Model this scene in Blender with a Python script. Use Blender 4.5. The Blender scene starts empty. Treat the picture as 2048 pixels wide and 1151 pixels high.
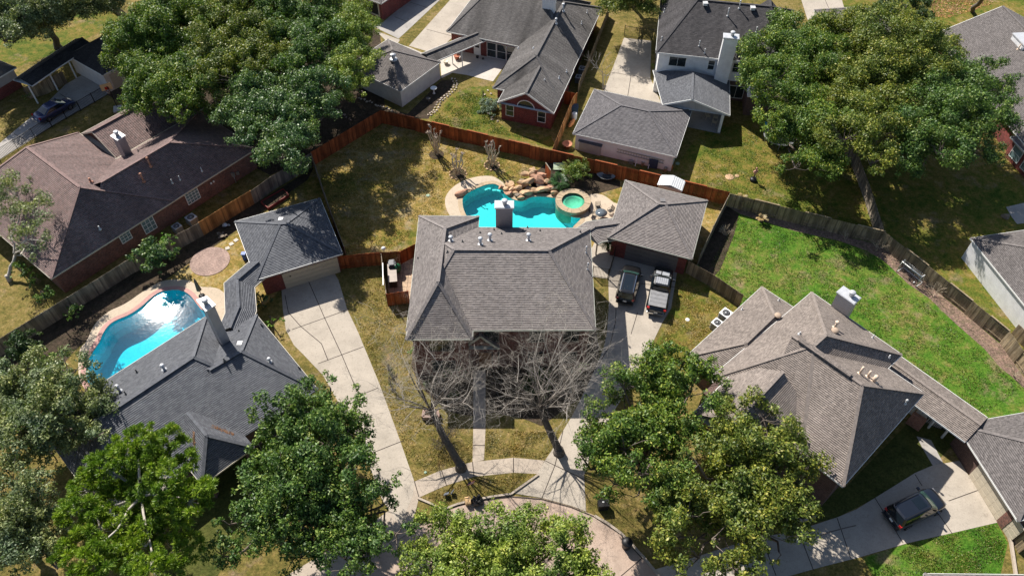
import bpy, bmesh, math, random
import numpy as np
from mathutils import Vector, Matrix
from mathutils.geometry import tessellate_polygon

SC = bpy.context.scene
COL = SC.collection
R = math.radians
rng = random.Random(7)

# ------------------------------------------------------------------ camera (a drone 57 m above the cul-de-sac)
CAM_H, FOC, PITCH, ROLL = 57.0, 1540.0, R(49.5), R(0.7)
cU = Vector((0, math.sin(PITCH), math.cos(PITCH)))
cF = Vector((0, math.cos(PITCH), -math.sin(PITCH)))
cR = Vector((1, 0, 0))
cc, cs = math.cos(ROLL), math.sin(ROLL)
right = cR * cc + cU * cs
up = -cR * cs + cU * cc
cam = bpy.data.cameras.new('Camera')
cam_o = bpy.data.objects.new('Camera', cam)
COL.objects.link(cam_o)
cam_o.matrix_world = Matrix(((right.x, up.x, -cF.x, 0), (right.y, up.y, -cF.y, 0), (right.z, up.z, -cF.z, CAM_H), (0, 0, 0, 1)))
cam.sensor_width = 36
cam.lens = 36 * FOC / 2048
cam.clip_start, cam.clip_end = 1, 1500
SC.camera = cam_o

# ------------------------------------------------------------------ sky, sun, exposure
SUNV = Vector((-0.599, 0.826, 1.0)).normalized()          # towards the sun
wd = bpy.data.worlds.new('World'); SC.world = wd; wd.use_nodes = True
wn = wd.node_tree
sky = wn.nodes.new('ShaderNodeTexSky'); sky.sky_type = 'NISHITA'; sky.sun_disc = False
sky.sun_elevation = math.asin(SUNV.z); sky.sun_rotation = math.atan2(SUNV.x, SUNV.y)
bg = wn.nodes['Background']; bg.inputs[1].default_value = 0.066
wn.links.new(sky.outputs[0], bg.inputs[0])
sun = bpy.data.lights.new('Sun', 'SUN'); sun.energy = 4.7; sun.angle = R(0.53); sun.color = (1.0, 0.945, 0.86)
sun_o = bpy.data.objects.new('Sun', sun); COL.objects.link(sun_o)
sun_o.rotation_euler = SUNV.to_track_quat('Z', 'Y').to_euler()
SC.view_settings.view_transform = 'Standard'; SC.view_settings.look = 'None'
SC.view_settings.exposure = 0.84; SC.view_settings.gamma = 1.0
SC.cycles.max_bounces = 6; SC.cycles.transparent_max_bounces = 8; SC.cycles.diffuse_bounces = 3
SC.cycles.caustics_reflective = False; SC.cycles.caustics_refractive = False

# ------------------------------------------------------------------ survey: a point of the photograph at a given height
def g(px, py, z=0.0):
    x, y = px - 1024.0, 575.5 - py
    x, y = cc * x - cs * y, cs * x + cc * y
    d = cR * x + cU * y + cF * FOC
    t = (z - CAM_H) / d.z
    return Vector((d.x * t, d.y * t, z))
def gp(pts, z=0.0): return [g(p[0], p[1], z) for p in pts]
def crop(ox, oy, s): return lambda *pts: [(ox + x * s, oy + y * s) for x, y in pts]
k4 = 0.1955
cA, cB, cC, cD, cE, cFz = crop(0,0,k4), crop(0,200,k4), crop(300,200,k4), crop(0,400,k4), crop(300,400,k4), crop(150,560,k4)
cG, cH, cI, cJ, cK, cL = crop(680,0,k4), crop(980,0,k4), crop(800,180,k4), crop(1080,170,k4), crop(850,320,k4), crop(1130,350,k4)
cM, cN, cO, cP, cQ, cRR, cS = crop(1300,0,k4), crop(1648,0,k4), crop(1648,200,k4), crop(1648,420,k4), crop(1380,560,k4), crop(1648,640,k4), crop(1648,860,k4)
cT, cUx = crop(660,440,k4), crop(1100,460,k4)
cV, cW = crop(760,640,0.3301), crop(780,880,0.3313)
cX, cY = crop(1180,880,0.3434), crop(400,930,0.2747)
cZ = crop(1348,750,0.3484)
def pxm(px, py, z): return (g(px + 1, py, z) - g(px, py, z)).length       # metres per pixel there

# ------------------------------------------------------------------ mesh builder
class MB:
    def __init__(s): s.v = []; s.f = []; s.uv = []; s.m = []; s.sm = []
    def add(s, vs, fs, uvs=None, mi=0, smooth=False):
        o = len(s.v); s.v += [tuple(v) for v in vs]
        for i, f in enumerate(fs):
            s.f.append([o + k for k in f]); s.m.append(mi); s.sm.append(smooth)
            s.uv.append(uvs[i] if uvs else None)
        return s
    def face(s, pts, uv=None, mi=0): return s.add(pts, [list(range(len(pts)))], [uv] if uv else None, mi)
    def box(s, c, d, rz=0.0, mi=0, rot=None):
        hx, hy, hz = d[0]/2, d[1]/2, d[2]/2
        M = rot if rot else Matrix.Rotation(rz, 3, 'Z'); c = Vector(c)
        vs = [c + M @ Vector((x*hx, y*hy, z*hz)) for z in (-1, 1) for x, y in ((-1,-1),(1,-1),(1,1),(-1,1))]
        fs = [[3,2,1,0],[4,5,6,7],[0,1,5,4],[1,2,6,5],[2,3,7,6],[3,0,4,7]]
        dims = [(d[0],d[1])]*2 + [(d[0],d[2]),(d[1],d[2])]*2
        return s.add(vs, fs, [[(0,0),(a,0),(a,b),(0,b)] for a, b in dims], mi)
    def beam(s, a, b, w, h, mi=0):
        a, b = Vector(a), Vector(b); x = (b - a); L = x.length; x.normalize()
        up = Vector((0,0,1)) if abs(x.z) < .95 else Vector((1,0,0))
        y = up.cross(x).normalized(); z = x.cross(y)
        return s.box((a + b) / 2, (L, w, h), mi=mi, rot=Matrix((x, y, z)).transposed())
    def tube(s, pts, rad, n=6, mi=0, cap=True, smooth=True):
        pts = [Vector(p) for p in pts]; rings = []; vs = []; fs = []
        if not hasattr(rad, '__len__'): rad = [rad] * len(pts)
        for i, p in enumerate(pts):
            d = (pts[min(i+1, len(pts)-1)] - pts[max(i-1, 0)]).normalized()
            a = d.orthogonal().normalized() if abs(d.z) < .999 else Vector((1,0,0))
            if i and abs(d.z) >= .999: a = Vector((1,0,0))
            ref = Vector((0,0,1)) if abs(d.z) < .9 else Vector((1,0,0))
            a = d.cross(ref).normalized(); b = d.cross(a)
            vs += [p + (a * math.cos(2*math.pi*k/n) + b * math.sin(2*math.pi*k/n)) * rad[i] for k in range(n)]
        for i in range(len(pts) - 1):
            for k in range(n):
                fs.append([i*n + k, i*n + (k+1) % n, (i+1)*n + (k+1) % n, (i+1)*n + k])
        if cap: fs += [list(range(n))[::-1], [(len(pts)-1)*n + k for k in range(n)]]
        return s.add(vs, fs, None, mi, smooth)
    def lathe(s, c, prof, n=16, mi=0, smooth=True):
        c = Vector(c); vs = []; fs = []
        for r, z in prof: vs += [c + Vector((r*math.cos(2*math.pi*k/n), r*math.sin(2*math.pi*k/n), z)) for k in range(n)]
        for i in range(len(prof)-1):
            for k in range(n): fs.append([i*n+k, i*n+(k+1)%n, (i+1)*n+(k+1)%n, (i+1)*n+k])
        fs += [list(range(n))[::-1], [(len(prof)-1)*n+k for k in range(n)]]
        return s.add(vs, fs, None, mi, smooth)
    def prism(s, poly, z0, z1, mi=0, bottom=True):
        n = len(poly); P = [Vector((p[0], p[1], 0)) for p in poly]
        ar = sum(P[i].x*P[(i+1)%n].y - P[(i+1)%n].x*P[i].y for i in range(n))
        if ar < 0: P = P[::-1]
        vs = [(p.x, p.y, z0) for p in P] + [(p.x, p.y, z1) for p in P]
        fs = []; uv = []; L = 0
        for i in range(n):
            j = (i+1) % n; l = (P[j]-P[i]).length
            fs.append([i, j, n+j, n+i]); uv.append([(L,z0),(L+l,z0),(L+l,z1),(L,z1)]); L += l
        fs.append([n+i for i in range(n)]); uv.append([(p.x,p.y) for p in P])
        if bottom: fs.append(list(range(n))[::-1]); uv.append([(p.x,p.y) for p in P[::-1]])
        return s.add(vs, fs, uv, mi)
    def rock(s, c, d, seed, rz=0.0, mi=0, n=2):
        r = random.Random(seed); bm = bmesh.new(); bmesh.ops.create_icosphere(bm, subdivisions=n, radius=1)
        cuts = [(Vector((r.gauss(0,1), r.gauss(0,1), r.gauss(.15,.8))).normalized(), r.uniform(.42,.74)) for _ in range(13)]
        for v in bm.verts:
            v.co *= r.uniform(.93, 1.05)
            for nn, k in cuts:
                q = v.co.dot(nn)
                if q > k: v.co -= nn * (q - k) * .97
        M = Matrix.Rotation(rz, 3, 'Z'); bm.verts.index_update()
        vs = [Vector(c) + M @ Vector((v.co.x*d[0]/2, v.co.y*d[1]/2, v.co.z*d[2]/2)) for v in bm.verts]
        s.add(vs, [[v.index for v in f.verts] for f in bm.faces], None, mi)
        bm.free(); return s
    def build(s, name, mats, parent=None, label=None):
        me = bpy.data.meshes.new(name); off = Vector((0,0,0))
        q = parent
        while q is not None: off += q.location; q = q.parent
        me.from_pydata([(v[0]-off.x, v[1]-off.y, v[2]-off.z) for v in s.v], [], s.f)
        ul = me.uv_layers.new(name='UVMap'); k = 0
        for i, p in enumerate(me.polygons):
            u = s.uv[i]
            for j in range(p.loop_total):
                if u: ul.data[p.loop_start + j].uv = u[j]
                else:
                    v = s.v[s.f[i][j]]; ul.data[p.loop_start + j].uv = (v[0], v[1])
            p.material_index = s.m[i]; p.use_smooth = s.sm[i]
        if not isinstance(mats, (list, tuple)): mats = [mats]
        for m in mats: me.materials.append(m)
        o = bpy.data.objects.new(name, me); COL.objects.link(o)
        if parent is not None: o.parent = parent
        if label: o['label'] = label
        return o

def tag(o, label=None, cat=None, group=None, kind=None):
    if label: o['label'] = label
    if cat: o['category'] = cat
    if group: o['group'] = group
    if kind: o['kind'] = kind
    return o
def thing(name, label, cat, loc, rz=0.0, group=None):
    o = bpy.data.objects.new(name, None); COL.objects.link(o); o.empty_display_size = .3
    o.location = loc; o.rotation_euler = (0, 0, rz)
    return tag(o, label, cat, group)
def copy_tree(o, parent=None):
    c = o.copy(); COL.objects.link(c)
    if parent is not None: c.parent = parent
    for ch in [x for x in COL.objects if x.parent == o and x != c]: copy_tree(ch, c)
    return c

# ------------------------------------------------------------------ materials
def newmat(name):
    m = bpy.data.materials.new(name); m.use_nodes = True
    nt = m.node_tree; b = nt.nodes['Principled BSDF']
    return m, nt, b
def nd(nt, typ, **kw):
    n = nt.nodes.new('ShaderNode' + typ)
    for k, v in kw.items():
        if k.startswith('i_'):
            key = k[2:]; key = int(key) if key.isdigit() else key.replace('_', ' ')
            n.inputs[key].default_value = v
        else: setattr(n, k, v)
    return n
def ramp(nt, fac, stops):
    r = nd(nt, 'ValToRGB'); e = r.color_ramp.elements
    while len(e) < len(stops): e.new(.5)
    for i, (p, c) in enumerate(stops): e[i].position = p; e[i].color = (*c, 1) if len(c) == 3 else c
    nt.links.new(fac, r.inputs[0]); return r.outputs[0]
def mixc(nt, fac, a, b, mode='MIX'):
    n = nd(nt, 'Mix', data_type='RGBA', blend_type=mode)
    for s, x in ((0, fac), (6, a), (7, b)):
        if isinstance(x, bpy.types.NodeSocket): nt.links.new(x, n.inputs[s])
        else: n.inputs[s].default_value = x if s == 0 else ((*x, 1) if len(x) == 3 else x)
    return n.outputs[2]
def posn(nt): return nd(nt, 'NewGeometry').outputs['Position']
def noise(nt, vec, scale, detail=3, rough=.55):
    n = nd(nt, 'TexNoise', i_Scale=scale, i_Detail=detail, i_Roughness=rough)
    if vec is not None: nt.links.new(vec, n.inputs['Vector'])
    return n.outputs['Fac']
def mapv(nt, vec, scale=(1,1,1), rot=(0,0,0)):
    n = nd(nt, 'Mapping'); n.inputs['Scale'].default_value = scale; n.inputs['Rotation'].default_value = rot
    nt.links.new(vec, n.inputs['Vector']); return n.outputs[0]
def bump(nt, b, h, dist=.02, strength=1.0):
    n = nd(nt, 'Bump', i_Distance=dist, i_Strength=strength); nt.links.new(h, n.inputs['Height']); nt.links.new(n.outputs[0], b.inputs['Normal'])
def plain(name, col, rough=.6, metal=0.0, var=.12, scale=3.0, spec=.4, coat=0.0):
    m, nt, b = newmat(name)
    n = noise(nt, nd(nt, 'TexCoord').outputs['Object'], scale, 4)
    c = ramp(nt, n, [(.3, tuple(x*(1-var) for x in col)), (.7, tuple(min(1, x*(1+var)) for x in col))])
    nt.links.new(c, b.inputs['Base Color']); b.inputs['Roughness'].default_value = rough; b.inputs['Metallic'].default_value = metal
    b.inputs['Specular IOR Level'].default_value = spec; b.inputs['Coat Weight'].default_value = coat
    return m
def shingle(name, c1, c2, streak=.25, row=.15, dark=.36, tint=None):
    m, nt, b = newmat(name)
    uv = nd(nt, 'TexCoord').outputs['UV']
    br = nd(nt, 'TexBrick', offset=.37, i_Scale=1.0, i_Mortar_Size=0.0, i_Brick_Width=.31, i_Row_Height=row, i_Bias=-.05)
    br.inputs['Color1'].default_value = (*c1, 1); br.inputs['Color2'].default_value = (*c2, 1)
    nt.links.new(uv, br.inputs['Vector'])
    sep = nd(nt, 'SeparateXYZ'); nt.links.new(uv, sep.inputs[0])
    wob = noise(nt, mapv(nt, uv, (3.4, .6, 1)), 1.0, 2, .5)
    sc = nd(nt, 'Math', operation='MULTIPLY_ADD', i_1=1/row); nt.links.new(sep.outputs[1], sc.inputs[0])
    w2 = nd(nt, 'Math', operation='MULTIPLY', i_1=.22); nt.links.new(wob, w2.inputs[0]); nt.links.new(w2.outputs[0], sc.inputs[2])
    fr = nd(nt, 'Math', operation='FRACT'); nt.links.new(sc.outputs[0], fr.inputs[0])
    tab = noise(nt, mapv(nt, uv, (3.2, 1/row, 1)), 1.0, 1, .5)           # some tabs get a stronger painted butt shadow than others
    gap = ramp(nt, fr.outputs[0], [(0, (dark,)*3), (.16, (dark*1.15,)*3), (.34, (1.0,)*3), (1, (1.05,)*3)])  # shadow under each shingle butt, painted into the colour
    butt_shade = mixc(nt, ramp(nt, tab, [(.35, (.35,)*3), (.6, (1,)*3)]), (1,1,1), gap)
    c = mixc(nt, 1.0, br.outputs['Color'], butt_shade, 'MULTIPLY')
    st = noise(nt, mapv(nt, uv, (.55, .09, 1)), 1.0, 4, .6)          # weather streaks running down the slope
    c = mixc(nt, 1.0, c, ramp(nt, st, [(.3, (1-streak,)*3), (.72, (1+streak*.35,)*3)]), 'MULTIPLY')
    gr = noise(nt, uv, 9.0, 3, .7)
    c = mixc(nt, .8, c, ramp(nt, gr, [(.25, (.74,)*3), (.75, (1.2,)*3)]), 'MULTIPLY')
    if tint: c = mixc(nt, 1.0, c, ramp(nt, noise(nt, uv, 2.6, 2), [(.35, tint), (.65, (1,1,1))]), 'MULTIPLY')
    nt.links.new(c, b.inputs['Base Color']); b.inputs['Roughness'].default_value = .92; b.inputs['Specular IOR Level'].default_value = .2
    hg = ramp(nt, fr.outputs[0], [(0, (0,)*3), (.34, (1,)*3), (1, (0,)*3)])        # butt edge, then the tab falls back under the next course
    ad = nd(nt, 'Math', operation='MULTIPLY_ADD', i_1=.35); nt.links.new(gr, ad.inputs[0]); nt.links.new(hg, ad.inputs[2])
    tm = nd(nt, 'Math', operation='MULTIPLY'); nt.links.new(ad.outputs[0], tm.inputs[0]); nt.links.new(ramp(nt, tab, [(.3, (.45,)*3), (.65, (1,)*3)]), tm.inputs[1])
    bump(nt, b, tm.outputs[0], .085)
    cm, cn, cb = newmat(name + '_cap'); av = tuple((x+y)*.5*.88 for x, y in zip(c1, c2)); q = noise(cn, posn(cn), 5.0, 3, .6)
    cn.links.new(ramp(cn, q, [(.3, tuple(x*.72 for x in av)), (.7, tuple(x*1.2 for x in av))]), cb.inputs['Base Color']); cb.inputs['Roughness'].default_value = .92; cb.inputs['Specular IOR Level'].default_value = .2
    CAPS[m.name] = cm
    return m
CAPS = {}
def brick(name, c1, c2, mort=(.42,.38,.34)):
    m, nt, b = newmat(name); uv = nd(nt, 'TexCoord').outputs['UV']
    br = nd(nt, 'TexBrick', i_Scale=1.0, i_Mortar_Size=.007, i_Brick_Width=.21, i_Row_Height=.075, i_Mortar_Smooth=.3)
    br.inputs['Color1'].default_value = (*c1, 1); br.inputs['Color2'].default_value = (*c2, 1); br.inputs['Mortar'].default_value = (*mort, 1)
    nt.links.new(uv, br.inputs['Vector'])
    c = mixc(nt, 1.0, br.outputs['Color'], ramp(nt, noise(nt, uv, .9, 3), [(.3, (.75,)*3), (.7, (1.15,)*3)]), 'MULTIPLY')
    c = mixc(nt, .9, c, ramp(nt, noise(nt, mapv(nt, uv, (4.8, 13, 1)), 1.0, 1), [(.3, (.6,)*3), (.7, (1.35,)*3)]), 'MULTIPLY')
    nt.links.new(c, b.inputs['Base Color']); b.inputs['Roughness'].default_value = .85
    bump(nt, b, br.outputs['Fac'], -.01); return m
def siding(name, col, row=.18):
    m, nt, b = newmat(name); uv = nd(nt, 'TexCoord').outputs['UV']
    w = nd(nt, 'TexWave', wave_type='BANDS', bands_direction='Y', wave_profile='SAW', i_Scale=.314 / row)
    nt.links.new(uv, w.inputs['Vector'])
    c = mixc(nt, 1.0, col, ramp(nt, noise(nt, uv, 1.4, 4), [(.3, (.86,)*3), (.7, (1.05,)*3)]), 'MULTIPLY')
    c = mixc(nt, 1.0, c, ramp(nt, w.outputs['Fac'], [(0, (.78,)*3), (.12, (1,)*3), (1, (1,)*3)]), 'MULTIPLY')
    nt.links.new(c, b.inputs['Base Color']); b.inputs['Roughness'].default_value = .6
    bump(nt, b, w.outputs['Fac'], .02); return m
def grassmat(name, stops, s1=.16, s2=1.1, fine=(.62, 1.35), dirt=None, dirt_at=.66):
    m, nt, b = newmat(name); p = posn(nt)
    n1 = noise(nt, p, s1, 4, .6); n2 = noise(nt, p, s2, 4, .65)
    mx = nd(nt, 'Math', operation='MULTIPLY_ADD', i_1=.5); nt.links.new(n2, mx.inputs[0])
    h = nd(nt, 'Math', operation='MULTIPLY', i_1=.5); nt.links.new(n1, h.inputs[0]); nt.links.new(h.outputs[0], mx.inputs[2])
    c = ramp(nt, mx.outputs[0], stops)
    if dirt: c = mixc(nt, ramp(nt, noise(nt, p, .33, 5, .7), [(dirt_at-.06, (0,0,0)), (dirt_at+.06, (.8,)*3)]), c, dirt)
    f = noise(nt, p, 5.5, 4, .8)
    c = mixc(nt, 1.0, c, ramp(nt, f, [(.3, (fine[0]*.85,)*3), (.7, (fine[1]*1.08,)*3)]), 'MULTIPLY')
    c = mixc(nt, 1.0, c, ramp(nt, noise(nt, p, 2.2, 3, .7), [(.32, (.74,.84,.7)), (.68, (1.2,1.12,1.15))]), 'MULTIPLY')
    nt.links.new(c, b.inputs['Base Color']); b.inputs['Roughness'].default_value = .95; b.inputs['Specular IOR Level'].default_value = .1
    bump(nt, b, f, .07); return m
def concrete(name, col, stain=.22, scale=.5, warm=None):
    m, nt, b = newmat(name); p = posn(nt)
    c = ramp(nt, noise(nt, p, scale, 5, .65), [(.28, tuple(x*(1-stain) for x in col)), (.55, col), (.8, tuple(min(1,x*(1+stain*.45)) for x in col))])
    if warm: c = mixc(nt, ramp(nt, noise(nt, p, .23, 3), [(.42, (0,0,0)), (.66, (.75,)*3)]), c, warm)
    f = noise(nt, p, 16, 3, .7)
    c = mixc(nt, 1.0, c, ramp(nt, f, [(.25, (.84,)*3), (.75, (1.09,)*3)]), 'MULTIPLY')
    c = mixc(nt, 1.0, c, ramp(nt, noise(nt, p, 1.3, 5, .75), [(.3, (.74,.73,.72)), (.42, (1,)*3), (.7, (1.03,)*3)]), 'MULTIPLY')
    c = mixc(nt, 1.0, c, ramp(nt, noise(nt, mapv(nt, p, (1, 1, 1)), 4.5, 4, .8), [(.36, (.85,)*3), (.46, (1,)*3)]), 'MULTIPLY')
    nt.links.new(c, b.inputs['Base Color']); b.inputs['Roughness'].default_value = .88; b.inputs['Specular IOR Level'].default_value = .25
    bump(nt, b, f, .006); return m
def woodmat(name, stops, seedscale=1.0, rough=.8):
    m, nt, b = newmat(name); geo = nd(nt, 'NewGeometry'); rnd = geo.outputs['Random Per Island']
    p = mapv(nt, geo.outputs['Position'], (7, 7, .8))
    n = noise(nt, p, 1.0, 4, .65)
    c = ramp(nt, n, stops)
    c = mixc(nt, 1.0, c, ramp(nt, rnd, [(0, (.5,.5,.52)), (.5, (1,)*3), (1, (1.4,1.38,1.35))]), 'MULTIPLY')
    c = mixc(nt, 1.0, c, ramp(nt, noise(nt, geo.outputs['Position'], .8, 3), [(.3, (.72,)*3), (.7, (1.15,)*3)]), 'MULTIPLY')
    nt.links.new(c, b.inputs['Base Color']); b.inputs['Roughness'].default_value = rough; b.inputs['Specular IOR Level'].default_value = .25
    return m
def leafmat(name, stops, trans=.22, rough=.5, spec=.35, big=None):
    m, nt, b = newmat(name); geo = nd(nt, 'NewGeometry')
    c = ramp(nt, geo.outputs['Random Per Island'], stops)
    c = mixc(nt, 1.0, c, ramp(nt, noise(nt, geo.outputs['Position'], .55, 2), [(.35, big or (.74,.84,.88)), (.65, (1.28,1.16,.82))]), 'MULTIPLY')
    nt.links.new(c, b.inputs['Base Color']); b.inputs['Roughness'].default_value = rough; b.inputs['Specular IOR Level'].default_value = spec
    t = nd(nt, 'BsdfTranslucent'); nt.links.new(mixc(nt, 1.0, c, (1.1, 1.25, .5), 'MULTIPLY'), t.inputs[0])
    mx = nd(nt, 'MixShader', i_0=trans); nt.links.new(b.outputs[0], mx.inputs[1]); nt.links.new(t.outputs[0], mx.inputs[2])
    nt.links.new(mx.outputs[0], nt.nodes['Material Output'].inputs[0]); return m
def watermat(name, tint, wave=.05, wscale=3.0, rough=.03):
    m, nt, b = newmat(name); nt.nodes.remove(b); p = posn(nt)
    t = nd(nt, 'BsdfTransparent', i_Color=(*tint, 1)); gl = nd(nt, 'BsdfGlossy', i_Roughness=rough)
    h = noise(nt, p, wscale, 3, .6); h2 = noise(nt, p, wscale*.35, 2)
    ad = nd(nt, 'Math', operation='ADD'); nt.links.new(h, ad.inputs[0]); nt.links.new(h2, ad.inputs[1])
    bp = nd(nt, 'Bump', i_Distance=wave, i_Strength=1.0); nt.links.new(ad.outputs[0], bp.inputs['Height']); nt.links.new(bp.outputs[0], gl.inputs['Normal'])
    fr = nd(nt, 'Fresnel', i_IOR=1.33); mx = nd(nt, 'MixShader')
    nt.links.new(fr.outputs[0], mx.inputs[0]); nt.links.new(t.outputs[0], mx.inputs[1]); nt.links.new(gl.outputs[0], mx.inputs[2])
    nt.links.new(mx.outputs[0], nt.nodes['Material Output'].inputs[0]); return m
def glassmat(name, col=(.02,.03,.035), rough=.06, var=.5):
    return plain(name, col, rough, var=var, scale=.7, spec=.8)
# ------------------------------------------------------------------ the materials of the place
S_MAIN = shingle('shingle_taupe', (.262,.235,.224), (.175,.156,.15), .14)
S_SLATE = shingle('shingle_slate', (.15,.156,.172), (.1,.105,.12), .1)
S_BROWN = shingle('shingle_redbrown', (.29,.2,.185), (.205,.143,.132), .3, tint=(.82,.9,.92))
S_DARKST = shingle('shingle_streaked', (.165,.155,.15), (.12,.112,.11), .5)
S_BLACK = shingle('shingle_black', (.09,.085,.088), (.06,.057,.06), .4)
S_BLUEGREY = shingle('shingle_bluegrey', (.16,.165,.18), (.12,.124,.137), .1)
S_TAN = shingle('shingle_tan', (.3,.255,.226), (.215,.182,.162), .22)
S_GREYTAN = shingle('shingle_greytan', (.205,.185,.178), (.15,.135,.13), .18)
S_GREYF2 = shingle('shingle_grey', (.185,.175,.18), (.125,.118,.124), .14)
B_MAROON = brick('brick_maroon', (.14,.042,.036), (.09,.035,.032), (.13,.07,.065))
B_RED = brick('brick_red', (.235,.05,.04), (.155,.038,.035), (.2,.1,.09))
B_BROWN = brick('brick_brown', (.25,.1,.075), (.11,.06,.05), (.22,.16,.13))
B_DARK = brick('brick_dark', (.14,.075,.062), (.09,.05,.042), (.18,.14,.12))
B_PINK = brick('brick_paver', (.37,.235,.19), (.29,.18,.15), (.42,.36,.31))
W_WHITE = siding('siding_white', (.84,.84,.85)); W_LIGHT = siding('siding_pale', (.72,.69,.65)); W_CREAM = siding('siding_cream', (.62,.54,.41))
W_GREY = siding('siding_grey', (.42,.41,.41)); W_TAUPE = siding('siding_taupe', (.3,.28,.29))
TRIM = plain('trim_white', (.74,.74,.71), .5, var=.06); TRIM_T = plain('trim_tan', (.5,.45,.36), .55, var=.08); TRIM_D = plain('trim_dark', (.1,.09,.085), .6)
TRIM_G = plain('gutter_pale', (.42,.44,.38), .5, var=.12)
FLAT_CAP = plain('chimney_cap_metal', (.5,.51,.53), .45, .2, var=.12); PIPE = plain('vent_pipe_grey', (.5,.5,.5), .5, var=.2); PIPE_D = plain('vent_pipe_dark', (.1,.1,.1), .6)
PIPE_R = plain('vent_pipe_rust', (.42,.2,.13), .7, var=.3); PIPE_T = plain('vent_pipe_tan', (.6,.47,.36), .7, var=.2); LEAD = plain('vent_boot', (.16,.15,.15), .7)
GLASS = glassmat('window_glass', (.02,.028,.03)); GLASS_G = glassmat('glass_block', (.16,.24,.25), .15, .4); SCREEN = plain('window_screen', (.012,.013,.013), .7)
DOOR_T = plain('garage_door_tan', (.5,.44,.34), .55, var=.06); DOOR_D = plain('garage_door_taupe', (.16,.145,.14), .55, var=.1); WHITEP = plain('white_paint', (.78,.78,.76), .45, var=.05)
BLACKM = plain('black_metal', (.018,.018,.02), .45, .3); GREYM = plain('grey_metal', (.35,.36,.37), .4, .6); GALV = plain('galvanised', (.5,.52,.54), .4, .5)
CONC = concrete('concrete_drive', (.41,.36,.3), .2, .45); CONC_G = concrete('concrete_grey', (.36,.335,.31), .2); CONC_W = concrete('concrete_pale', (.52,.475,.42), .16)
STREETM = concrete('concrete_street', (.43,.335,.27), .26, .8, (.38,.27,.21)); WALKM = concrete('concrete_walk', (.41,.345,.28), .18, .7)
DECKM = concrete('pool_deck', (.5,.41,.31), .12, .6); JOINT = plain('joint_dark', (.045,.035,.03), .95)
F_RED = woodmat('fence_redwood', [(.25,(.16,.04,.014)), (.55,(.3,.08,.026)), (.8,(.4,.13,.05))])
F_ORANGE = woodmat('fence_honey', [(.25,(.27,.12,.04)), (.55,(.42,.2,.07)), (.8,(.52,.28,.11))])
F_GREY = woodmat('fence_weathered', [(.25,(.14,.118,.095)), (.55,(.25,.21,.16)), (.8,(.34,.285,.215))])
F_DARK = woodmat('fence_dark_weathered', [(.25,(.12,.09,.06)), (.5,(.26,.2,.125)), (.8,(.38,.32,.235))])
BARK = plain('bark', (.15,.12,.1), .9, var=.35, scale=5); BARK_P = plain('bark_pale', (.4,.36,.31), .85, var=.25, scale=4); BARK_D = plain('bark_dark', (.1,.085,.072), .9, var=.3, scale=5)
TWIG = plain('twig_pale', (.41,.365,.315), .85, var=.25, scale=.6)
LIMB = plain('myrtle_limb', (.46,.38,.28), .8, var=.25, scale=3); KNOB = plain('myrtle_knuckle', (.36,.28,.22), .9, var=.3, scale=6)
L_OAK = leafmat('leaf_oak', [(0,(0.0308,0.0665,0.011)), (.45,(0.0868,0.16,0.0242)), (.8,(0.161,0.246,0.0396)), (1,(0.322,0.346,0.077))])
L_OAKD = leafmat('leaf_oak_dark', [(0,(0.0252,0.0599,0.0132)), (.5,(0.07,0.14,0.0286)), (.85,(0.14,0.233,0.0495)), (1,(0.294,0.359,0.121))])
L_OLIVE = leafmat('leaf_olive', [(0,(0.042,0.0665,0.011)), (.4,(0.112,0.16,0.0264)), (.8,(0.203,0.239,0.0418)), (1,(0.364,0.346,0.088))])
L_GREY = leafmat('leaf_greygreen', [(0,(.065,.09,.038)), (.5,(.16,.205,.092)), (.85,(.26,.31,.15)), (1,(.44,.46,.29))])
L_PINE = leafmat('leaf_pine', [(0,(.06,.12,.01)), (.5,(.15,.25,.024)), (.9,(.24,.35,.04)), (1,(.34,.39,.07))], big=(.72,.8,.8))
L_LIGHT = leafmat('leaf_light', [(0,(0.084,0.133,0.0198)), (.5,(0.189,0.266,0.0462)), (.85,(0.28,0.346,0.0682)), (1,(0.448,0.465,0.154))])
L_BLUE = leafmat('leaf_bluegreen', [(0,(0.0252,0.0599,0.0198)), (.5,(0.077,0.146,0.0462)), (.85,(0.154,0.246,0.088)), (1,(0.322,0.399,0.187))], rough=.42)
L_BRIGHT = leafmat('leaf_bright', [(0,(0.075,0.18,0.018)), (.5,(0.135,0.285,0.033)), (1,(0.225,0.39,0.0525))])
L_DARK = leafmat('leaf_dark', [(0,(0.021,0.045,0.015)), (.5,(0.045,0.087,0.027)), (1,(0.09,0.135,0.045))])
L_DRY = leafmat('leaf_dry', [(0,(.2,.14,.07)), (.5,(.33,.24,.13)), (1,(.45,.36,.2))]); L_SILVER = leafmat('leaf_silver', [(0,(.12,.17,.14)), (.6,(.2,.27,.22)), (1,(.3,.36,.3))])
L_FROND = leafmat('leaf_frond', [(0,(.015,.045,.01)), (.5,(.03,.085,.018)), (1,(.055,.13,.03))], rough=.35)
SOIL = grassmat('soil', [(.3,(.035,.027,.02)), (.6,(.075,.055,.04)), (.75,(.12,.085,.06))], .5, 2.0)
MULCH = grassmat('mulch', [(.3,(.1,.07,.055)), (.5,(.18,.125,.1)), (.7,(.29,.19,.14))], .8, 4.0, (.4,1.7))
G_BASE = grassmat('grass_winter', [(.34,(.08,.075,.022)), (.46,(.14,.115,.034)), (.54,(.19,.145,.05)), (.66,(.25,.185,.09))], .2, 1.6, (.55,1.45), (.2,.145,.095), .64)
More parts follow.
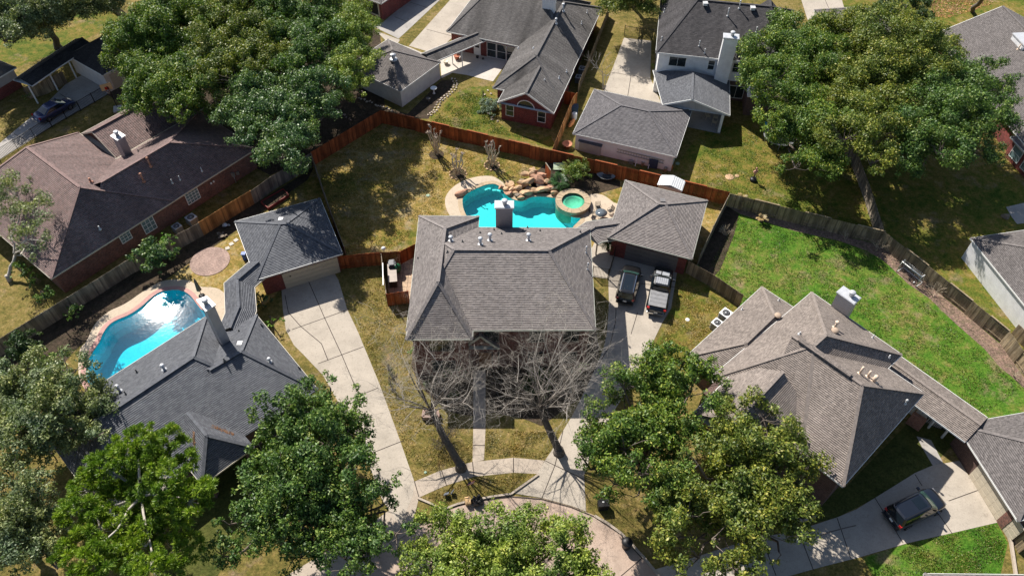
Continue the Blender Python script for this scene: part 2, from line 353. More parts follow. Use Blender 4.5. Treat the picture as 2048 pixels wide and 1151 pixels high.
G_GOLD = grassmat('grass_gold', [(.37,(.1,.11,.02)), (.44,(.18,.145,.035)), (.5,(.26,.18,.055)), (.57,(.33,.245,.105)), (.66,(.37,.3,.175))], .13, 1.3, (.55,1.4), (.27,.215,.14), .6)
G_GREEN = grassmat('grass_green', [(.38,(.042,.115,.011)), (.47,(.072,.148,.017)), (.545,(.115,.155,.027)), (.615,(.185,.165,.055)), (.69,(.24,.19,.09))], .15, 1.3, (.52,1.5), (.21,.16,.095), .6)
G_MIX = grassmat('grass_mixed', [(.38,(.055,.09,.012)), (.47,(.115,.125,.022)), (.54,(.18,.14,.035)), (.64,(.25,.19,.08))], .14, 1.2, (.55,1.4), (.22,.165,.1), .63)
PLASTER = concrete('pool_plaster', (.42,.84,.86), .06, .5); PLASTER_L = concrete('pool_plaster_left', (.36,.78,.86), .08, .5)
WATER = watermat('pool_water', (.33,.93,.94), .004, 2.5); WATER_L = watermat('pool_water_rippled', (.2,.82,.92), .0019, 3.8, .04); WATER_S = watermat('spa_water', (.42,.88,.75), .01, 6.0)
ROCKM = plain('sandstone', (.44,.29,.17), .85, var=.35, scale=1.2); ROCK_P = plain('pale_stone', (.5,.42,.34), .85, var=.3, scale=2); ROCK_D = plain('dark_stone', (.2,.16,.12), .85, var=.3, scale=2)  # the last is the darkest of the three stone tones
FLAG = concrete('flagstone', (.43,.33,.22), .3, 1.6); COPING_R = concrete('coping_pink', (.47,.27,.24), .15, 1.2)
# ------------------------------------------------------------------ building kit
from mathutils.bvhtree import BVHTree
CAMP = Vector((0, 0, CAM_H))
def slope_uv(P):
    n = (P[1]-P[0]).cross(P[2]-P[0])
    if n.length < 1e-6: n = Vector((0,0,1))
    n.normalize(); e = Vector((n.y, -n.x, 0))
    if e.length < 1e-4: e = Vector((1,0,0))
    e.normalize(); s = n.cross(e)
    if s.z < 0: s = -s
    return [(p.dot(e), p.dot(s)) for p in P]
def inset(C, d):
    n = len(C); out = []; cen = sum(C, Vector((0,0,0))) / n
    L = []
    for i in range(n):
        a, b = C[i], C[(i+1) % n]; u = (b-a); u.z = 0; u.normalize(); m = Vector((-u.y, u.x, 0))
        if (cen - a).dot(m) < 0: m = -m
        dd = d[i] if hasattr(d, '__len__') else d
        L.append((a + m*dd, u))
    for i in range(n):
        (p, u), (q, v) = L[i-1], L[i]; den = u.x*v.y - u.y*v.x
        t = ((q.x-p.x)*v.y - (q.y-p.y)*v.x) / den; r = p + u*t
        out.append(Vector((r.x, r.y, C[i].z)))
    return out
def rect3(a, b, c): return [a, b, c, a + c - b]
class House:
    def __init__(s, name, label, cat, loc, shing, wallm, trim=None, group=None):
        s.root = thing(name, label, cat, loc, 0, group); s.roof = MB(); s.wall = MB(); s.fas = MB(); s.sh = shing; s.wm = wallm; s.tr = trim or TRIM; s.vents = []
    def slope(s, P):
        P = [Vector(p) for p in P]; n = (P[1]-P[0]).cross(P[2]-P[0])
        if n.z < 0: P = P[::-1]
        s.roof.face(P, slope_uv(P))
    def cap(s, a, b, lift=.008): s.roof.beam(Vector(a)+Vector((0,0,lift)), Vector(b)+Vector((0,0,lift)), .27, .035, 1)
    def hip(s, C, A, B, g0=False, g1=False, over=.45, z0=-.1, walls=True, fascia=True, caps=True, wm=None, ov=None, skip=()):
        C = [Vector(c) for c in C]; A = Vector(A); B = Vector(B); ze = C[0].z
        s.slope([C[1], C[2], B, A]); s.slope([C[3], C[0], A, B])
        if not g0: s.slope([C[0], C[1], A])
        if not g1: s.slope([C[2], C[3], B])
        low = [c - Vector((0,0,.14)) for c in C]; s.fas.face([low[3], low[2], low[1], low[0]])
        for i in range(4):
            if (i == 0 and g0 == 'in') or (i == 2 and g1 == 'in') or i in skip: continue
            if (i == 0 and g0) or (i == 2 and g1):
                P, Q, T = C[i], C[i+1], (A if i == 0 else B)
                for X in (P, Q): s.fas.beam(X - Vector((0,0,.09)), T - Vector((0,0,.09)), .05, .2)
                continue
            a, b = C[i], C[(i+1) % 4]
            if fascia: s.fas.beam(a - Vector((0,0,.075)), b - Vector((0,0,.075)), .06, .15)
        if caps:
            s.cap(A, B)
            if not g0: s.cap(C[0], A); s.cap(C[1], A)
            if not g1: s.cap(C[2], B); s.cap(C[3], B)
        if walls:
            W = inset(C, ov or over); s.wall.prism(W, z0, ze - .145)
            for gb, i, T, o2 in ((g0, 0, A, B), (g1, 2, B, A)):
                if gb and gb != 'in':
                    d = (o2 - T); d.z = 0; d.normalize(); oo = (ov[i] if ov else over)
                    a, b = W[i], W[i+1]; t = T + d*oo - Vector((0,0,.12)); a = a - Vector((0,0,.15)); b = b - Vector((0,0,.15))
                    u = (b-a).normalized()
                    s.wall.face([a, b, t], [((p-a).dot(u), p.z) for p in (a, b, t)])
            return W
    def run(s, pts, hw, drop, posts=None, hw2=None):
        """a gabled roof over a walk: pts is the ridge line"""
        pts = [Vector(p) for p in pts]; L = []; Rr = []
        for i, p in enumerate(pts):
            d1 = (pts[min(i+1, len(pts)-1)] - pts[max(i, 0) if i < len(pts)-1 else i-1]); d0 = (pts[i] - pts[i-1]) if i else d1
            for d in (d0, d1): d.z = 0; d.normalize()
            n0 = Vector((-d0.y, d0.x, 0)); n1 = Vector((-d1.y, d1.x, 0)); m = (n0 + n1); m.normalize(); k = 1 / max(.4, m.dot(n1))
            L.append(p + m*k*hw - Vector((0,0,drop))); Rr.append(p - m*k*(hw2 or hw) - Vector((0,0,drop)))
        for i in range(len(pts)-1):
            s.slope([Rr[i], Rr[i+1], pts[i+1], pts[i]]); s.slope([pts[i], pts[i+1], L[i+1], L[i]])
            s.fas.face([L[i]-Vector((0,0,.12)), L[i+1]-Vector((0,0,.12)), Rr[i+1]-Vector((0,0,.12)), Rr[i]-Vector((0,0,.12))])
            for E in (L, Rr): s.fas.beam(E[i]-Vector((0,0,.07)), E[i+1]-Vector((0,0,.07)), .08, .14)
            s.cap(pts[i], pts[i+1])
        return L, Rr
    def chimney(s, capC, ztop, zbase, wm, cap_over=.1, flue=True, flue_at=(.5,.5)):
        C = [Vector((c[0], c[1], 0)) for c in capC]; b = inset(C, cap_over); m = MB(); m.prism(b, zbase, ztop-.12)
        o = m.build('chimney', wm, s.root); c2 = MB(); c2.prism(C, ztop-.12, ztop); c2.prism(inset(C, .06), ztop, ztop+.03); c2.build('chimney_cap', FLAT_CAP, o)
        if flue:
            f = MB(); p = C[0] + (C[1]-C[0])*flue_at[0] + (C[3]-C[0])*flue_at[1]
            f.lathe((p.x, p.y, ztop+.03), [(.2,0),(.2,.3),(.27,.32),(.27,.47),(.22,.52)], 14); f.build('flue', FLAT_CAP, o)
    def close(s):
        r = s.roof.build('roof', [s.sh, CAPS[s.sh.name]], s.root); s.ro = r
        s.wo = s.wall.build('wall', s.wm, s.root) if s.wall.v else None
        if s.fas.v: s.fas.build('eave_trim', s.tr, s.root)
        s.bvh = BVHTree.FromPolygons(s.roof.v, s.roof.f)
        return s
    def hit(s, px, py):
        d = (g(px, py, 0) - CAMP).normalized(); h = s.bvh.ray_cast(CAMP, d); return h[0]
    def vent(s, px, py, h=.45, r=.06, mt=None, hat=True, boot=True):
        p = s.hit(px, py)
        if p is None: return
        m = MB()
        if boot: m.lathe(p - Vector((0,0,.1)), [(r*2.3,0),(r*2.3,.12),(r*1.2,.2)], 10)
        m.tube([p - Vector((0,0,.1)), p + Vector((0,0,h))], r, 8)
        if hat: m.lathe(p + Vector((0,0,h)), [(r*1.6,-.04),(r*1.8,.03),(r*1.3,.12),(.01,.14)], 10)
        m.build('vent_pipe', mt or PIPE, s.ro)
    def boxvent(s, px, py, w=.5, h=.2, mt=None):
        p = s.hit(px, py)
        if p is None: return
        m = MB(); m.box(p + Vector((0,0,h/2)), (w, w, h)); m.box(p + Vector((0,0,h+.02)), (w+.08, w+.08, .04)); m.build('roof_vent', mt or PIPE, s.ro)
def on(px, py, a, b, pitch, inside):
    """point seen at (px,py) on the plane that rises with this pitch from eave a-b towards inside"""
    a = Vector(a); d = Vector(b) - a; d.z = 0; d.normalize(); n = Vector((-d.y, d.x, 0))
    if (Vector(inside) - a).dot(n) < 0: n = -n
    N = Vector((-pitch*n.x, -pitch*n.y, 1)); dr = g(px, py, 0) - CAMP
    return CAMP + dr * ((a - CAMP).dot(N) / dr.dot(N))
def wallframe(p0, p1, inside):
    u = Vector(p1) - Vector(p0); u.z = 0; L = u.length; u.normalize(); n = Vector((u.y, -u.x, 0))
    if (Vector(inside) - Vector(p0)).dot(n) > 0: n = -n
    return Vector((p0[0], p0[1], 0)), u, n, L
def window(par, F, s, z, w, h, cols=2, rows=2, fm=None, gm=None, name='window', t=.06):
    """F from wallframe; s = distance along the wall to the window's middle, z = sill height"""
    p, u, n, L = F; c = p + u*s; rot = Matrix((u, n, Vector((0,0,1)))).transposed(); m = MB()
    at = lambda du, dz, dn: c + u*du + Vector((0,0,z+dz)) + n*dn
    for du in (-w/2, w/2): m.box(at(du, h/2, .02), (t, .08, h+t), rot=rot)
    for dz in (0, h): m.box(at(0, dz, .021), (w-t, .078, t), rot=rot)
    for i in range(1, cols): m.box(at(-w/2 + w*i/cols, h/2, .018), (t*.6, .06, h-t), rot=rot)
    for i in range(1, rows): m.box(at(0, h*i/rows, .019), (w-t, .058, t*.6), rot=rot)
    f = m.build(name, fm or TRIM, par); q = MB(); q.box(at(0, h/2, .004), (w-t, .03, h-t), rot=rot); q.build('pane', gm or GLASS, f); return f
def garage_door(par, F, s, w, h, mt, rows=4, z=0):
    p, u, n, L = F; rot = Matrix((u, n, Vector((0,0,1)))).transposed(); m = MB()
    for i in range(rows):
        m.box(p + u*s + n*.03 + Vector((0,0,z + h*(i+.5)/rows)), (w, .06, h/rows-.03), rot=rot)
        for j in range(8): m.box(p + u*(s - w/2 + w*(j+.5)/8) + n*.062 + Vector((0,0,z + h*(i+.5)/rows)), (w/8-.12, .012, h/rows-.16), rot=rot)
    return m.build('garage_door', mt, par)
def wallpatch(par, F, s, w, z0, z1, mt, name='wall_panel', d=.012):
    p, u, n, L = F; a = p + u*(s-w/2); b = p + u*(s+w/2); m = MB()
    m.prism([a, b, b + n*d, a + n*d], z0, z1)
    return m.build(name, mt, par)
# ------------------------------------------------------------------ the main house
Z = lambda p, z: Vector((p[0], p[1], z))
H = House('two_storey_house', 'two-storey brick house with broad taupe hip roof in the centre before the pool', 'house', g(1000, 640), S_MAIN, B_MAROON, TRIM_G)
ze = 5.9
Cm = gp([(838.8,453),(812.4,661),(1191.2,659.3),(1180,456)], ze)
Wm = H.hip(Cm, g(908,498,9.3), g(1097,499.5,9.27))
Cw = gp([(838,431),(958,431.7),(945,678),(811.6,678.5)], ze)
inn = g(900,560,ze)
Ww = H.hip(Cw, g(890,456,8.32), on(876,563,Cw[2],Cw[3],.9,inn))
pr = [g(961,650,6.0), g(961,689,5.0)]
pc = gp([(944,703),(1002,703),(1000,655),(945,655)], 3.7)
ax = Vector((0,-1,0)); m0 = (Wm[1] + (Wm[2]-Wm[1])*.42)
px0 = g(961,676,4.7); P0 = Vector((px0.x, px0.y, 0))
cpo = [P0+Vector((-1.55,0,3.25)), P0+Vector((1.55,0,3.25)), P0+Vector((1.55,2.6,3.25)), P0+Vector((-1.55,2.6,3.25))]
H.hip(cpo, P0+Vector((0,0,5.0)), P0+Vector((0,2.6,5.0)), True, 'in', over=.3, walls=False)
for sx in (-1.2, 1.2): H.wall.box(P0+Vector((sx,.35,1.6)), (.4,.4,3.2))
H.chimney(gp([(989.2,400.7),(1027.9,400.7),(1027.9,416.2),(989,416.2)], 8.45), 8.45, -.1, W_TAUPE, flue_at=(.52,.5))
H.close()
# the breezeway is part of the house
bw = House('breezeway', 'short covered walk between the central house and its garage', 'breezeway', g(1210,490), S_MAIN, B_RED, TRIM_G)
bw.run([g(1176,461,3.3), g(1190,452,3.3), g(1246,444,3.3)], 1.5, .75); bw.close()
m = MB(); q1 = g(1196,476,2.4); m.box((q1.x, q1.y, 1.2), (.14,.14,2.4)); m.build('post', TRIM_T, bw.root)
for x, y, h, r in ((1046,462,.3,.05),(1055,455.5,.25,.05),(988,460,.3,.05),(1003,468,.25,.05),(960,466,.25,.05),(925,484,.3,.05),(1160,441+23,.25,.05),(858,492,.25,.05),(900-5,514-10,.25,.05),(836,518,.3,.05),(869,532,.3,.05),(1080,462,.25,.05)): H.vent(x,y,h,r,PIPE_D,False)
for x, y, h in ((980,481,.75),(961,489,.75),(1057,481,.75),(902,482,.5)): H.vent(x,y,h,.12,FLAT_CAP)
for x, y in ((1172,505),(1175,538)): H.vent(x,y,.7,.05,FLAT_CAP)
Ff = wallframe(Wm[1], Wm[2], Wm[0])
for s_, z_ in ((6.6,3.7),(10.5,3.7),(13.4,3.7),(6.6,.6),(10.5,.6),(13.4,.6)): window(H.root, Ff, s_, z_, 1.3, 1.6, fm=TRIM_D)
Fw = wallframe(Ww[3], Ww[2], Ww[0])
for z_ in (.6,3.7): window(H.root, Fw, 2.4, z_, 2.0, 1.6, 3, fm=TRIM_D)
m = MB(); d0 = Wm[1] + (Wm[2]-Wm[1])*.405; m.box((d0.x, d0.y-.03, 1.1), (1.1,.1,2.2)); m.build('front_door', plain('door_wood', (.16,.07,.03), .5), H.root)

# its garage
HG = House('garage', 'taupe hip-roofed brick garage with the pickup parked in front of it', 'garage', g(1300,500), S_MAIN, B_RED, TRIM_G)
Cg = gp([(1250.2,359.8),(1214.5,474.2),(1384.2,518.1),(1415.4,400.4)], 2.85)
Wg = HG.hip(Cg, g(1317,406.7,4.9), g(1331,407.5,4.9)); HG.close()
Fg = wallframe(Wg[1], Wg[2], Wg[0]); garage_door(HG.root, Fg, 4.1, 5.2, 2.15, DOOR_D)
HG.boxvent(1325,402,.42,.14,LEAD)

# ------------------------------------------------------------------ left neighbour: slate house and garage
HC = House('slate_house', 'dark slate-roofed house with tall pale chimney beside the glinting pool', 'house', g(380,850), S_SLATE, B_DARK, TRIM_T)
ze = 3.0
N_, E_ = g(412,632,ze), g(556,806,ze); u_ = (g(206.7,763,ze) - N_).normalized(); pn = Vector((u_.y,-u_.x,0))
if pn.dot(E_-N_) < 0: pn = -pn
wid = (E_-N_).dot(pn); E_ = N_ + pn*wid
W_ = N_ + u_*15.3; S_ = W_ + pn*wid
A_ = (N_+E_)/2 - (-u_)*3.75 + Vector((0,0,3.5)); B_ = (W_+S_)/2 - u_*3.75 + Vector((0,0,3.5))
Wc = HC.hip([N_,E_,S_,W_], A_, B_)
n2, e2 = g(512.7,628.4,ze), g(636,778,ze); pd = (e2-n2).normalized(); ud = Vector((-pd.y,pd.x,0))
if ud.dot(u_) < 0: ud = -ud
HC.hip([n2,e2,e2+ud*9,n2+ud*9], (n2+e2)/2+ud*3.4+Vector((0,0,2.95)), (n2+e2)/2+ud*6.2+Vector((0,0,2.97)), False, 'in', skip=(1,3))
c1p, c0p = g(404,969.5,3.1), g(508.7,892.8,3.1); qd = (c0p-c1p).normalized(); rd = Vector((-qd.y,qd.x,0))
if rd.dot(N_-E_) < 0: rd = -rd
HC.hip([c0p,c1p,c1p+rd*5.5,c0p+rd*5.5], (c0p+c1p)/2+rd*2.15+Vector((0,0,1.95)), (c0p+c1p)/2+rd*5+Vector((0,0,1.95)), False, 'in', over=.5, walls=False, skip=(3,))
for t in (.1,.9):
    p = c1p + (c0p-c1p)*t + rd*.5; HC.wall.box((p.x,p.y,1.55), (.45,.45,3.1))
# low rear piece under the eave by the pool
HC.chimney(gp([(392.4,599),(413,591),(431.5,609),(411,622.6)], 9.1), 9.1, 2.2, W_GREY, flue_at=(.5,.5))
HC.close()
for x, y, h, r, f in ((329,739,.6,.11,1),(240,782,.7,.11,1),(252,788,.45,.05,0),(274,744,.4,.06,0),(449,721,.35,.06,0),(523,651,.35,.06,0),(540,723,.4,.1,1),(598,724+12,.3,.06,0),(478,662,.25,.05,0)):
    HC.vent(x,y,h,r,FLAT_CAP if f else PIPE_D,bool(f))
HC.boxvent(480,687,.34,.1,PIPE)
Fc = wallframe(Wc[1], Wc[2], Wc[0])
for s_ in (2.5,5.2,11.5): window(HC.root, Fc, s_, .7, 1.5, 1.5)
bc = House('breezeway', 'slate-roofed covered walk linking the slate house with its garage', 'breezeway', g(478,610), S_SLATE, B_DARK, TRIM_T)
bc.run([g(516,522,3.5), g(474,558,3.5), g(477,612,3.5), g(459,655,3.5)], 1.35, .8); bc.close()
m = MB()
for x, y in ((501,580),(506,622)): q = g(x,y,2.3); m.box((q.x-.1,q.y,1.2),(.13,.13,2.4))
m.build('post', TRIM_T, bc.root)
GC = House('garage', 'slate hip-roofed garage with cream garage door at the head of the wide drive', 'garage', g(580,560), S_SLATE, B_RED, TRIM)
Cgc = gp([(469.1,442.6),(512,559.5),(685.1,506.5),(640,395.8)], 2.85)
Wgc = GC.hip(Cgc, g(560,447,4.8), g(573,446,4.8)); GC.close(); GC.boxvent(562,439,.36,.1,PIPE)
Fgc = wallframe(Wgc[1], Wgc[2], Wgc[0]); garage_door(GC.root, Fgc, 4.6, 5.4, 2.15, DOOR_T)
m = MB(); p = Fgc[0]+Fgc[1]*2.6+Fgc[2]*.08; m.lathe((p.x,p.y,1.55),[(.01,0),(.07,.02),(.07,.1),(.01,.12)],8); m.build('lamp', BLACKM, GC.root)

# ------------------------------------------------------------------ far left: red-brown roofed house
o = g(101.7,557,2.8); uB = (g(514,296,2.8) - o).normalized(); nB = Vector((-uB.y,uB.x,0))
def lB(s, t, z=2.8): return Vector((o.x,o.y,0)) + uB*s + nB*t + Vector((0,0,z))
HB = House('redbrown_roof_house', 'long brick house with red-brown shingle roof behind the left board fence', 'house', g(300,380), S_BROWN, B_BROWN, TRIM_T)
WB3 = HB.hip([lB(0,0),lB(13.6,0),lB(13.6,17.5),lB(0,17.5)], lB(7.2,3.85,6.95), lB(7.2,13.3,6.95))
WB1 = HB.hip([lB(5,.02),lB(24.3,.02),lB(24.3,10.25),lB(5,10.25)][1:]+[lB(5,.02)], lB(16.9,3.45,6.5), lB(9,3.45,6.5), False, 'in')
HB.hip([lB(13.7,10.4),lB(13.7,17.1),lB(26,17.1),lB(26,10.4)], lB(13.7,13.75,4.75), lB(22.6,13.75,4.75), True, False, skip=())
HB.chimney(gp([(220,271.4),(236.5,261.6),(251,270.4),(234.6,281)], 5.95), 5.95, 1.5, W_TAUPE, flue_at=(.5,.45))
HB.close()
FB = wallframe(WB3[0], WB3[1], WB3[2])
for px, py, w, h, zz, c, r, gm in ((385,393,1.5,1.5,.9,4,4,GLASS_G),(297,449,1.3,1.6,.7,3,3,GLASS_G),(251,476,1.1,1.1,1.3,3,3,GLASS_G)):
    q = g(px,py,1.5); window(HB.root, FB, (Vector((q.x,q.y,0))-FB[0]).dot(FB[1]), zz, w, h, c, r, WHITEP, gm)
for x, y, h, r, mt in ((301,332,1.0,.08,PIPE_R),(287,362,.9,.08,PIPE_R),(345,366,.5,.05,PIPE),(360,359,.5,.05,PIPE),(404,342,.5,.05,PIPE),(200,458,.4,.07,FLAT_CAP),(182,364,.5,.1,PIPE_R),(277,303,.3,.05,PIPE_D)): HB.vent(x,y,h,r,mt,h>.6)
m = MB(); p = FB[0]+FB[1]*17.6+FB[2]*.12
for dz in (0,.28): m.lathe((p.x+dz*.7,p.y+dz,1.7),[(.02,0),(.1,.05),(.1,.2),(.03,.24)],8)
m.build('lamp', WHITEP, HB.root)
m = MB(); p = FB[0]+FB[1]*20.3+FB[2]*.1
m.box(p+Vector((0,0,1.2)),(.35,.15,.5)); m.box(p+uB*.55+Vector((0,0,1.0)),(.3,.15,.4)); m.tube([p+Vector((0,0,.0)),p+Vector((0,0,1))],.04,6); m.build('meter_box', GREYM, HB.root)

# ------------------------------------------------------------------ top left: house corner, garage and covered walk
kA = g(25,135,2.7); wA = (g(0,264,0)-g(66,222,0)).normalized(); nA = Vector((wA.y,-wA.x,0))
if nA.y < 0: nA = -nA
HA = House('house', 'brick and grey siding house cut by the left edge above the blue sedan', 'house', kA*1, S_GREYTAN, B_RED, TRIM)
HA.root.location.z = 0
k0 = kA + (-wA)*.25 - nA*.35
cA4 = [k0, k0+nA*11, k0+nA*11+wA*14, k0+wA*14]
WA = HA.hip(cA4, (k0+k0+nA*11)/2+wA*5+Vector((0,0,2.6)), (k0+k0+nA*11)/2+wA*9+Vector((0,0,2.6)), over=.3); HA.close()
FA = wallframe(WA[0], WA[3], WA[1]); wallpatch(HA.root, FA, 6.6, 13.2, 1.35, 2.5, W_GREY)
GA = House('garage', 'dark-roofed garage with pale walls behind the basketball hoop', 'garage', g(205,190), S_BLACK, W_LIGHT, TRIM)
sA = g(205,150.5,2.5); eA = (g(242,130.5,2.5)-sA).normalized(); nA2 = Vector((-eA.y,eA.x,0)); 
if nA2.y < 0: nA2 = -nA2
cg = [sA+nA2*7.2, sA, sA+eA*8, sA+eA*8+nA2*7.2]
WGA = GA.hip(cg, sA+nA2*3.6+eA*3.4+Vector((0,0,2.2)), sA+nA2*3.6+eA*4.6+Vector((0,0,2.2)), over=.12); GA.close()
FGA = wallframe(WGA[1], WGA[2], WGA[0]); garage_door(GA.root, FGA, 1.3, 1.3, 2.1, DOOR_T, 3); garage_door(GA.root, FGA, 4.9, 4.4, 2.1, DOOR_T)
ba = House('breezeway', 'long dark-roofed covered walk beside the blue sedan', 'breezeway', g(95,170), S_BLACK, W_LIGHT, TRIM)
ba.run([g(40,157,3.2), g(100,116,3.2), g(165,75,3.2)], 1.5, .6); ba.close()
m = MB()
for x, y in ((57,172),(98,146),(136,121)): q = g(x,y,2.5); m.box((q.x,q.y,1.25),(.13,.13,2.5))
m.build('post', TRIM, ba.root)

# ------------------------------------------------------------------ top: red brick house with patio, tan garage
HD = House('redbrick_house', 'red brick house with streaked grey roof and arched gable window behind the red fence', 'house', g(1020,150), S_DARKST, B_RED, TRIM)
fl, fr = g(893,62.6,2.8), g(1160,118,2.8); fd = (fr-fl).normalized(); bd = Vector((-fd.y,fd.x,0))
LW = 15.5
cD = [fl+bd*13.5, fl, fl+fd*LW, fl+fd*LW+bd*13.5]
WD = HD.hip(cD, fl+bd*6.75+fd*4.3+Vector((0,0,4.0)), fl+bd*6.75+fd*(LW-4.3)+Vector((0,0,4.0)))
axD = (g(1209,6,2.6)-g(1107,225,2.6)).normalized(); pD = Vector((axD.y,-axD.x,0))
rD = g(1118,201.5,2.6); lD0 = g(986,174,2.6); wDw = (rD-lD0).dot(pD); lD = rD - pD*wDw
HD.hip([lD,rD,rD+axD*22,lD+axD*22], (lD+rD)/2+axD*4.1+Vector((0,0,2.75)), (lD+rD)/2+axD*17+Vector((0,0,2.75)), False, False, skip=(3,))
r2 = g(1107.5,226.5,2.615)+pD*.01; w2 = (r2-g(995,204.4,2.615)).dot(pD); l2 = r2 - pD*w2
WDg = HD.hip([l2,r2,r2+axD*9,l2+axD*9], (l2+r2)/2+Vector((0,0,2.06)), (l2+r2)/2+axD*9+Vector((0,0,2.06)), True, 'in', over=.35)
cq = g(1098,20,5.4); HD.chimney([Vector((cq.x,cq.y,0))+fd*a+bd*b for a, b in ((-.9,-.5),(.9,-.5),(.9,.5),(-.9,.5))], 10.5, 3.5, W_WHITE)
HD.close()
FD = wallframe(WDg[0], WDg[1], (WDg[2]))
for s_ in (1.05, 4.95): window(HD.root, FD, s_, .75, .95, 1.5, 1, 2)
m = MB(); pz, uu, nn, LL = FD; cen = pz+uu*3.0+nn*.03+Vector((0,0,2.35)); ng = 12
arc = [cen+uu*(1.05*math.cos(math.pi*k/ng))+Vector((0,0,1.0*math.sin(math.pi*k/ng))) for k in range(ng+1)]
for k in range(ng): m.beam(arc[k],arc[k+1],.09,.09)
m.beam(arc[0],arc[-1],.09,.09); ww = m.build('arched_window', TRIM, HD.root); q = MB(); q.face([a-nn*.015 for a in arc]); q.build('pane', GLASS, ww)
m = MB(); 
for k in range(ng): m.beam(cen+(arc[k]-cen)*1.14-nn*.015, cen+(arc[k+1]-cen)*1.14-nn*.015,.08,.16)
m.build('arch_brick', B_RED, HD.root)
FP = wallframe(WD[1], WD[2], WD[0])
for i, s_ in enumerate((5.6,6.95,8.3)): window(HD.root, FP, s_, .1, 1.25, 2.1, 1, 2, name='patio_door')
m = MB(); p = FP[0]+FP[1]*3.6+FP[2]*.03; rot = Matrix((FP[1],FP[2],Vector((0,0,1)))).transposed(); m.box(p+Vector((0,0,1.05)),(.95,.08,2.1),rot=rot); dd = m.build('back_door', WHITEP, HD.root)
q = MB(); q.box(p+FP[2]*.045+Vector((0,0,1.5)),(.55,.03,.8),rot=rot); q.build('door_glass', GLASS, dd)
for x, y, h, r in ((1126,22,.9,.12),(1112,47,.6,.1),(1174,26,.4,.06),(1163,48,.4,.06),(1133,144,.35,.06),(1118,157,.35,.06),(1037,97,.25,.06),(1067,97,.25,.06),(1089,160,.2,.05)): HD.vent(x,y,h,r,FLAT_CAP,h>.5)
bD = House('breezeway', 'striped grey covered walk on white posts over the patio', 'breezeway', g(920,120), S_DARKST, W_LIGHT, TRIM)
bD.run([g(850,108,3.15), g(963,62,3.15)], 1.25, .65); bD.close()
m = MB()
for x, y in ((905.5,128),(925,134)): q = g(x,y); m.box((q.x,q.y,1.2),(.12,.12,2.4))
m.build('post', WHITEP, bD.root)
GD = House('garage', 'pale-walled garage with grey hip roof beside the stone-edged flower bed', 'garage', g(810,150), S_GREYTAN, W_CREAM, TRIM)
nD, eD, sD = g(775.8,78.2,2.4), g(881.4,124.1,2.4), g(815.9,189.6,2.4); d1 = (eD-nD).normalized(); d2 = Vector((d1.y,-d1.x,0)); e1 = (eD-nD).length; e2l = (sD-eD).dot(d2)
cd = [eD-d1*e1+d2*e2l, eD-d1*e1, eD, eD+d2*e2l]
WGD = GD.hip(cd, (cd[0]+cd[1])/2+d1*4.4+Vector((0,0,2.0)), (cd[2]+cd[3])/2-d1*4.4+Vector((0,0,2.0)), over=.12); GD.wm = W_LIGHT; GD.close()
GD.vent(787,118,.55,.22,FLAT_CAP)
# house whose corner shows at the top
kE = g(766,41,0); eE = (g(824,0,0)-kE).normalized(); nE = Vector((-eE.y,eE.x,0))
HE = House('house', 'brick house corner with screened window at the top edge beside the long drives', 'house', kE*1, S_GREYTAN, B_RED, TRIM)
q0 = kE+Vector((0,0,2.8))-eE*.4-nE*(-.4)*0 - nE*.0
q0 = kE + Vector((0,0,2.8)) - eE*.4 - nE*.4*(-1 if nE.y < 0 else -1)*-1
cE4 = [q0, q0+nE*9, q0+nE*9+eE*13, q0+eE*13]
WE = HE.hip(cE4, q0+nE*4.5+eE*4+Vector((0,0,2.5)), q0+nE*4.5+eE*9+Vector((0,0,2.5)), over=.4); HE.close()
FE = wallframe(WE[0], WE[1], WE[3]); window(HE.root, FE, 1.5, .5, 2.0, 1.9, 1, 1, TRIM_T, SCREEN, t=.2)

# ------------------------------------------------------------------ top right: white two-storey house, patio roof, garage
HF = House('white_house', 'white-sided two-storey house with black roof and very tall white chimney', 'house', g(1440,150), S_BLACK, W_WHITE, TRIM)
zf = 5.8
f0, f3 = g(1311.7,104.6,zf), g(1601,134,zf); fu = (f3-f0).normalized(); fb = Vector((-fu.y,fu.x,0)); lf = (f3-f0).length; dp = 12.8
cF4 = [f0, f0+fb*dp, f0+fb*dp+fu*lf, f0+fu*lf]
WF = HF.hip(cF4, f0+fb*dp/2+fu*4.1+Vector((0,0,3.65)), f0+fb*dp/2+fu*(lf-4.1)+Vector((0,0,3.65)), z0=2.75)
HF.wall.prism(inset(cF4,.46), -.1, 2.745)
# little front gable on the roof and the right cross wing
gd = g(1540,30,7.9); gd = Vector((gd.x,gd.y,7.3))
HF.hip([gd-fu*1.2,gd+fu*1.2,gd+fu*1.2+fb*3,gd-fu*1.2+fb*3], gd+Vector((0,0,1.1)), gd+fb*3+Vector((0,0,1.1)), True, 'in', over=.08, z0=6.2, skip=(1,3))
rw = g(1562,40,8.6); rw = Vector((rw.x,rw.y,zf+.02))
HF.hip([rw-fu*3.1-fb*7.8,rw+fu*3.1-fb*7.8,rw+fu*3.1+fb*3,rw-fu*3.1+fb*3], rw-fb*4.6+Vector((0,0,2.75)), rw+fb*3+Vector((0,0,2.75)), False, 'in', z0=2.75)
HF.wall.prism(inset([rw-fu*2.7-fb*7.4-Vector((0,0,4)),rw+fu*2.7-fb*7.4-Vector((0,0,4)),rw+fu*2.7-Vector((0,0,4)),rw-fu*2.7-Vector((0,0,4))],.0), 2.6, 2.75)
bq = [rw-fu*2.62-fb*7.32,rw+fu*2.62-fb*7.32,rw+fu*2.62,rw-fu*2.62]; mq = MB(); mq.prism(bq,-.1,2.62); mq.build('brick_base', B_DARK, HF.root)
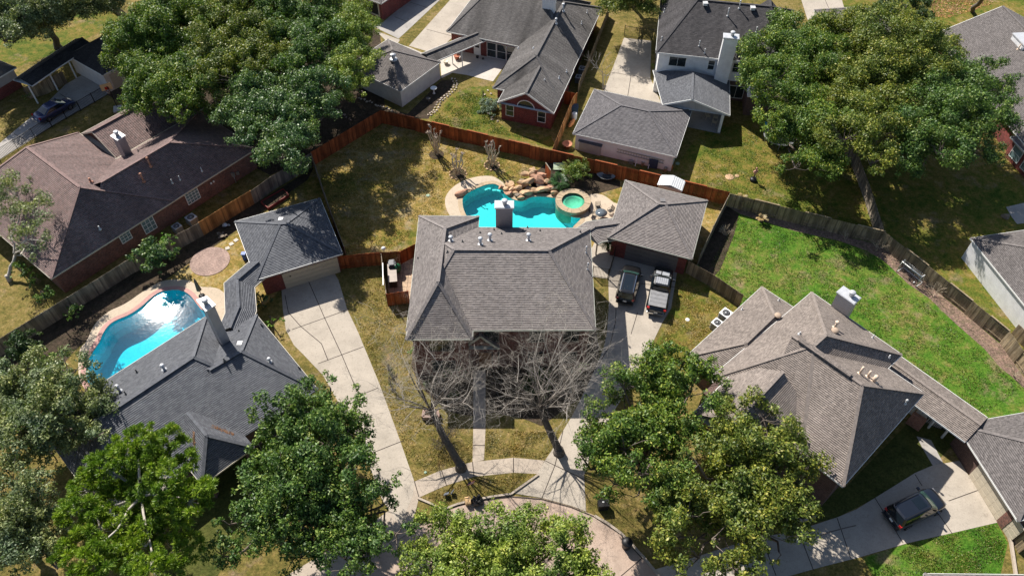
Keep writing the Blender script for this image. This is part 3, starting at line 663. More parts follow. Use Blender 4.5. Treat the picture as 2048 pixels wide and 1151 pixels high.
HF.chimney(gp([(1446.6,65.5),(1478.9,68.4),(1478.9,79),(1446.6,76)], 8.9), 8.9, 2.0, W_WHITE, flue_at=(.55,.45))
HF.close()
FF = wallframe(WF[0], WF[3], WF[1])
for px, py, w, h, c in ((1355,121,2.0,1.25,2),(1422.5,126.5,.75,1.25,1),(1472.5,131,.8,1.25,1)):
    q = g(px,py,4.6); window(HF.root, FF, (Vector((q.x,q.y,0))-FF[0]).dot(FF[1]), 3.95, w, h, c, 1 if c == 2 else 2)
wallpatch(HF.root, FF, 11.6, 5.4, 0, 2.7, B_DARK, 'brick_panel')
q = g(1472,168,1.6); sdo = (Vector((q.x,q.y,0))-FF[0]).dot(FF[1]); window(HF.root, (FF[0]+FF[2]*.02,FF[1],FF[2],FF[3]), sdo, .4, 1.9, 1.7, 2, 1)
for x, y, h, r in ((1455,32,.9,.06),(1478,17,.9,.06),(1398,92,.6,.05),(1409,106,.45,.05),(1512,65,.6,.06),(1504,90,.5,.06),(1566,38,.8,.07),(1568,40,.7,.07),(1328,25,.4,.05),(1323,81,.4,.05)): HF.vent(x,y,h,r,PIPE)
for x, y in ((1410,10),(1505,19)): HF.boxvent(x,y,.5,.28,PIPE)
PF = House('patio_roof', 'blue-grey gabled patio roof against the white two-storey house', 'patio cover', g(1390,240), S_BLUEGREY, W_GREY, TRIM)
cp = gp([(1325.4,209.2),(1460,230.6),(1459,160),(1306,140)], 2.7)
PF.hip(cp, g(1384.5,198.8,4.25), g(1386,143,4.25), True, 'in', over=.3, walls=False)
PF.wall.face([Vector(v) for v in ((cp[0]+(cp[1]-cp[0])*.03)+fb*.2-Vector((0,0,.12)), (cp[0]+(cp[1]-cp[0])*.97)+fb*.2-Vector((0,0,.12)), g(1384.5,198.8,4.1)+fb*.2)]); PF.close()
m = MB()
for x, y in ((1437,264),(1337,240)): q = g(x,y); m.box((q.x,q.y,1.3),(.28,.28,2.6))
m.build('post', WHITEP, PF.root)
GF = House('garage', 'white-walled garage with grey hip roof between the orange fence and the patio roof', 'garage', g(1260,290), S_GREYF2, W_WHITE, TRIM)
w_, n_, s_ = g(1145.5,266.8,2.4), g(1181.7,176.8,2.4), g(1352.7,313.7,2.4); v1 = (s_-w_).normalized(); v2 = Vector((-v1.y,v1.x,0)); l1 = (s_-w_).length; l2 = (n_-w_).dot(v2)
cf = [w_, w_+v2*l2, w_+v2*l2+v1*l1, w_+v1*l1]
WGF = GF.hip(cf, w_+v2*l2/2+v1*4.2+Vector((0,0,1.85)), w_+v2*l2/2+v1*(l1-4.4)+Vector((0,0,1.85)), over=.3); GF.close()

# ------------------------------------------------------------------ right neighbour: tan house, breezeway, garage
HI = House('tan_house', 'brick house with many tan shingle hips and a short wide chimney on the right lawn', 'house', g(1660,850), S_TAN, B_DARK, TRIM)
zi = 5.0
Si, Ei = g(1686,972.3,zi), g(1849.4,785.6,zi); Wi = g(1429,766,zi)
se = (Ei-Si); l_se = se.length; se.normalize(); nw = Vector((-se.y,se.x,0))
if nw.dot(Wi-Si) < 0: nw = -nw
l_sw = (Wi-Si).dot(nw)
A1 = (Si+Ei)/2 + nw*3.4 + Vector((0,0,3.5)); B1 = A1 + nw*6.2
# rear block (its NE end looks over the lawn)
Ni, Qi = g(1623.4,583.5,zi+.012), g(1804.4,708.4,zi+.012); wi2 = Wi + Vector((0,0,.012))
ne = (Qi-Ni); l_ne = ne.length; 
n_in = Vector((ne.y,-ne.x,0)).normalized()
if n_in.dot(wi2-Ni) < 0: n_in = -n_in
ned = ne.normalized(); l_in = (wi2-Ni).dot(n_in)
pk = (Ni+Qi)/2 + n_in*6.4 + Vector((0,0,3.7))
pk2 = (Ni+Qi)/2 + n_in*(l_in-6.2) + Vector((0,0,3.7))
WI2 = HI.hip([Ni,Qi,Qi+n_in*l_in,Ni+n_in*l_in], pk, pk2)
WI1 = HI.hip([Si,Ei,Ei+nw*(l_sw-4),Si+nw*(l_sw-4)], A1, B1, False, 'in')
# raised vent cap on the front ridge
for dd in (0,): HI.roof.beam(A1+nw*1.0+Vector((0,0,.12)), A1+nw*5.6+Vector((0,0,.12)), .45, .16)
# low left wing
z3 = 3.0
T3, L3 = g(1523.7,572.7,z3), g(1372,712,z3); a3 = (L3-T3).normalized(); b3 = Vector((-a3.y,a3.x,0))
if b3.x < 0: b3 = -b3
ll = (L3-T3).length; w3 = 6.6
HI.hip([T3,T3+b3*w3,T3+b3*w3+a3*ll,L3], T3+b3*w3/2+a3*4.0+Vector((0,0,2.2)), T3+b3*w3/2+a3*(ll-3.2)+Vector((0,0,2.2)))
# front gable towards the street, half hidden by the oak
HI.run([g(1566,742,8.0), g(1470,845,8.0)], 3.2, 2.4)
gq = g(1475,842,5.6); HI.wall.box((gq.x+1.6,gq.y+2.2,2.6), (4.6,6,5.2), math.atan2(nw.y,nw.x)+math.pi/2)
HI.chimney(gp([(1672.3,583.5),(1687,570.8),(1723,595.2),(1708.4,608.9)], 6.95), 6.95, -.1, W_GREY, flue_at=(.55,.6))
HI.close()
for x, y, h, r, mt, hat in ((1719,747,.9,.09,PIPE_T,0),(1735,753,.75,.09,PIPE_T,0),(1747,762,.7,.16,PIPE_T,0),(1669,655,.7,.1,PIPE_T,1),(1599,668,.3,.07,PIPE,0),(1484,619,.3,.05,PIPE,0),(1557,601,.3,.05,PIPE,0),(1745,675,.4,.05,PIPE,0),(1810,806,.4,.06,PIPE,1),(1778,714,.3,.06,PIPE,0)): HI.vent(x,y,h,r,mt,bool(hat))
for x, y in ((1555,633),(1669,663)):
    p = HI.hit(x,y)
    if p: m = MB(); m.lathe(p-Vector((0,0,.05)), [(.14,0),(.15,.2),(.32,.22),(.3,.28),(.08,.33)], 14); m.build('roof_vent', plain('vent_tan_dull',(.36,.27,.2),.8), HI.ro)
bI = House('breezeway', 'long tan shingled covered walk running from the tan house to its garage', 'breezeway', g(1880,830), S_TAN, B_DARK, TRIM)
bI.run([g(1784,722,3.4), g(1962,849,3.4)], 1.75, .75); bI.close()
m = MB()
for x, y in ((1846,803),(1880,826),(1908,846)): q = g(x,y,2.5); m.box((q.x+.1,q.y+.1,1.25),(.14,.14,2.5))
m.build('post', TRIM, bI.root)
GJ = House('garage', 'tan hip-roofed garage with cream door facing the black car on the drive', 'garage', g(1960,970), S_GREYTAN, B_DARK, TRIM)
wj, sj = g(1912,848,2.6), g(2036,1041,2.6); jd = (sj-wj).normalized(); jn = Vector((-jd.y,jd.x,0))
if jn.x < 0: jn = -jn
lj = (sj-wj).length; cj = [wj, sj, sj+jn*9.5, wj+jn*9.5]; cj = [wj+jn*9.5, wj, sj, sj+jn*9.5]
cj = [wj, sj, sj+jn*9.5, wj+jn*9.5]
WJ = GJ.hip([cj[3],cj[0],cj[1],cj[2]], (cj[3]+cj[0])/2+jd*4.4+Vector((0,0,2.2)), (cj[1]+cj[2])/2-jd*4.4+Vector((0,0,2.2)), over=.42); GJ.close()
FJ = wallframe(WJ[1], WJ[2], WJ[3]); garage_door(GJ.root, FJ, 5.7, 5.6, 2.2, DOOR_T)
wallpatch(GJ.root, FJ, lj-1.2, .7, 0, 2.3, B_BROWN, 'stone_pier', .1)

# ------------------------------------------------------------------ far right buildings
GH = House('garage', 'grey-roofed outbuilding with long white siding wall at the right edge', 'garage', g(1990,560), S_GREYTAN, W_WHITE, TRIM)
h0 = g(1941,475.7,2.7); h1 = g(2048,607.7,2.7); hd = (h1-h0).normalized(); hn = Vector((-hd.y,hd.x,0))
if hn.x < 0: hn = -hn
ch = [h0+hn*7.4, h0, h0+hd*15, h0+hd*15+hn*7.4]
GH.hip(ch, h0+hn*3.7+hd*3.7+Vector((0,0,1.6)), h0+hn*3.7+hd*11.3+Vector((0,0,1.6)), over=.2); GH.close()
HGx = House('brick_house', 'red brick house with wide grey roof behind the big oak at the right edge', 'house', g(2030,200), S_GREYTAN, B_RED, TRIM)
r0, r1 = g(2006,12,6.4), g(2048,55,6.4); rdx = (r1-r0).normalized(); rn = Vector((-rdx.y,rdx.x,0))
if rn.x > 0: rn = -rn
hw = 7.6
cG4 = [r0+rn*hw, r0-rn*hw, r0-rn*hw+rdx*24, r0+rn*hw+rdx*24]
for c in cG4: c.z = 2.8
WGx = HGx.hip(cG4, r0, r0+rdx*24, True, True)
q = g(2008,311,0); q2 = g(2060,368,0); bd2 = (q2-q).normalized(); bn = Vector((-bd2.y,bd2.x,0))
if bn.x < 0: bn = -bn
zq = 2.5; b0 = q+Vector((0,0,zq))-bd2*.3-bn*.35
WBx = HGx.hip([b0+bn*4.5,b0,b0+bd2*5,b0+bd2*5+bn*4.5], b0+bn*2.2+bd2*1.6+Vector((0,0,.8)), b0+bn*2.2+bd2*3.4+Vector((0,0,.8)), over=.32)
HGx.chimney([Vector((g(2040,95,5).x,g(2040,95,5).y,0))+rdx*a+rn*b for a,b in ((-1.2,-1),(1.6,-1),(1.6,1),(-1.2,1))], 6.3, 3.2, W_WHITE, flue=False)
HGx.close()
FX = wallframe(WBx[1], WBx[2], WBx[3]); window(HGx.root, FX, 1.3, .55, 1.5, 1.5, 1, 2, TRIM, GLASS_G); window(HGx.root, FX, 3.4, .55, 1.5, 1.5, 1, 2, TRIM, GLASS_G)
FX2 = wallframe(WGx[0], WGx[3], WGx[1]); window(HGx.root, FX2, 9.5, .6, 1.8, 1.5, 2, 2)
HGx.vent(2036,99,.7,.07,PIPE_T,False)
GK = House('garage', 'small tan-roofed garage just below the pale drive at the top right', 'garage', g(1670,40), S_GREYTAN, W_LIGHT, TRIM)
t0 = g(1628,20,2.6); t1 = g(1720,18,2.6); td = (t1-t0).normalized(); tn = Vector((-td.y,td.x,0))
if tn.y > 0: tn = -tn
GK.hip([t0,t0+tn*8,t0+tn*8+td*9,t0+td*9], t0+tn*2.5+td*4+Vector((0,0,1.7)), t0+tn*3+td*5+Vector((0,0,1.7))); GK.close()
HZ = House('house', 'pale-guttered roof edge showing at the very bottom right of the frame', 'house', g(1935,1180), S_GREYTAN, B_DARK, TRIM)
z0_, z1_ = g(1848,1146,2.7), g(2060,1148,2.7); zd = (z1_-z0_).normalized(); zn = Vector((zd.y,-zd.x,0)); lz = (z1_-z0_).length
HZ.hip([z0_+zn*8,z0_,z0_+zd*lz,z0_+zd*lz+zn*8], z0_+zn*4+zd*4+Vector((0,0,2)), z0_+zn*4+zd*(lz-4)+Vector((0,0,2))); HZ.close()
# ------------------------------------------------------------------ ground, lawns, paving, pools
def smooth_poly(P, n=3):
    """closed Catmull-Rom curve through the points"""
    out = []; k = len(P)
    for i in range(k):
        p0, p1, p2, p3 = (Vector(P[(i+j-1) % k]) for j in range(4))
        for t in [j/n for j in range(n)]:
            out.append(.5*((2*p1)+(p2-p0)*t+(2*p0-5*p1+4*p2-p3)*t*t+(3*p1-p0-3*p2+p3)*t**3))
    return out
def offset_poly(P, d):
    n = len(P); ar = sum(P[i].x*P[(i+1)%n].y - P[(i+1)%n].x*P[i].y for i in range(n)); sg = 1 if ar > 0 else -1; out = []
    for i in range(n):
        a = (P[i]-P[i-1]); b = (P[(i+1)%n]-P[i]); a.z = b.z = 0; a.normalize(); b.normalize()
        m = Vector((a.y+b.y, -(a.x+b.x), 0)); m.normalize(); out.append(P[i] + m*(d*sg))
    return out
def clip_hole(outer, hole): return hole
def sheet(name, pts, z, mt, holes=(), kind='structure', world=False, thick=0, parent=None):
    P = [Vector((p[0], p[1], z)) for p in (pts if world else gp(pts, 0))]
    Hs = [[Vector((p[0], p[1], z)) for p in h] for h in holes]
    loops = [P] + Hs; flat = [v for l in loops for v in l]
    tris = tessellate_polygon([[v.copy() for v in l] for l in loops]); m = MB(); vs = [tuple(v) for v in flat]
    fs = []
    for t in tris:
        a, b, c = (flat[i] for i in t)
        fs.append(list(t) if (b-a).cross(c-a).z > 0 else [t[0], t[2], t[1]])
    m.add(vs, fs)
    if thick:
        for l in loops:
            n = len(l)
            for i in range(n):
                a, b = l[i], l[(i+1) % n]; m.face([a, b, b-Vector((0,0,thick)), a-Vector((0,0,thick))])
    o = m.build(name, mt, parent)
    if kind: o['kind'] = kind
    return o
poolM = smooth_poly([Vector((*p, 0)) for p in [tuple(g(*q))[:2] for q in cK((378,425),(388,380),(440,332),(520,290),(600,258),(660,243),(720,245),(775,275),(805,318),(850,372),(930,408),(1000,415),(1060,385),(1130,370),(1230,372),(1300,382),(1365,394),(1390,480),(1450,550),(1520,582),(1600,592),(1575,632),(1530,675),(1490,715),(1350,742),(1000,745),(700,735),(560,700),(470,640),(410,555),(384,485))]], 2)
poolL = smooth_poly([Vector((*p, 0)) for p in [tuple(g(*q))[:2] for q in cFz((135,800),(240,642),(270,570),(310,500),(365,440),(440,398),(510,370),(580,335),(645,292),(700,250),(750,203),(815,150),(880,115),(960,98),(1050,95),(1125,115),(1190,160),(1240,225),(1290,290),(1345,340),(1330,430),(1225,480),(930,675),(730,800),(590,905),(460,1010),(330,1080),(230,1110),(140,1080),(105,950))]], 2)
HOLES = [poolM, poolL]
BIG = [Vector((x, y, 0)) for x, y in ((-300,-150),(300,-150),(300,420),(-300,420))]
sheet('ground', BIG, 0, G_BASE, HOLES, world=True)

sheet('lawn', [(628,329),(765,246),(935,286),(1102,326),(1300,372),(1452,410),(1396,527),(1385,520),(1200,480),(1190,520),(1180,640),(830,640),(803,520),(690,538),(655,430)], .004, G_GOLD, [poolM])
sheet('lawn', [(1452,410),(1757,488),(1928,626),(2000,686),(2060,770),(2100,850),(1960,850),(1780,730),(1610,640),(1480,612),(1372,545),(1396,527)], .005, G_GREEN)
sheet('lawn', [(335,556),(388,517),(425,496),(462,472),(500,455),(600,390),(628,330),(692,515),(675,545),(560,580),(500,640),(452,600)], .006, G_GOLD)
sheet('lawn', cI((180,330),(390,210),(520,60),(700,-30),(950,-40),(1000,130),(1000,300),(1050,360),(1200,430),(1540,470),(1600,590),(1560,600),(1000,460)), .004, G_MIX)
sheet('lawn', [(1345,350),(1352,330),(1410,255),(1500,240),(1560,190),(1690,290),(1757,478),(1600,446),(1452,407),(1380,372)], .005, G_MIX)
sheet('lawn', [(1760,482),(1700,310),(1850,250),(2012,309),(2070,380),(2070,720),(1985,645),(1925,600)], .006, G_MIX)
sheet('lawn', cS((870,1151),(1770,945),(1880,1150),(1800,1500),(500,1500),(400,1300)), .007, G_GREEN)
sheet('lawn', [(1310,690),(1375,545),(1470,612),(1530,640),(1400,720),(1290,800)], .008, G_MIX)
sheet('lawn', [(1590,-60),(2060,-60),(2060,60),(1860,60),(1760,40),(1680,30)], .008, G_MIX)
sheet('lawn', [(50,-60),(250,-60),(235,45),(130,100),(20,140),(-30,140),(-80,60)], .005, G_MIX)
sheet('lawn', [(840,992),(900,968),(948,951),(1027,944),(1074,947),(1021,984),(942,997),(889,1014)], .009, G_BASE)
# beds of soil and mulch, and sheets with shade painted in their colour
sheet('mulch_bed', [(1454,412),(1757,489),(1930,628),(2001,688),(2056,765)] + [(2047,775)] + cRR((1900,562),(1800,482),(1640,292),(1340,30)) + cP((1080,905),(860,755),(620,525)) + [(1735,502),(1680,482),(1590,462),(1480,428)], .012, MULCH)
sheet('soil_or_shade_sheet', [(1396,528),(1453,411),(1478,428),(1468,470),(1440,540),(1420,560)], .016, SOIL)
sheet('soil_or_shade_sheet', [(815,228),(884,160),(908,160),(902,178),(893,192),(868,214),(857,238),(800,236),(700,205),(690,190)], .012, SOIL)
sheet('soil_or_shade_sheet', [(-20,700),(95,640),(200,575),(330,500),(388,480),(470,432),(628,335),(615,360),(500,440),(460,470),(400,512),(340,553),(290,582),(210,650),(150,700),(100,760),(-20,800)], .012, SOIL, [])
sheet('soil_or_shade_sheet', [(1062,352),(1100,320),(1190,345),(1240,362),(1240,375),(1180,392),(1128,392),(1090,392),(1060,380)], .012, SOIL)
sheet('soil_or_shade_sheet', [(150,100+20),(300,60),(760,60),(770,220),(640,310),(540,350),(420,290),(300,240),(215,190)], .010, SOIL)
sheet('soil_or_shade_sheet', cV((200,150),(560,120),(1310,60),(1330,200),(1290,360),(1200,480),(1090,560),(980,640),(880,600),(700,560),(560,580),(440,560),(330,480),(240,400),(190,280)), .010, SOIL)  # soil round the shrubs; its dark colour also paints in the front-yard shade
sheet('soil_or_shade_sheet', [(1545,980),(1690,975),(1860,800),(1925,870),(1865,930),(1749,996),(1670,1036),(1600,1050)], .010, grassmat('grass_painted_shade', [(.35,(.05,.06,.016)), (.6,(.09,.095,.026))], .3, 1.2))  # grass coloured dark to stand in for shade beside the tan house
sheet('soil_or_shade_sheet', [(420,960),(560,800),(640,760),(690,850),(560,1060),(500,1100),(470,1085),(430,1160),(300,1160)], .010, bpy.data.materials['grass_painted_shade'])  # same dark grass colour, painted in for the deep shade here
# concrete
sheet('street', [(823,1057),(889,1018),(942,1001),(1024,991),(1084,996),(1143,1012),(1189,1030),(1242,1065),(1286,1113),(1330,1165),(1420,1300),(1380,1500),(700,1500),(560,1320),(640,1190),(691,1147),(738,1117)], .02, STREETM)
WALKB = [(548,1165),(640,1110),(720,1062),(786,1014),(829,962),(879,941),(945,923),(1027,914.6),(1089,920),(1076,947),(1027,944.4),(948,952.6),(889,971),(838,994),(823,1056),(738,1116),(691,1146),(650,1190)]
sheet('pavement', WALKB, .016, WALKM)
sheet('pavement', [(946.5,740),(971,740),(971,858),(968,919),(945,924),(946.5,856)], .018, WALKM)
sheet('driveway', [(563,577),(668,545),(677,560),(694,617),(716.7,665),(760,770),(800,880),(829,963),(826,990),(800,1050),(765,1000),(735,920),(700,845),(646,750),(610,712),(588,690),(572,660),(566,620)], .022, CONC)
sheet('driveway', [(1217,500),(1240,490),(1372,530),(1354,544),(1342,616),(1323,648),(1311,673),(1285,730),(1235,810),(1195,875),(1168,950),(1172,1022),(1143,1011),(1084,995),(1022,985),(1074,948),(1090,920),(1105,898),(1126,861),(1145,830),(1180,760),(1206,700),(1213,670),(1218,610),(1217,577)], .023, CONC)
sheet('driveway', [(1918.8,920.6),(1865,930),(1830,945),(1790,970),(1749.6,995),(1712,1018),(1673.4,1034),(1630,1048),(1592,1060),(1500,1078),(1400,1110),(1310,1138),(1335,1180),(1450,1190),(1592,1147),(1650,1131),(1717,1114),(1816,1085),(1900,1066),(1994.6,1044)], .022, CONC)
sheet('pavement', cS((945,60),(1095,100),(1225,345),(1115,365),(1000,170)), .018, CONC_G)
sheet('pavement', cRR((940,810),(1100,870),(1330,1060),(1340,1100),(1180,1110),(860,950)), .017, CONC_G)
sheet('driveway', [(-30,300),(0,286),(66,231),(103,197),(130,170),(166,149),(217,174),(217,188),(110,248),(0,318),(-30,336)], .018, CONC_G)
sheet('driveway', [(746,53),(766,45),(830,-10),(900,-40),(935,-40),(880,0),(822,55),(797,78)], .018, CONC_G)
sheet('driveway', [(818,92),(905,-5),(940,-40),(985,-40),(930,30),(905,75),(870,108)], .018, CONC)
sheet('pavement', [(752,62),(800,80),(795,88),(820,95),(850,108),(790,100)], .015, CONC)
sheet('driveway', [(1207,182),(1222,145),(1248,76),(1302.6,82),(1300.6,156),(1322,206)], .018, CONC)
sheet('patio', [(883,157),(905,146),(932,150),(986,163),(1035,95),(960,80),(880,118)], .018, CONC_W)
sheet('patio', [(1320,200),(1330,245),(1440,268),(1452,215)], .03, concrete('concrete_dark', (.3,.3,.31)))  # a slab of darker grey concrete than the drives
sheet('driveway', [(1590,-40),(1672,-40),(1690,22),(1615,40)], .018, CONC)
sheet('patio', [(2012,414),(2060,403),(2060,445),(2034,448),(2022,432)], .018, CONC_G)
sheet('patio', cL((255,780),(330,640),(420,630),(480,700),(500,830),(440,1060),(280,1040)) , .019, CONC)
def pool(name, label, P, depth, plaster, water, wl=-.13):
    r = thing(name, label, 'swimming pool', sum(P, Vector((0,0,0)))/len(P))
    m = MB(); n = len(P)
    fl = offset_poly(P, -.35)
    for i in range(n):
        j = (i+1) % n; a, b = P[i], P[j]; c, d = fl[j], fl[i]
        m.face([Vector((a.x,a.y,.02)), Vector((b.x,b.y,.02)), Vector((b.x,b.y,-depth*.75)), Vector((a.x,a.y,-depth*.75))])
        m.face([Vector((a.x,a.y,-depth*.75)), Vector((b.x,b.y,-depth*.75)), Vector((c.x,c.y,-depth)), Vector((d.x,d.y,-depth))])
    fl3 = [Vector((p.x,p.y,-depth)) for p in fl]; m.add([tuple(v) for v in fl3], [list(t) if (fl3[t[1]]-fl3[t[0]]).cross(fl3[t[2]]-fl3[t[0]]).z > 0 else list(t)[::-1] for t in tessellate_polygon([fl3])])
    m.build('basin', plaster, r)
    w = MB(); P3 = [Vector((p.x,p.y,wl)) for p in P]
    w.add([tuple(v) for v in P3], [list(t) if (P3[t[1]]-P3[t[0]]).cross(P3[t[2]]-P3[t[0]]).z > 0 else list(t)[::-1] for t in tessellate_polygon([P3])]); w.build('water', water, r)
    return r
def ring(P, w, z, h, mt, name, parent, i0=0, i1=None):
    O = offset_poly(P, w); I = offset_poly(P, -.06); n = len(P); m = MB(); rg = range(i0, i1 if i1 is not None else n)
    for i in rg:
        j = (i+1) % n
        m.face([Vector((I[i].x,I[i].y,z)), Vector((I[j].x,I[j].y,z)), Vector((O[j].x,O[j].y,z)), Vector((O[i].x,O[i].y,z))])
        m.face([Vector((I[j].x,I[j].y,z)), Vector((I[i].x,I[i].y,z)), Vector((I[i].x,I[i].y,z-h)), Vector((I[j].x,I[j].y,z-h))])
        m.face([Vector((O[i].x,O[i].y,z)), Vector((O[j].x,O[j].y,z)), Vector((O[j].x,O[j].y,z-h)), Vector((O[i].x,O[i].y,z-h))])
    o = m.build(name, mt, parent); return o
PM = pool('swimming_pool', 'turquoise freeform pool with rock waterfall behind the central house', poolM, 1.35, PLASTER, WATER)
PL = pool('swimming_pool', 'blue pool with pink coping and dazzling sun glint beside the slate house', poolL, 1.9, PLASTER_L, WATER_L)
ring(poolM, .42, .055, .07, FLAG, 'coping', PM)
ring(poolL, .38, .055, .07, COPING_R, 'coping', PL)
mo = smooth_poly([Vector((*tuple(g(*q))[:2], 0)) for q in cK((205,410),(225,350),(270,295),(340,240),(430,200),(520,175),(620,163),(700,172),(750,198),(800,235),(860,320),(940,365),(1000,375),(1130,345),(1330,350),(1380,320),(1500,310),(1640,365),(1700,352),(1770,348),(1850,375),(1930,436),(1990,470),(1990,640),(1700,745),(1500,800),(700,800),(450,780),(330,690),(265,590),(215,490))], 2)
sheet('pool_deck', mo, .04, DECKM, [offset_poly(poolM, .02)], world=True, thick=.05)
lo = smooth_poly([Vector((*tuple(g(*q))[:2], 0)) for q in cFz((55,700),(110,640),(150,560),(200,460),(260,390),(350,320),(430,282),(500,250),(580,200),(650,150),(740,92),(830,40),(900,10),(1000,-5),(1100,-2),(1170,5),(1230,40),(1300,70),(1400,75),(1480,95),(1540,150),(1570,210),(1560,420),(1300,570),(800,880),(420,1160),(200,1190),(60,1050),(35,850))], 2)
sheet('pool_deck', lo, .04, DECKM, [offset_poly(poolL, .02)], world=True, thick=.05)
# steps and shallow shelf of the left pool
m = MB()
for pts in ([(610,292),(640,278),(672,276)],[(688,293),(730,290),(775,305),(800,330)]):
    P = gp(cK(*pts))
    for p, q in zip(P[:-1], P[1:]): m.beam(Vector((p.x,p.y,-.24)), Vector((q.x,q.y,-.24)), .22, .1)
m.build('step', WHITEP, PM)
# spa
sp = g(1145.6,408.5); spa = thing('hot_tub', 'raised round spa with stone rim at the right end of the turquoise pool', 'hot tub', sp)
m = MB(); n = 40
for k in range(n):
    a0, a1 = 2*math.pi*k/n, 2*math.pi*(k+1)/n; D = lambda r, a, z: sp + Vector((r*math.cos(a), r*math.sin(a), z))
    m.face([D(1.28,a0,.5),D(1.28,a1,.5),D(1.28,a1,.05),D(1.28,a0,.05)][::-1]); m.face([D(1.84,a0,.5),D(1.84,a1,.5),D(1.84,a1,-1.6),D(1.84,a0,-1.6)][::-1])
m.build('spa_wall', FLAG, spa)
m = MB()
for k in range(22):
    a0, a1 = 2*math.pi*k/22+.006+rng.uniform(-.03,.03), 2*math.pi*(k+1)/22-.006; zt = .56 + rng.uniform(-.012,.012)
    P = [sp+Vector((r*math.cos(a),r*math.sin(a),0)) for r, a in ((1.22,a0),(1.22,a1),(1.9,a1),(1.9,a0))]; m.prism(P, .49, zt)
m.build('rim_stone', FLAG, spa)
m = MB(); m.lathe(sp+Vector((0,0,.05)), [(.75,0),(.75,.02)], 24); m.lathe(sp+Vector((0,0,.045)), [(1.28,0),(1.28,.004)], 24); m.build('basin', concrete('spa_plaster', (.5,.66,.52), .15, 2.0), spa)
m = MB(); m.lathe(sp+Vector((0,0,.05)), [(1.28,.2),(1.28,.24),(.8,.24),(.75,.0)], 24); m.build('bench', concrete('spa_bench', (.62,.74,.62), .2, 3.0), spa)
m = MB(); m.face([sp+Vector((1.28*math.cos(2*math.pi*k/32),1.28*math.sin(2*math.pi*k/32),.42)) for k in range(32)]); m.build('water', WATER_S, spa)
# joints and kerbs
def strip(pts, w, z, m=None, world=False):
    m = m or MB(); P = pts if world else gp(pts, 0)
    for a, b in zip(P[:-1], P[1:]):
        d = Vector((b.x-a.x, b.y-a.y, 0)); d.normalize(); n = Vector((-d.y, d.x, 0))*w/2
        m.face([Vector((q.x,q.y,z)) for q in (a+n, a-n, b-n, b+n)][::1])
    return m
J = MB()
for pts in ([(617,562),(650,637),(683,708),(722,800)],[(584,659),(699,618)],[(636,727),(727,693)],[(702,797),(757,775)],[(745,905),(808,880)],[(570,590),(577,625),(601,652),(643,687),(656,720)],
    [(829.8,948),(0,0)][:1]*0 + [(1829.8,948),(1844,971)],[(1749.6,995),(1806,1085)],[(1674,1035),(1702,1117)],[(1858,1000),(1904,1066)],[(1897,1001),(1955,980)],[(1597,1062),(1627,1140)],[(1525,1080),(1552,1150)],
    [(1286,1113.5),(1242,1151)],[(1232,617),(1231,644),(1220,690),(1190,740)],[(1215,560),(1355,575)],[(1264,612),(1280,570)],[(1262,668),(1275,625)],
    [(945,923),(948,952)],[(1027,915),(1027,944)],[(1089,920),(1172,960)],[(1084,995),(1110,930),(1126,861)],[(587,1126),(573,1097)],[(640,1112),(665,1135)],[(829,962),(838,994)],[(883,940),(893,970)],[(946,856),(971,857)],[(946,890),(969,890)],
    [(28,268),(53,281)],[(120,188),(150,207)],[(1222,145),(1301,158)],[(1262,152),(1255,195)],[(853,59),(902,72)],[(789,34),(815,44)],[(820,5),(855,16)],[(1650,0),(1657,16)],[(1875,826),(1850,848)],[(820,20),(760,60)][:0] or [(700,1090),(735,1115)]):
    if len(pts) > 1: strip(pts, .065, .027, J)
o = J.build('paving_joints', JOINT); o['kind'] = 'structure'
m = MB(); strip([(1640,1070),(1660,1063),(1690,1055),(1712,1050)], .1, .0275, m); o = m.build('crack', plain('crack_stain', (.16,.13,.11), .95), None); o['kind'] = 'structure'
K = MB()
def kerbline(pts, h=.14, w=.16):
    P = gp(pts, 0)
    for a, b in zip(P[:-1], P[1:]): K.beam(Vector((a.x,a.y,h/2)), Vector((b.x,b.y,h/2)), w, h)
kerbline([(836,996),(888,1018),(915,1008),(942,1001),(985,993),(1022,988),(1050,968),(1077,949)]); kerbline([(1189,1031),(1215,1046),(1242,1066),(1265,1090),(1288,1115),(1325,1160)], .1, .2); kerbline([(823,1058),(780,1085),(738,1118),(691,1149)], .1, .2)
kerbline(cS((1835,985),(1870,1050),(1905,1151)) + [(2030,1150)], .25, .18)
o = K.build('kerb', WALKM); o['kind'] = 'structure'
m = MB(); strip([(888,1019),(942,1003),(1024,993),(1084,998),(1143,1014),(1189,1033),(1242,1068),(1286,1117)], .12, .0275, m); strip([(823,1060),(888,1019)], .1, .0275, m); o = m.build('gutter_joint', JOINT); o['kind'] = 'structure'
# brick circle and stepping stones of the left garden
def disc(name, px, py, rx, z0, z1, mt, n=28): 
    c = g(px, py); m = MB(); m.prism([c+Vector((rx*math.cos(2*math.pi*k/n), rx*math.sin(2*math.pi*k/n), 0)) for k in range(n)], z0, z1); return m.build(name, mt)
o = disc('brick_circle', 420, 522.5, 1.95, 0, .05, B_PINK); tag(o, 'round pink brick paving circle on the dry lawn by the slate garage', 'patio')
for i, (x, y) in enumerate(((455,496.5),(463,488),(472,480.5))):
    c = g(x, y); m = MB(); m.box((c.x,c.y,.03),(.42,.4,.06), .5+.2*i); o = m.build('stepping_stone', CONC_W)
    tag(o, ('white stepping stone nearest the brick circle','middle white stepping stone of three','white stepping stone nearest the slate garage')[i], 'stepping stone', 'stepping stones on the left lawn')
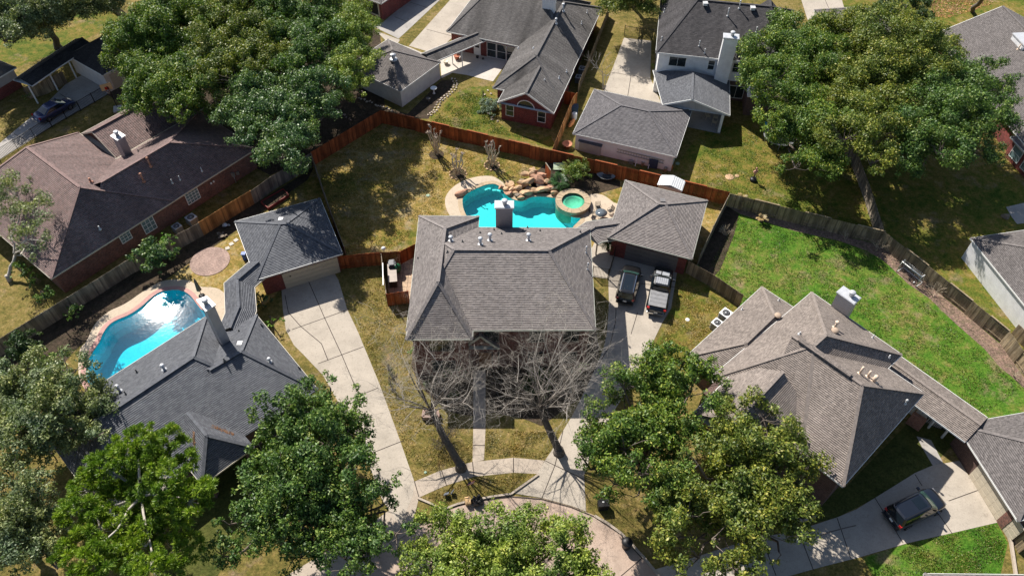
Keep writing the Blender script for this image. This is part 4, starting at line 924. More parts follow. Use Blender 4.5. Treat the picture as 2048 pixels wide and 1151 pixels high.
# ------------------------------------------------------------------ board fences
def fence(name, label, pts, h, mt, side=1, alt=False, capmat=None, rail_side=-1, w=.14, group=None, world=False, ragged=.02, panel=2.4, cat='fence', lift=0, rails=2):
    P = pts if world else gp(pts, 0); r = thing(name, label, cat, Vector((P[0].x, P[0].y, 0)), 0, group); k = 0
    for a, b in zip(P[:-1], P[1:]):
        d = b - a; d.z = 0; L = d.length; d.normalize(); n = Vector((-d.y, d.x, 0)) * side; np_ = max(1, round(L / panel)); pl = L / np_
        for i in range(np_):
            s0 = i*pl; m = MB(); fl = -1 if (alt and k % 2) else 1; k += 1; nb = max(1, int(pl / (w+.004))); bw = pl / nb
            for j in range(nb):
                hh = h + rng.uniform(-ragged, ragged); c = a + d*(s0 + (j+.5)*bw) + n*(.045*fl + rng.uniform(-.004,.004))
                m.box((c.x, c.y, lift + hh/2), (bw-.006, .018, hh), math.atan2(d.y, d.x))
            m.build('board_panel', mt, r)
            for zz in ((.35, h-.25) if rails == 2 else (.3, h*.52, h-.2)):
                p0 = a + d*(s0+.05); p1 = a + d*(s0+pl-.05); q = MB(); q.beam((p0.x,p0.y,zz), (p1.x,p1.y,zz), .04, .09); q.build('rail', capmat or mt, r)
            if alt and fl < 0:
                p0 = a + d*s0; p1 = a + d*(s0+pl); q = MB(); q.beam((p0.x,p0.y,h+.035), (p1.x,p1.y,h+.035), .14, .03); q.build('cap_rail', capmat or mt, r)
            pp = MB(); c = a + d*s0 - n*.0; pp.box((c.x, c.y, h*.49), (.085,.085,h*.98), math.atan2(d.y, d.x)); pp.build('post', capmat or mt, r)
    c = P[-1]; pp = MB(); pp.box((c.x, c.y, h*.49), (.085,.085,h*.98)); pp.build('post', capmat or mt, r)
    return r
def bars(name, label, pts, h, cat='fence', gap=.14, mt=None, r=.016, world=False, rails=(.12, -.08), span=2.2):
    P = pts if world else gp(pts, 0); t = thing(name, label, cat, Vector((P[0].x, P[0].y, 0))); m = MB(); q = MB()
    for a, b in zip(P[:-1], P[1:]):
        d = b - a; d.z = 0; L = d.length; d.normalize(); n = max(1, round(L / gap)); k = max(1, round(L / span))
        for i in range(n): c = a + d*(i+.5)*L/n; m.box((c.x,c.y,h/2),(r*2,r*2,h-.04),math.atan2(d.y,d.x))
        for zz in rails: z = zz if zz > 0 else h+zz; q = MB(); q.beam((a.x,a.y,z),(b.x,b.y,z),.03,.04); q.build('rail', mt or BLACKM, t)
        for i in range(k+1):
            c = a + d*L*i/k; pp = MB(); pp.box((c.x,c.y,h/2+.03),(.055,.055,h+.06),math.atan2(d.y,d.x)); pp.build('post', mt or BLACKM, t)
    m.build('bar_panel', mt or BLACKM, t); return t
fence('board_fence', 'long red-stained fence with capped panels behind the crape myrtles and waterfall', [(764.7,246),(935,286.5),(1102,326.5),(1275,367),(1451.5,409.5)], 1.9, F_RED, -1, True)
fence('board_fence', 'red-stained fence side run sloping from the corner down to the oak shadow', [(628,330),(764.7,246)], 1.9, F_RED, -1)
fence('board_fence', 'bright orange new fence between the red brick house and the white garage', [(1103,326),(1124,272),(1145,220),(1152,211)], 1.85, F_ORANGE, 1)
fence('board_fence', 'short red fence with a gate closing the gap behind the gable wing', [(1128,207),(1151,212)], 1.85, F_RED, -1)
fence('board_fence', 'thin weathered fence seen edge-on beside the slate garage and dry lawn', [(628.5,331),(645,380),(665,440),(693,515)], 1.75, F_GREY, -1)
fence('board_fence', 'red gate fence joining the slate garage to the brick-paved grill patio', [(679.5,538.7),(741,532),(803.5,528)], 1.85, F_RED, 1)
fence('board_fence', 'small red fence in front of the grill patio', [(777,611),(800,607.5),(819,605)], 1.8, F_RED, -1)
fence('board_fence', 'grey slatted fence seen edge-on along the left of the grill patio', [(766,531),(769,560),(776,610)], 1.8, F_GREY, 1)
fence('board_fence', 'slanted red fence piece between the grill patio and the back lawn', [(804,526),(838,509)], 1.8, F_RED, -1)
fence('board_fence', 'old grey board fence with purple and yellow stains behind the glinting pool', [(-30,728),(0,712),(100,650),(200,588),(264,547),(330,513),(407,471)], 1.85, F_GREY, -1, False, None)
fence('board_fence', 'new honey-coloured fence section between air conditioners and stepping stones', [(408,470),(472,429.5),(509,407)], 1.9, F_ORANGE, -1)
fence('board_fence', 'faded grey fence section under the oak joining the red fence corner', [(509.5,407),(548,379),(627.5,331)], 1.85, F_GREY, -1)
fence('board_fence', 'dark weathered fence with old mulch bed along the back of the bright lawn', [(1454,412),(1600,449),(1757,488)], 1.85, F_DARK, -1, True)
fence('board_fence', 'dark weathered fence behind the soccer goal running to the right edge', [(1757.5,489),(1842,556),(1928.5,626),(2000,686),(2056,764)], 1.85, F_DARK, -1, True)
fence('board_fence', 'patchy grey fence climbing from the mulch bed to beneath the big oak', [(1754,485),(1728,400),(1699,322),(1650,250)], 1.85, F_GREY, -1)
fence('board_fence', 'weathered fence seen edge-on right of the taupe garage', [(1452,411),(1420,475),(1394,531)], 1.8, F_GREY, 1)
fence('board_fence', 'dark plank fence from the taupe garage to the tan house', [(1372,545),(1420,572),(1478,612)], 1.75, F_DARK, -1)
fence('board_fence', 'dark fence piece below the cream garage at the right edge', cS((1850,985),(1920,1110),(1990,1250)), 1.8, F_DARK, -1)
fence('board_fence', 'dark fence beneath the long covered walk at the top left', cA((310,1010),(480,960),(690,850)), 1.7, F_DARK, -1)
fence('board_fence', 'brown fence behind the sunlit lawn at the top left', [(150,-40),(200,0),(265,52),(300,75)], 1.8, F_GREY, -1)
fence('board_fence', 'dark low fence between the red brick house and the pale drive', cH((900,960),(1010,690),(1120,400),(1210,170)), 1.5, F_DARK, 1)
fence('board_fence', 'short black fence piece at the right edge beyond the mulch bed', cRR((1910,150),(2060,290),(2200,420)), 1.6, F_DARK, -1)
bars('iron_fence', 'black iron fence along the blue sedan drive', [(-20,333),(0,321),(105,255),(217,190)], 1.4, gap=.15)
bars('iron_gate', 'black iron gate between the central house and the black car', cUx((432,470),(590,500)), 1.5, 'gate')
bars('iron_fence', 'black iron fence side beside the palm and the taupe garage', cUx((592,500),(665,250)), 1.5)
bars('iron_gate', 'black iron gate across the shaded drive at the top', cH((1370,370),(1520,395),(1655,410)), 1.6, 'gate', .15)
bars('iron_gate', 'black iron gate beside the brick pier under the long covered walk', cRR((1010,1060),(1200,1120),(1370,1200)), 1.3, 'gate')
# ------------------------------------------------------------------ trees and plants
def quads_mesh(name, V, mt, parent):
    """V: (n,4,3) world corners -> one mesh"""
    off = Vector((0,0,0)); q = parent
    while q is not None: off += q.location; q = q.parent
    V = (V - np.array(off)).astype(np.float32); n = len(V); me = bpy.data.meshes.new(name)
    me.vertices.add(n*4); me.vertices.foreach_set('co', V.reshape(-1)); me.loops.add(n*4); me.loops.foreach_set('vertex_index', np.arange(n*4, dtype=np.int32))
    me.polygons.add(n); me.polygons.foreach_set('loop_start', np.arange(0, n*4, 4, dtype=np.int32)); me.polygons.foreach_set('loop_total', np.full(n, 4, np.int32))
    me.update(calc_edges=True); me.materials.append(mt); o = bpy.data.objects.new(name, me); COL.objects.link(o); o.parent = parent; return o
def leaf_quads(r, C, N, size, asp, spread):
    """leaf-shaped (diamond) quads at C with normals around N"""
    n = len(C); N = N + r.normal(0, spread, (n,3)); N /= np.linalg.norm(N, axis=1, keepdims=True) + 1e-9
    T = r.normal(0, 1, (n,3)); T -= N * (T*N).sum(1, keepdims=True); T /= np.linalg.norm(T, axis=1, keepdims=True) + 1e-9; B = np.cross(N, T)
    s = size * r.uniform(.45, 1.55, (n,1)); a = asp * r.uniform(.8, 1.2, (n,1)); fold = N * s * r.uniform(-.25, .1, (n,1))
    return np.stack([C - T*s, C + B*s*a + fold, C + T*s, C - B*s*a + fold], 1)
def sph(r, n):
    d = r.normal(0, 1, (n,3)); return d / np.linalg.norm(d, axis=1, keepdims=True)
def limb(m, a, b, r0, r1, rr, n=5, seg=4, wob=.08):
    a = Vector(a); b = Vector(b); L = (b-a).length; P = []
    for i in range(seg+1):
        t = i/seg; p = a.lerp(b, t)
        if 0 < i < seg: p += Vector((rr.gauss(0,1), rr.gauss(0,1), rr.gauss(0,.6))) * L * wob * .5
        P.append(p)
    m.tube(P, [r0 + (r1-r0)*i/seg for i in range(seg+1)], n, cap=False); return P
TREES = []
def tree(name, label, base, lobes, z, mt, seed, size=.1, asp=.5, dens=.7, flat=.74, sub=1.0, trunk=.32, bark=None, group=None, fork=.35, subs=(.15,.38), up=.4, cat='tree', lim=True, spread=.85, low=-.4, fill=True, gap=-.7):
    r = np.random.default_rng(seed); rr = random.Random(seed); b = g(*base)
    t = thing(name, label, cat, b, 0, group); Q = []; m = MB(); fk = None
    L = []
    for lo in lobes:
        px, py, rp = lo[:3]; zz = z + (lo[3] if len(lo) > 3 else rr.uniform(-1.3, 1.1)); c = g(px, py, zz); L.append((c, rp * 1.13 * pxm(px, py, zz)))
    base_n = len(L)
    for i in range(base_n):                                   # fill the gaps between neighbouring boughs
        for j in range(i):
            (a, ra), (b2, rb) = L[i], L[j]; dd = (a-b2).length
            if .75*(ra+rb) < dd < 1.25*(ra+rb) and fill: L.append(((a+b2)/2 + Vector((0,0,rr.uniform(-.6,.5))), (ra+rb)*.36))
    cen = sum((c for c, _ in L), Vector((0,0,0))) / len(L)
    fk = b.lerp(Vector((cen.x, cen.y, cen.z)), fork); fk.z = max(fk.z, 1.6)
    if trunk:
        m.lathe(b + Vector((0,0,-.1)), [(trunk*1.5,0),(trunk*1.15,.35),(trunk,.8)], 9); limb(m, b+Vector((0,0,.4)), fk, trunk, trunk*.78, rr, 8, 4, .06)
    for c, R_ in L:
        if trunk: limb(m, fk, c - Vector((0,0,R_*.25)), trunk*.5, trunk*.2, rr, 6, 5, .12)
        n = max(6, int(36*sub*(R_/2.3)**2*r.uniform(.7,1.15))); D = sph(r, n*3); D = D[D[:,2] > low][:n]
        for d in D:
            k = r.uniform(.5, 1.0) if r.random() < .8 else r.uniform(1.0, 1.22)
            gt = np.array(c) + d*R_*k; wv = math.sin(gt[0]*1.25+seed)+math.sin(gt[1]*1.35+seed*2.1)+math.sin(gt[2]*1.5+(gt[0]-gt[1])*.8)
            if wv < gap: continue                              # ragged gaps
            rs = R_ * r.uniform(*subs); P = np.array(c) + d * np.array((1,1,flat)) * R_ * k
            if lim and trunk and rr.random() < .5: limb(m, c - Vector((0,0,R_*.25)), Vector(P), trunk*.14, .02, rr, 4, 3, .15)
            nl = int(dens * 3.2 * 4*math.pi*rs*rs / (size*size*asp*2*5.2)); E = sph(r, nl); E[:,2] = np.abs(E[:,2]) * np.where(r.random(nl) < .72, 1, -1)
            rad = rs * r.uniform(.45, 1.08, (nl,1)) ; rad *= 1 + .18*np.sin(E[:,:1]*7 + r.uniform(0,6))
            C = P + E * rad * np.array((1,1,.8)); N = E + np.array((0,0,up)); Q.append(leaf_quads(r, C, N, size, asp, spread))
    quads_mesh('crown', np.concatenate(Q), mt, t)
    if m.v: m.build('trunk', bark or BARK, t)
    TREES.append(t); return t
GR = 'live oaks shading the back yards'
tree('oak_tree', 'grey-green oak with forked dark trunk at the top left corner', (117,96), [(18,28,58),(80,18,62),(142,10,52),(190,-6,50),(60,-22,60),(125,-35,60),(-30,45,55),(5,75,36)], 8.0, L_GREY, 1, trunk=.42, bark=BARK_D, fork=.6)
tree('oak_tree', 'leftmost green oak of the dense group, above the basketball hoop', (335,215), [(275,72,48),(328,52,58),(300,130,55),(362,112,60),(400,62,52),(258,112,38),(332,176,52),(392,172,55),(298,205,42),(360,225,34),(285,165,44)], 7.6, L_OAK, 2, group=GR)
tree('oak_tree', 'olive-green oak in the middle of the dense group at the upper left', (480,170), [(440,100,55),(480,58,58),(522,112,55),(448,38,50),(470,152,50),(542,62,52),(398,18,42),(500,10,45),(425,140,45)], 8.6, L_OLIVE, 3, group=GR)
tree('oak_tree', 'blue-green oak drooping over the corner of the red fence', (560,290), [(510,190,48),(560,168,55),(604,200,50),(480,240,44),(542,252,55),(600,258,50),(562,308,44),(642,178,44),(502,288,34),(592,328,30),(640,232,38)], 8.8, L_BLUE, 4, group=GR)
tree('oak_tree', 'bright olive oak rising behind the blue-green one, near the top edge', (620,150), [(600,60,50),(652,92,50),(602,122,45),(562,22,45),(652,30,45),(610,0,40)], 8.6, L_OAKD, 5, group=GR)
tree('elm_tree', 'pale green airy tree leaning over the tan garage roof', (690,190), [(702,68,46),(716,122,42),(690,162,40),(738,52,28),(682,22,40),(712,170,30)], 8.4, L_LIGHT, 6, size=.085, dens=.66)
GB = 'big oaks over the right back yards'
tree('oak_tree', 'left oak of the huge right-hand mass, beside the trampoline', (1600,260), [(1542,112,48),(1590,92,58),(1542,162,48),(1602,152,60),(1562,216,44),(1640,112,55),(1622,200,58),(1552,252,34),(1602,280,48),(1652,258,55),(1640,322,38),(1592,330,28),(1512,160,26)], 7.8, L_OAK, 7, gap=-.45, dens=.55, group=GB)
tree('oak_tree', 'middle olive oak of the huge right-hand mass', (1745,290), [(1700,80,55),(1760,62,55),(1722,142,58),(1782,122,60),(1702,200,58),(1762,190,60),(1830,82,50),(1842,142,60),(1692,270,50),(1752,258,58),(1742,318,38),(1662,52,38),(1900,100,34)], 8.6, L_OLIVE, 8, gap=-.45, dens=.55, group=GB)
tree('oak_tree', 'dark right-hand oak of the huge mass, touching the brick house', (1890,280), [(1850,200,58),(1910,162,55),(1960,190,48),(1902,240,58),(1960,250,48),(1822,270,52),(1880,298,48),(1950,298,38),(1992,152,36),(1998,218,34),(1802,322,38)], 8.0, L_OAKD, 9, gap=-.45, dens=.55, group=GB)
tree('small_tree', 'small dark tree at the top edge behind the big right oaks', (1785,30), [(1775,18,26),(1840,22,30),(1860,36,20),(1762,24,18)], 3.4, L_DARK, 10, trunk=.16)
tree('oak_tree', 'tree casting leafy shade at the top between the two roofs', (1262,10), [(1235,12,34),(1282,0,36),(1250,-30,50),(1300,-50,50),(1340,-70,45)], 6.0, L_OLIVE, 11)
m = MB(); rr_ = random.Random(3); limb(m, g(1945,24), g(1962,-12,5), .32, .25, rr_, 8); tt = thing('oak_tree', 'bare-looking dark trunk rising at the top edge above the fallen leaves', 'tree', g(1945,24)); m.build('trunk', BARK_D, tt)
m = MB(); limb(m, g(1782,14), g(1792,-14,4), .25, .2, rr_, 8); tt = thing('oak_tree', 'dark leaning trunk at the top edge beside the small dark tree', 'tree', g(1782,14)); m.build('trunk', BARK_D, tt)
GS = 'street oaks in the front yards'
tree('oak_tree', 'green oak in front of the tan house, nearest the pickup drive', (1290,960), [(1280,740,46),(1330,722,42),(1382,782,58),(1290,802,58),(1350,852,62),(1222,832,48),(1180,892,46),(1252,892,58),(1302,940,58),(1160,902,34),(1402,732,32),(1250,772,42),(1230,962,42),(1330,1000,38)], 7.4, L_OAK, 12,group=GS)
tree('oak_tree', 'olive oak overhanging the corner of the tan house and the long right drive', (1470,1050), [(1470,852,52),(1530,832,48),(1430,902,52),(1500,922,62),(1572,902,58),(1602,960,46),(1440,982,58),(1522,1000,62),(1380,1022,58),(1450,1062,58),(1540,1062,56),(1340,1080,46),(1400,1110,48),(1470,1132,42),(1360,960,42),(1602,1010,36),(1560,1100,26)], 7.4, L_OLIVE, 13,group=GS)
tree('oak_tree', 'pale sunlit oak at the bottom centre in front of the cul-de-sac', (1010,1210), [(900,1082,56),(980,1062,56),(1060,1072,56),(1130,1092,52),(862,1132,48),(950,1132,58),(1050,1142,58),(1150,1142,48),(1000,1182,58),(900,1182,48),(1100,1192,58),(1196,1160,28),(940,1052,30),(830,1160,34),(1180,1190,48)], 7.2, L_LIGHT, 14, gap=-1.5, size=.088, dens=.66, group=GS)
tree('oak_tree', 'dark green oak between the slate house and the wide concrete drive', (640,1060), [(562,832,46),(622,802,48),(682,812,46),(582,902,58),(652,882,58),(722,872,40),(542,962,58),(622,962,62),(702,942,52),(556,1032,56),(640,1042,58),(722,1022,52),(758,962,34),(500,1002,36),(680,1082,46),(770,1042,40),(560,1082,34),(520,902,36),(760,1090,30),(660,772,26),(458,1044,36),(442,1108,40),(742,1082,44),(792,1062,34),(702,1122,36),(600,1110,40)], 7.2, L_OAKD, 15, gap=-1.1, group=GS)
def pine(name, label, base, lobes, z, seed):
    r = np.random.default_rng(seed); rr = random.Random(seed); b = g(*base); t = thing(name, label, 'tree', b); m = MB(); Q = []
    top = g(lobes[0][0], lobes[0][1], z+2.5); limb(m, b, top, .34, .1, rr, 8, 6, .02)
    for px, py, rp in lobes:
        zz = z + rr.uniform(-1.6, 1.6); c = g(px, py, zz); R_ = rp * 1.15 * pxm(px, py, zz); st = b.lerp(top, min(.95, max(.35, (zz-1.2)/top.z))); limb(m, st, c, .1, .05, rr, 5, 4, .06)
        n = int(78*(R_/2.1)**2); D = sph(r, n*2); D = D[D[:,2] > -.4][:n]
        for d in D:
            P = np.array(c) + d*np.array((1,1,.6))*R_*r.uniform(.45,1.0); rs = r.uniform(.26,.44)
            if rr.random() < .35: limb(m, c, Vector(P), .035, .015, rr, 4, 2, .1)
            nl = 80; E = sph(r, nl); E[:,2] = np.abs(E[:,2])*.9+.0; E[::5,2] *= -1
            C = P + E*rs*.62; T = E + r.normal(0,.18,(nl,3)); T /= np.linalg.norm(T,axis=1,keepdims=True); B = np.cross(T, r.normal(0,1,(nl,3))); B /= np.linalg.norm(B,axis=1,keepdims=True)+1e-9
            s = rs*.5; w = .032; Q.append(np.stack([C-T*s, C+B*w, C+T*s, C-B*w],1))
    quads_mesh('crown', np.concatenate(Q), L_PINE, t); m.build('trunk', BARK_P, t); return t
pine('pine_tree', 'bright green pine with tufted needles at the lower left', (290,1085), [(280,960,40),(270,892,46),(330,882,40),(222,932,50),(292,952,52),(182,982,48),(252,1012,56),(330,962,46),(380,1002,40),(320,1042,52),(202,1062,50),(152,1022,38),(270,1092,50),(350,1102,46),(182,1122,46),(408,976,24),(380,922,26),(300,1140,46),(130,1100,26),(345,1000,40)], 11.5, 21)
tree('oak_tree', 'grey-green oak covering the end of the glinting pool', (110,850), [(130,742,46),(62,762,52),(160,792,46),(92,832,52),(32,822,48),(200,820,40),(20,742,38),(150,852,42),(40,882,52),(100,902,46),(212,858,26),(-20,790,50)], 7.0, L_GREY, 22, gap=-1.3, size=.09, dens=.72)
tree('oak_tree', 'grey-green oak in the bottom left corner behind the pine', (40,1060), [(20,962,52),(72,982,46),(30,1042,52),(92,1062,46),(40,1112,52),(110,1132,42),(-20,1000,48),(-10,1090,48)], 6.8, L_GREY, 23, gap=-1.3, size=.09, dens=.62)
tree('ash_tree', 'sparse pale tree with bare twigs at the left edge by the red-brown roof', (20,560), [(30,382,42),(62,422,42),(20,442,42),(60,482,36),(30,345,30),(86,450,26),(70,380,28)], 6.2, L_GREY, 24, size=.08, dens=.3, trunk=.2, bark=BARK_P, sub=.9, spread=.9, fill=False)
def bush(name, label, px, py, rp, z, mt, seed, cat='bush', size=.09, dens=1.0, group=None, n=3):
    rr = random.Random(seed); return tree(name, label, (px, py + rp*.35), [(px+rr.uniform(-.45,.45)*rp, py+rr.uniform(-.35,.35)*rp, rp*rr.uniform(.55,.75), 0) for _ in range(n)] + [(px,py,rp*.7,.1)], z, mt, seed, size=size, dens=dens*.7, trunk=.05, fill=False, group=group, cat=cat, lim=False, fork=.3, low=-.6)
bush('shrub', 'big glossy green shrub standing over the old grey fence', 305, 515, 44, 2.3, L_BLUE, 31, size=.13, n=6)
bush('sapling', 'thin yellow-green sapling beside the smaller air conditioner', 338, 478, 16, 1.8, L_BRIGHT, 32, size=.07, dens=.6)
bush('shrub', 'small dark shrub right of the big glossy shrub', 352, 508, 17, 1.4, L_OAKD, 33)
bush('shrub', 'vine-like dark shrub against the purple-stained fence', 145, 620, 20, 1.0, L_OAKD, 34)
bush('shrub', 'dark green shrub mass at the left edge below the sunlit patch', 40, 690, 42, 1.6, L_DARK, 35, n=6)
bush('shrub', 'dark shrub between the left edge mass and the pool deck', 100, 715, 24, 1.2, L_OAKD, 36)
for i, (x, y, rr2, l) in enumerate(((45,535,24,'dark shrub nearest the sparse pale tree at the left edge'),(72,560,20,'middle dark shrub at the corner of the red-brown house'),(92,592,22,'dark shrub at the brick wall end of the red-brown house'))): bush('shrub', l, x, y, rr2, 1.5, L_OAKD, 40+i, group='shrubs at the brick house corner')
bush('shrub', 'dark flowering shrub by the brick pier of the slate garage', 527, 603, 24, .9, L_DARK, 44)
bush('shrub', 'bright green round shrub beside the slate roof corner', 546, 645, 19, .9, L_BRIGHT, 45, n=4)
bush('shrub', 'yellow-green clump at the left front corner of the central house', 828, 700, 13, 2.0, L_BRIGHT, 46)
bush('shrub', 'yellow-green clump at the right front corner of the central house', 1168, 735, 14, 1.6, L_BRIGHT, 47)
for i, (x, y, r2) in enumerate(((780,745,9),(782,770,8))): bush('shrub', ('upper','lower')[i] + ' small yellow-green tuft on the lawn left of the bare trees', x, y, r2, .3, L_OLIVE, 48+i, group='grass tufts on the front lawn')
bush('shrub', 'silver-green ground shrub beside the gable window wall', 985, 216, 24, .4, L_SILVER, 50, size=.06, n=5)
bush('shrub', 'small green plant by the stones next to the gable wing', 966, 200, 9, .3, L_BRIGHT, 51)
bush('shrub', 'dark red shrub under the bare trees against the left front windows', 850, 705, 26, 1.1, leafmat('leaf_purple', [(0,(.04,.015,.012)),(.6,(.09,.03,.025)),(1,(.13,.06,.04))]), 52, n=5)
bush('shrub', 'dark red shrub under the bare trees against the right front windows', 1110, 690, 30, 1.1, bpy.data.materials['leaf_purple'], 53, n=6)
bush('shrub', 'dark green shrub by the porch under the bare trees', 905, 730, 26, .9, L_DARK, 54, n=5)
bush('shrub', 'low dark hedge under the right bare tree', 1075, 765, 34, .7, L_DARK, 55, n=6)
bush('shrub', 'low dark hedge under the left bare tree', 880, 775, 30, .7, L_DARK, 56, n=6)
bush('shrub', 'green shrub strip beside the shaded drive of the white house', 1310, 130, 9, .6, L_OLIVE, 57)
bush('shrub', 'green shrub beside the red brick bay at the right edge', 2022, 246, 14, 1.2, L_BRIGHT, 58)
bush('shrub', 'small shrub against the dark fence beneath the covered walk at top left', 58, 190, 12, .8, L_OAKD, 59)
# feathery bush and sago by the waterfall
def frond_plant(name, label, px, py, n, L, mt, seed, droop=.55, w=.09, z0=.25, cat='palm', rise=(.25,1.1), leaflets=16):
    r = np.random.default_rng(seed); b = g(px, py); t = thing(name, label, cat, b); Q = []; m = MB()
    m.tube([b, b+Vector((0,0,z0))], [.16,.12], 8)
    for i in range(n):
        a = 2*math.pi*i/n + r.uniform(-.2,.2); el = r.uniform(*rise); l = L*r.uniform(.8,1.15); P = []
        for k in range(leaflets+1):
            s = k/leaflets; e = el - droop*s*1.6; P.append(np.array(b) + np.array((0,0,z0)) + np.array((math.cos(a)*s*l*math.cos(el*.8), math.sin(a)*s*l*math.cos(el*.8), l*(math.sin(el)*s - droop*s*s))))
        m.tube([Vector(p) for p in P[::4]], [.018,.015,.012,.009,.006][:len(P[::4])], 4, cap=False)
        side = np.array((-math.sin(a), math.cos(a), 0))
        for k in range(2, leaflets+1):
            d = P[k]-P[k-1]; d = d/np.linalg.norm(d); ll = w*4*(1-.5*abs(k/leaflets-.4))
            for sg in (1,-1):
                tip = P[k] + (side*sg*.85 + d*.5 + np.array((0,0,-.1)))*ll; q = d*.025; Q.append(np.array([P[k]-q, P[k]+q, tip+q*.3, tip-q*.3]))
    quads_mesh('fronds', np.array(Q), mt, t); m.build('stem', BARK, t); return t
frond_plant('sago_palm', 'dark spiky sago palm beside the waterfall rocks', 1119, 372, 60, 1.35, L_FROND, 61, .42, .085, .5)
frond_plant('feathery_shrub', 'arching feathery bush rising behind the sago palm', 1142, 350, 44, 2.0, L_OLIVE, 67, .5, .06, .6, 'bush', (.5,1.35))
bush('shrub', 'feathery light green shrub between the sago palm and the red fence', 1150, 345, 27, 1.3, L_OAK, 62, size=.06, dens=.6, n=6)
bush('shrub', 'arching dry-tipped shrub right of the feathery one', 1168, 340, 22, 1.6, L_OLIVE, 63, size=.06, dens=.45, n=4)
frond_plant('palm', 'dark broad-leaved palm in the corner between gate and garage', 1215, 500, 14, 1.0, L_FROND, 64, .35, .16, .9, rise=(.5,1.3))
frond_plant('dead_palm', 'dry straw-coloured palm against the dark fence', 1480, 412, 16, 1.1, L_DRY, 65, .6, .05, 1.0, 'plant', (.5,1.4))
frond_plant('dead_palm', 'small dry straw plant in the mulch bed right of the dry palm', 1522, 444, 10, .8, L_DRY, 66, .5, .05, .5, 'plant', (.5,1.4))
# small leafless shrubs of the beds
def twiggy(name, label, px, py, h, spread, n, seed, mt=None, rad=.022, cat='shrub', depth=3, group=None):
    rr = random.Random(seed); b = g(px, py); t = thing(name, label, cat, b, 0, group); m = MB()
    def rec(p, d, l, r_, k):
        q = p + d*l; m.tube([p, p.lerp(q,.5)+Vector((rr.gauss(0,.05),rr.gauss(0,.05),0))*l, q], [r_, r_*.85, r_*.65], 4, cap=False)
        if k:
            for _ in range(rr.choice((2,3))):
                e = (d + Vector((rr.gauss(0,.55),rr.gauss(0,.55),rr.gauss(.15,.35)))).normalized(); rec(q, e, l*rr.uniform(.6,.85), r_*.62, k-1)
    for _ in range(n):
        a = rr.uniform(0,6.28); d = Vector((math.cos(a)*spread, math.sin(a)*spread, 1)).normalized(); rec(b + Vector((rr.gauss(0,.08),rr.gauss(0,.08),0)), d, h*.45, rad, depth)
    m.build('branches', mt or TWIG, t); return t
twiggy('bare_shrub', 'round bare grey shrub on the lawn beside the left tree trunk', 890, 885, 1.25, .9, 22, 71, BARK_D, .03, depth=4)
twiggy('bare_shrub', 'bare shrub in the mulch where the dark fence turns', 1753, 502, 1.2, .4, 5, 72, LIMB)
twiggy('bare_shrub', 'dry bare shrub in the mulch right of the soccer goal', 1866, 592, 1.3, .5, 6, 73, LIMB)
twiggy('bare_shrub', 'bare shrub at the far right end of the mulch bed', 2028, 752, 1.2, .6, 6, 74, LIMB)
twiggy('bare_shrub', 'curled bare shrub in the middle of the shaded mulch bed', 1690, 480, 1.0, .5, 4, 75, LIMB)
twiggy('bare_shrub', 'pale twiggy weeds in the dark bed beside the edge-on fence', 1450, 470, .9, .7, 8, 76, LIMB)
twiggy('bare_shrub', 'forked bare branch on the ground beside the left house wall', 803, 632, .9, .6, 4, 77, TWIG)
# pollarded crape myrtles with stone rings
def myrtle(label, px, py, seed, sh, ringy=True):
    rr = random.Random(seed); b = g(px, py); t = thing('crape_myrtle', label, 'tree', b, 0, 'pruned crape myrtles behind the pool'); m = MB(); kn = MB()
    for i in range(8):
        a = 2*math.pi*i/8 + rr.uniform(-.3,.3); sp_ = rr.uniform(.25,.75); h = sh*rr.uniform(.72,1.05); p = b + Vector((math.cos(a)*.14, math.sin(a)*.14, 0))
        e = b + Vector((math.cos(a)*sp_*1.15, math.sin(a)*sp_*1.15, h)); P = limb(m, p, e, .1, .06, rr, 6, 5, .06)
        for k in range(rr.choice((1,2,2))):
            e2 = e + Vector((rr.uniform(-.22,.22), rr.uniform(-.22,.22), rr.uniform(.1,.3))); m.tube([P[-2], e, e2], [.06,.055,.05], 5, cap=False)
            kn = MB(); kn.rock(e2, (.28,.28,.26), seed*50+i*4+k, 0, n=1)
            for _ in range(5): d = Vector((rr.gauss(0,1),rr.gauss(0,1),rr.uniform(.1,1))).normalized(); kn.tube([e2, e2+d*.22], [.018,.008], 4, cap=False)
            kn.build('knuckle', KNOB, t)
    m.build('trunk', LIMB, t)
    return t
myrtle('pollarded crape myrtle furthest left, in a dark mulch circle', 873, 308, 81, 3.2); myrtle('pollarded crape myrtle in a stone ring nearest the pool deck', 915, 349, 82, 3.0); myrtle('pollarded crape myrtle in a stone ring nearest the waterfall', 984, 331, 83, 3.3)
for px, py, r_, nm in ((873,309,.85,0),(916,348,.95,1),(984,331,.85,2)):
    c = g(px, py); m = MB(); m.prism([c+Vector((r_*math.cos(k*.35),r_*math.sin(k*.35),0)) for k in range(18)], .0, .03); o = m.build('mulch_bed', SOIL); o['kind'] = 'structure'
    if nm:
        nst = 11
        for k in range(nst):
            a = 2*math.pi*k/nst; m = MB(); m.rock((c.x+r_*math.cos(a), c.y+r_*math.sin(a), .06), (.5,.3,.22), 900+nm*20+k, a+1.57, n=1); o = m.build('edging_stone', ROCKM)
            tag(o, ('flat tan stone of the ring round the myrtle nearest the pool deck','flat tan stone of the ring round the myrtle nearest the waterfall')[nm-1], 'stone', ('stone ring round the middle crape myrtle','stone ring round the right crape myrtle')[nm-1])
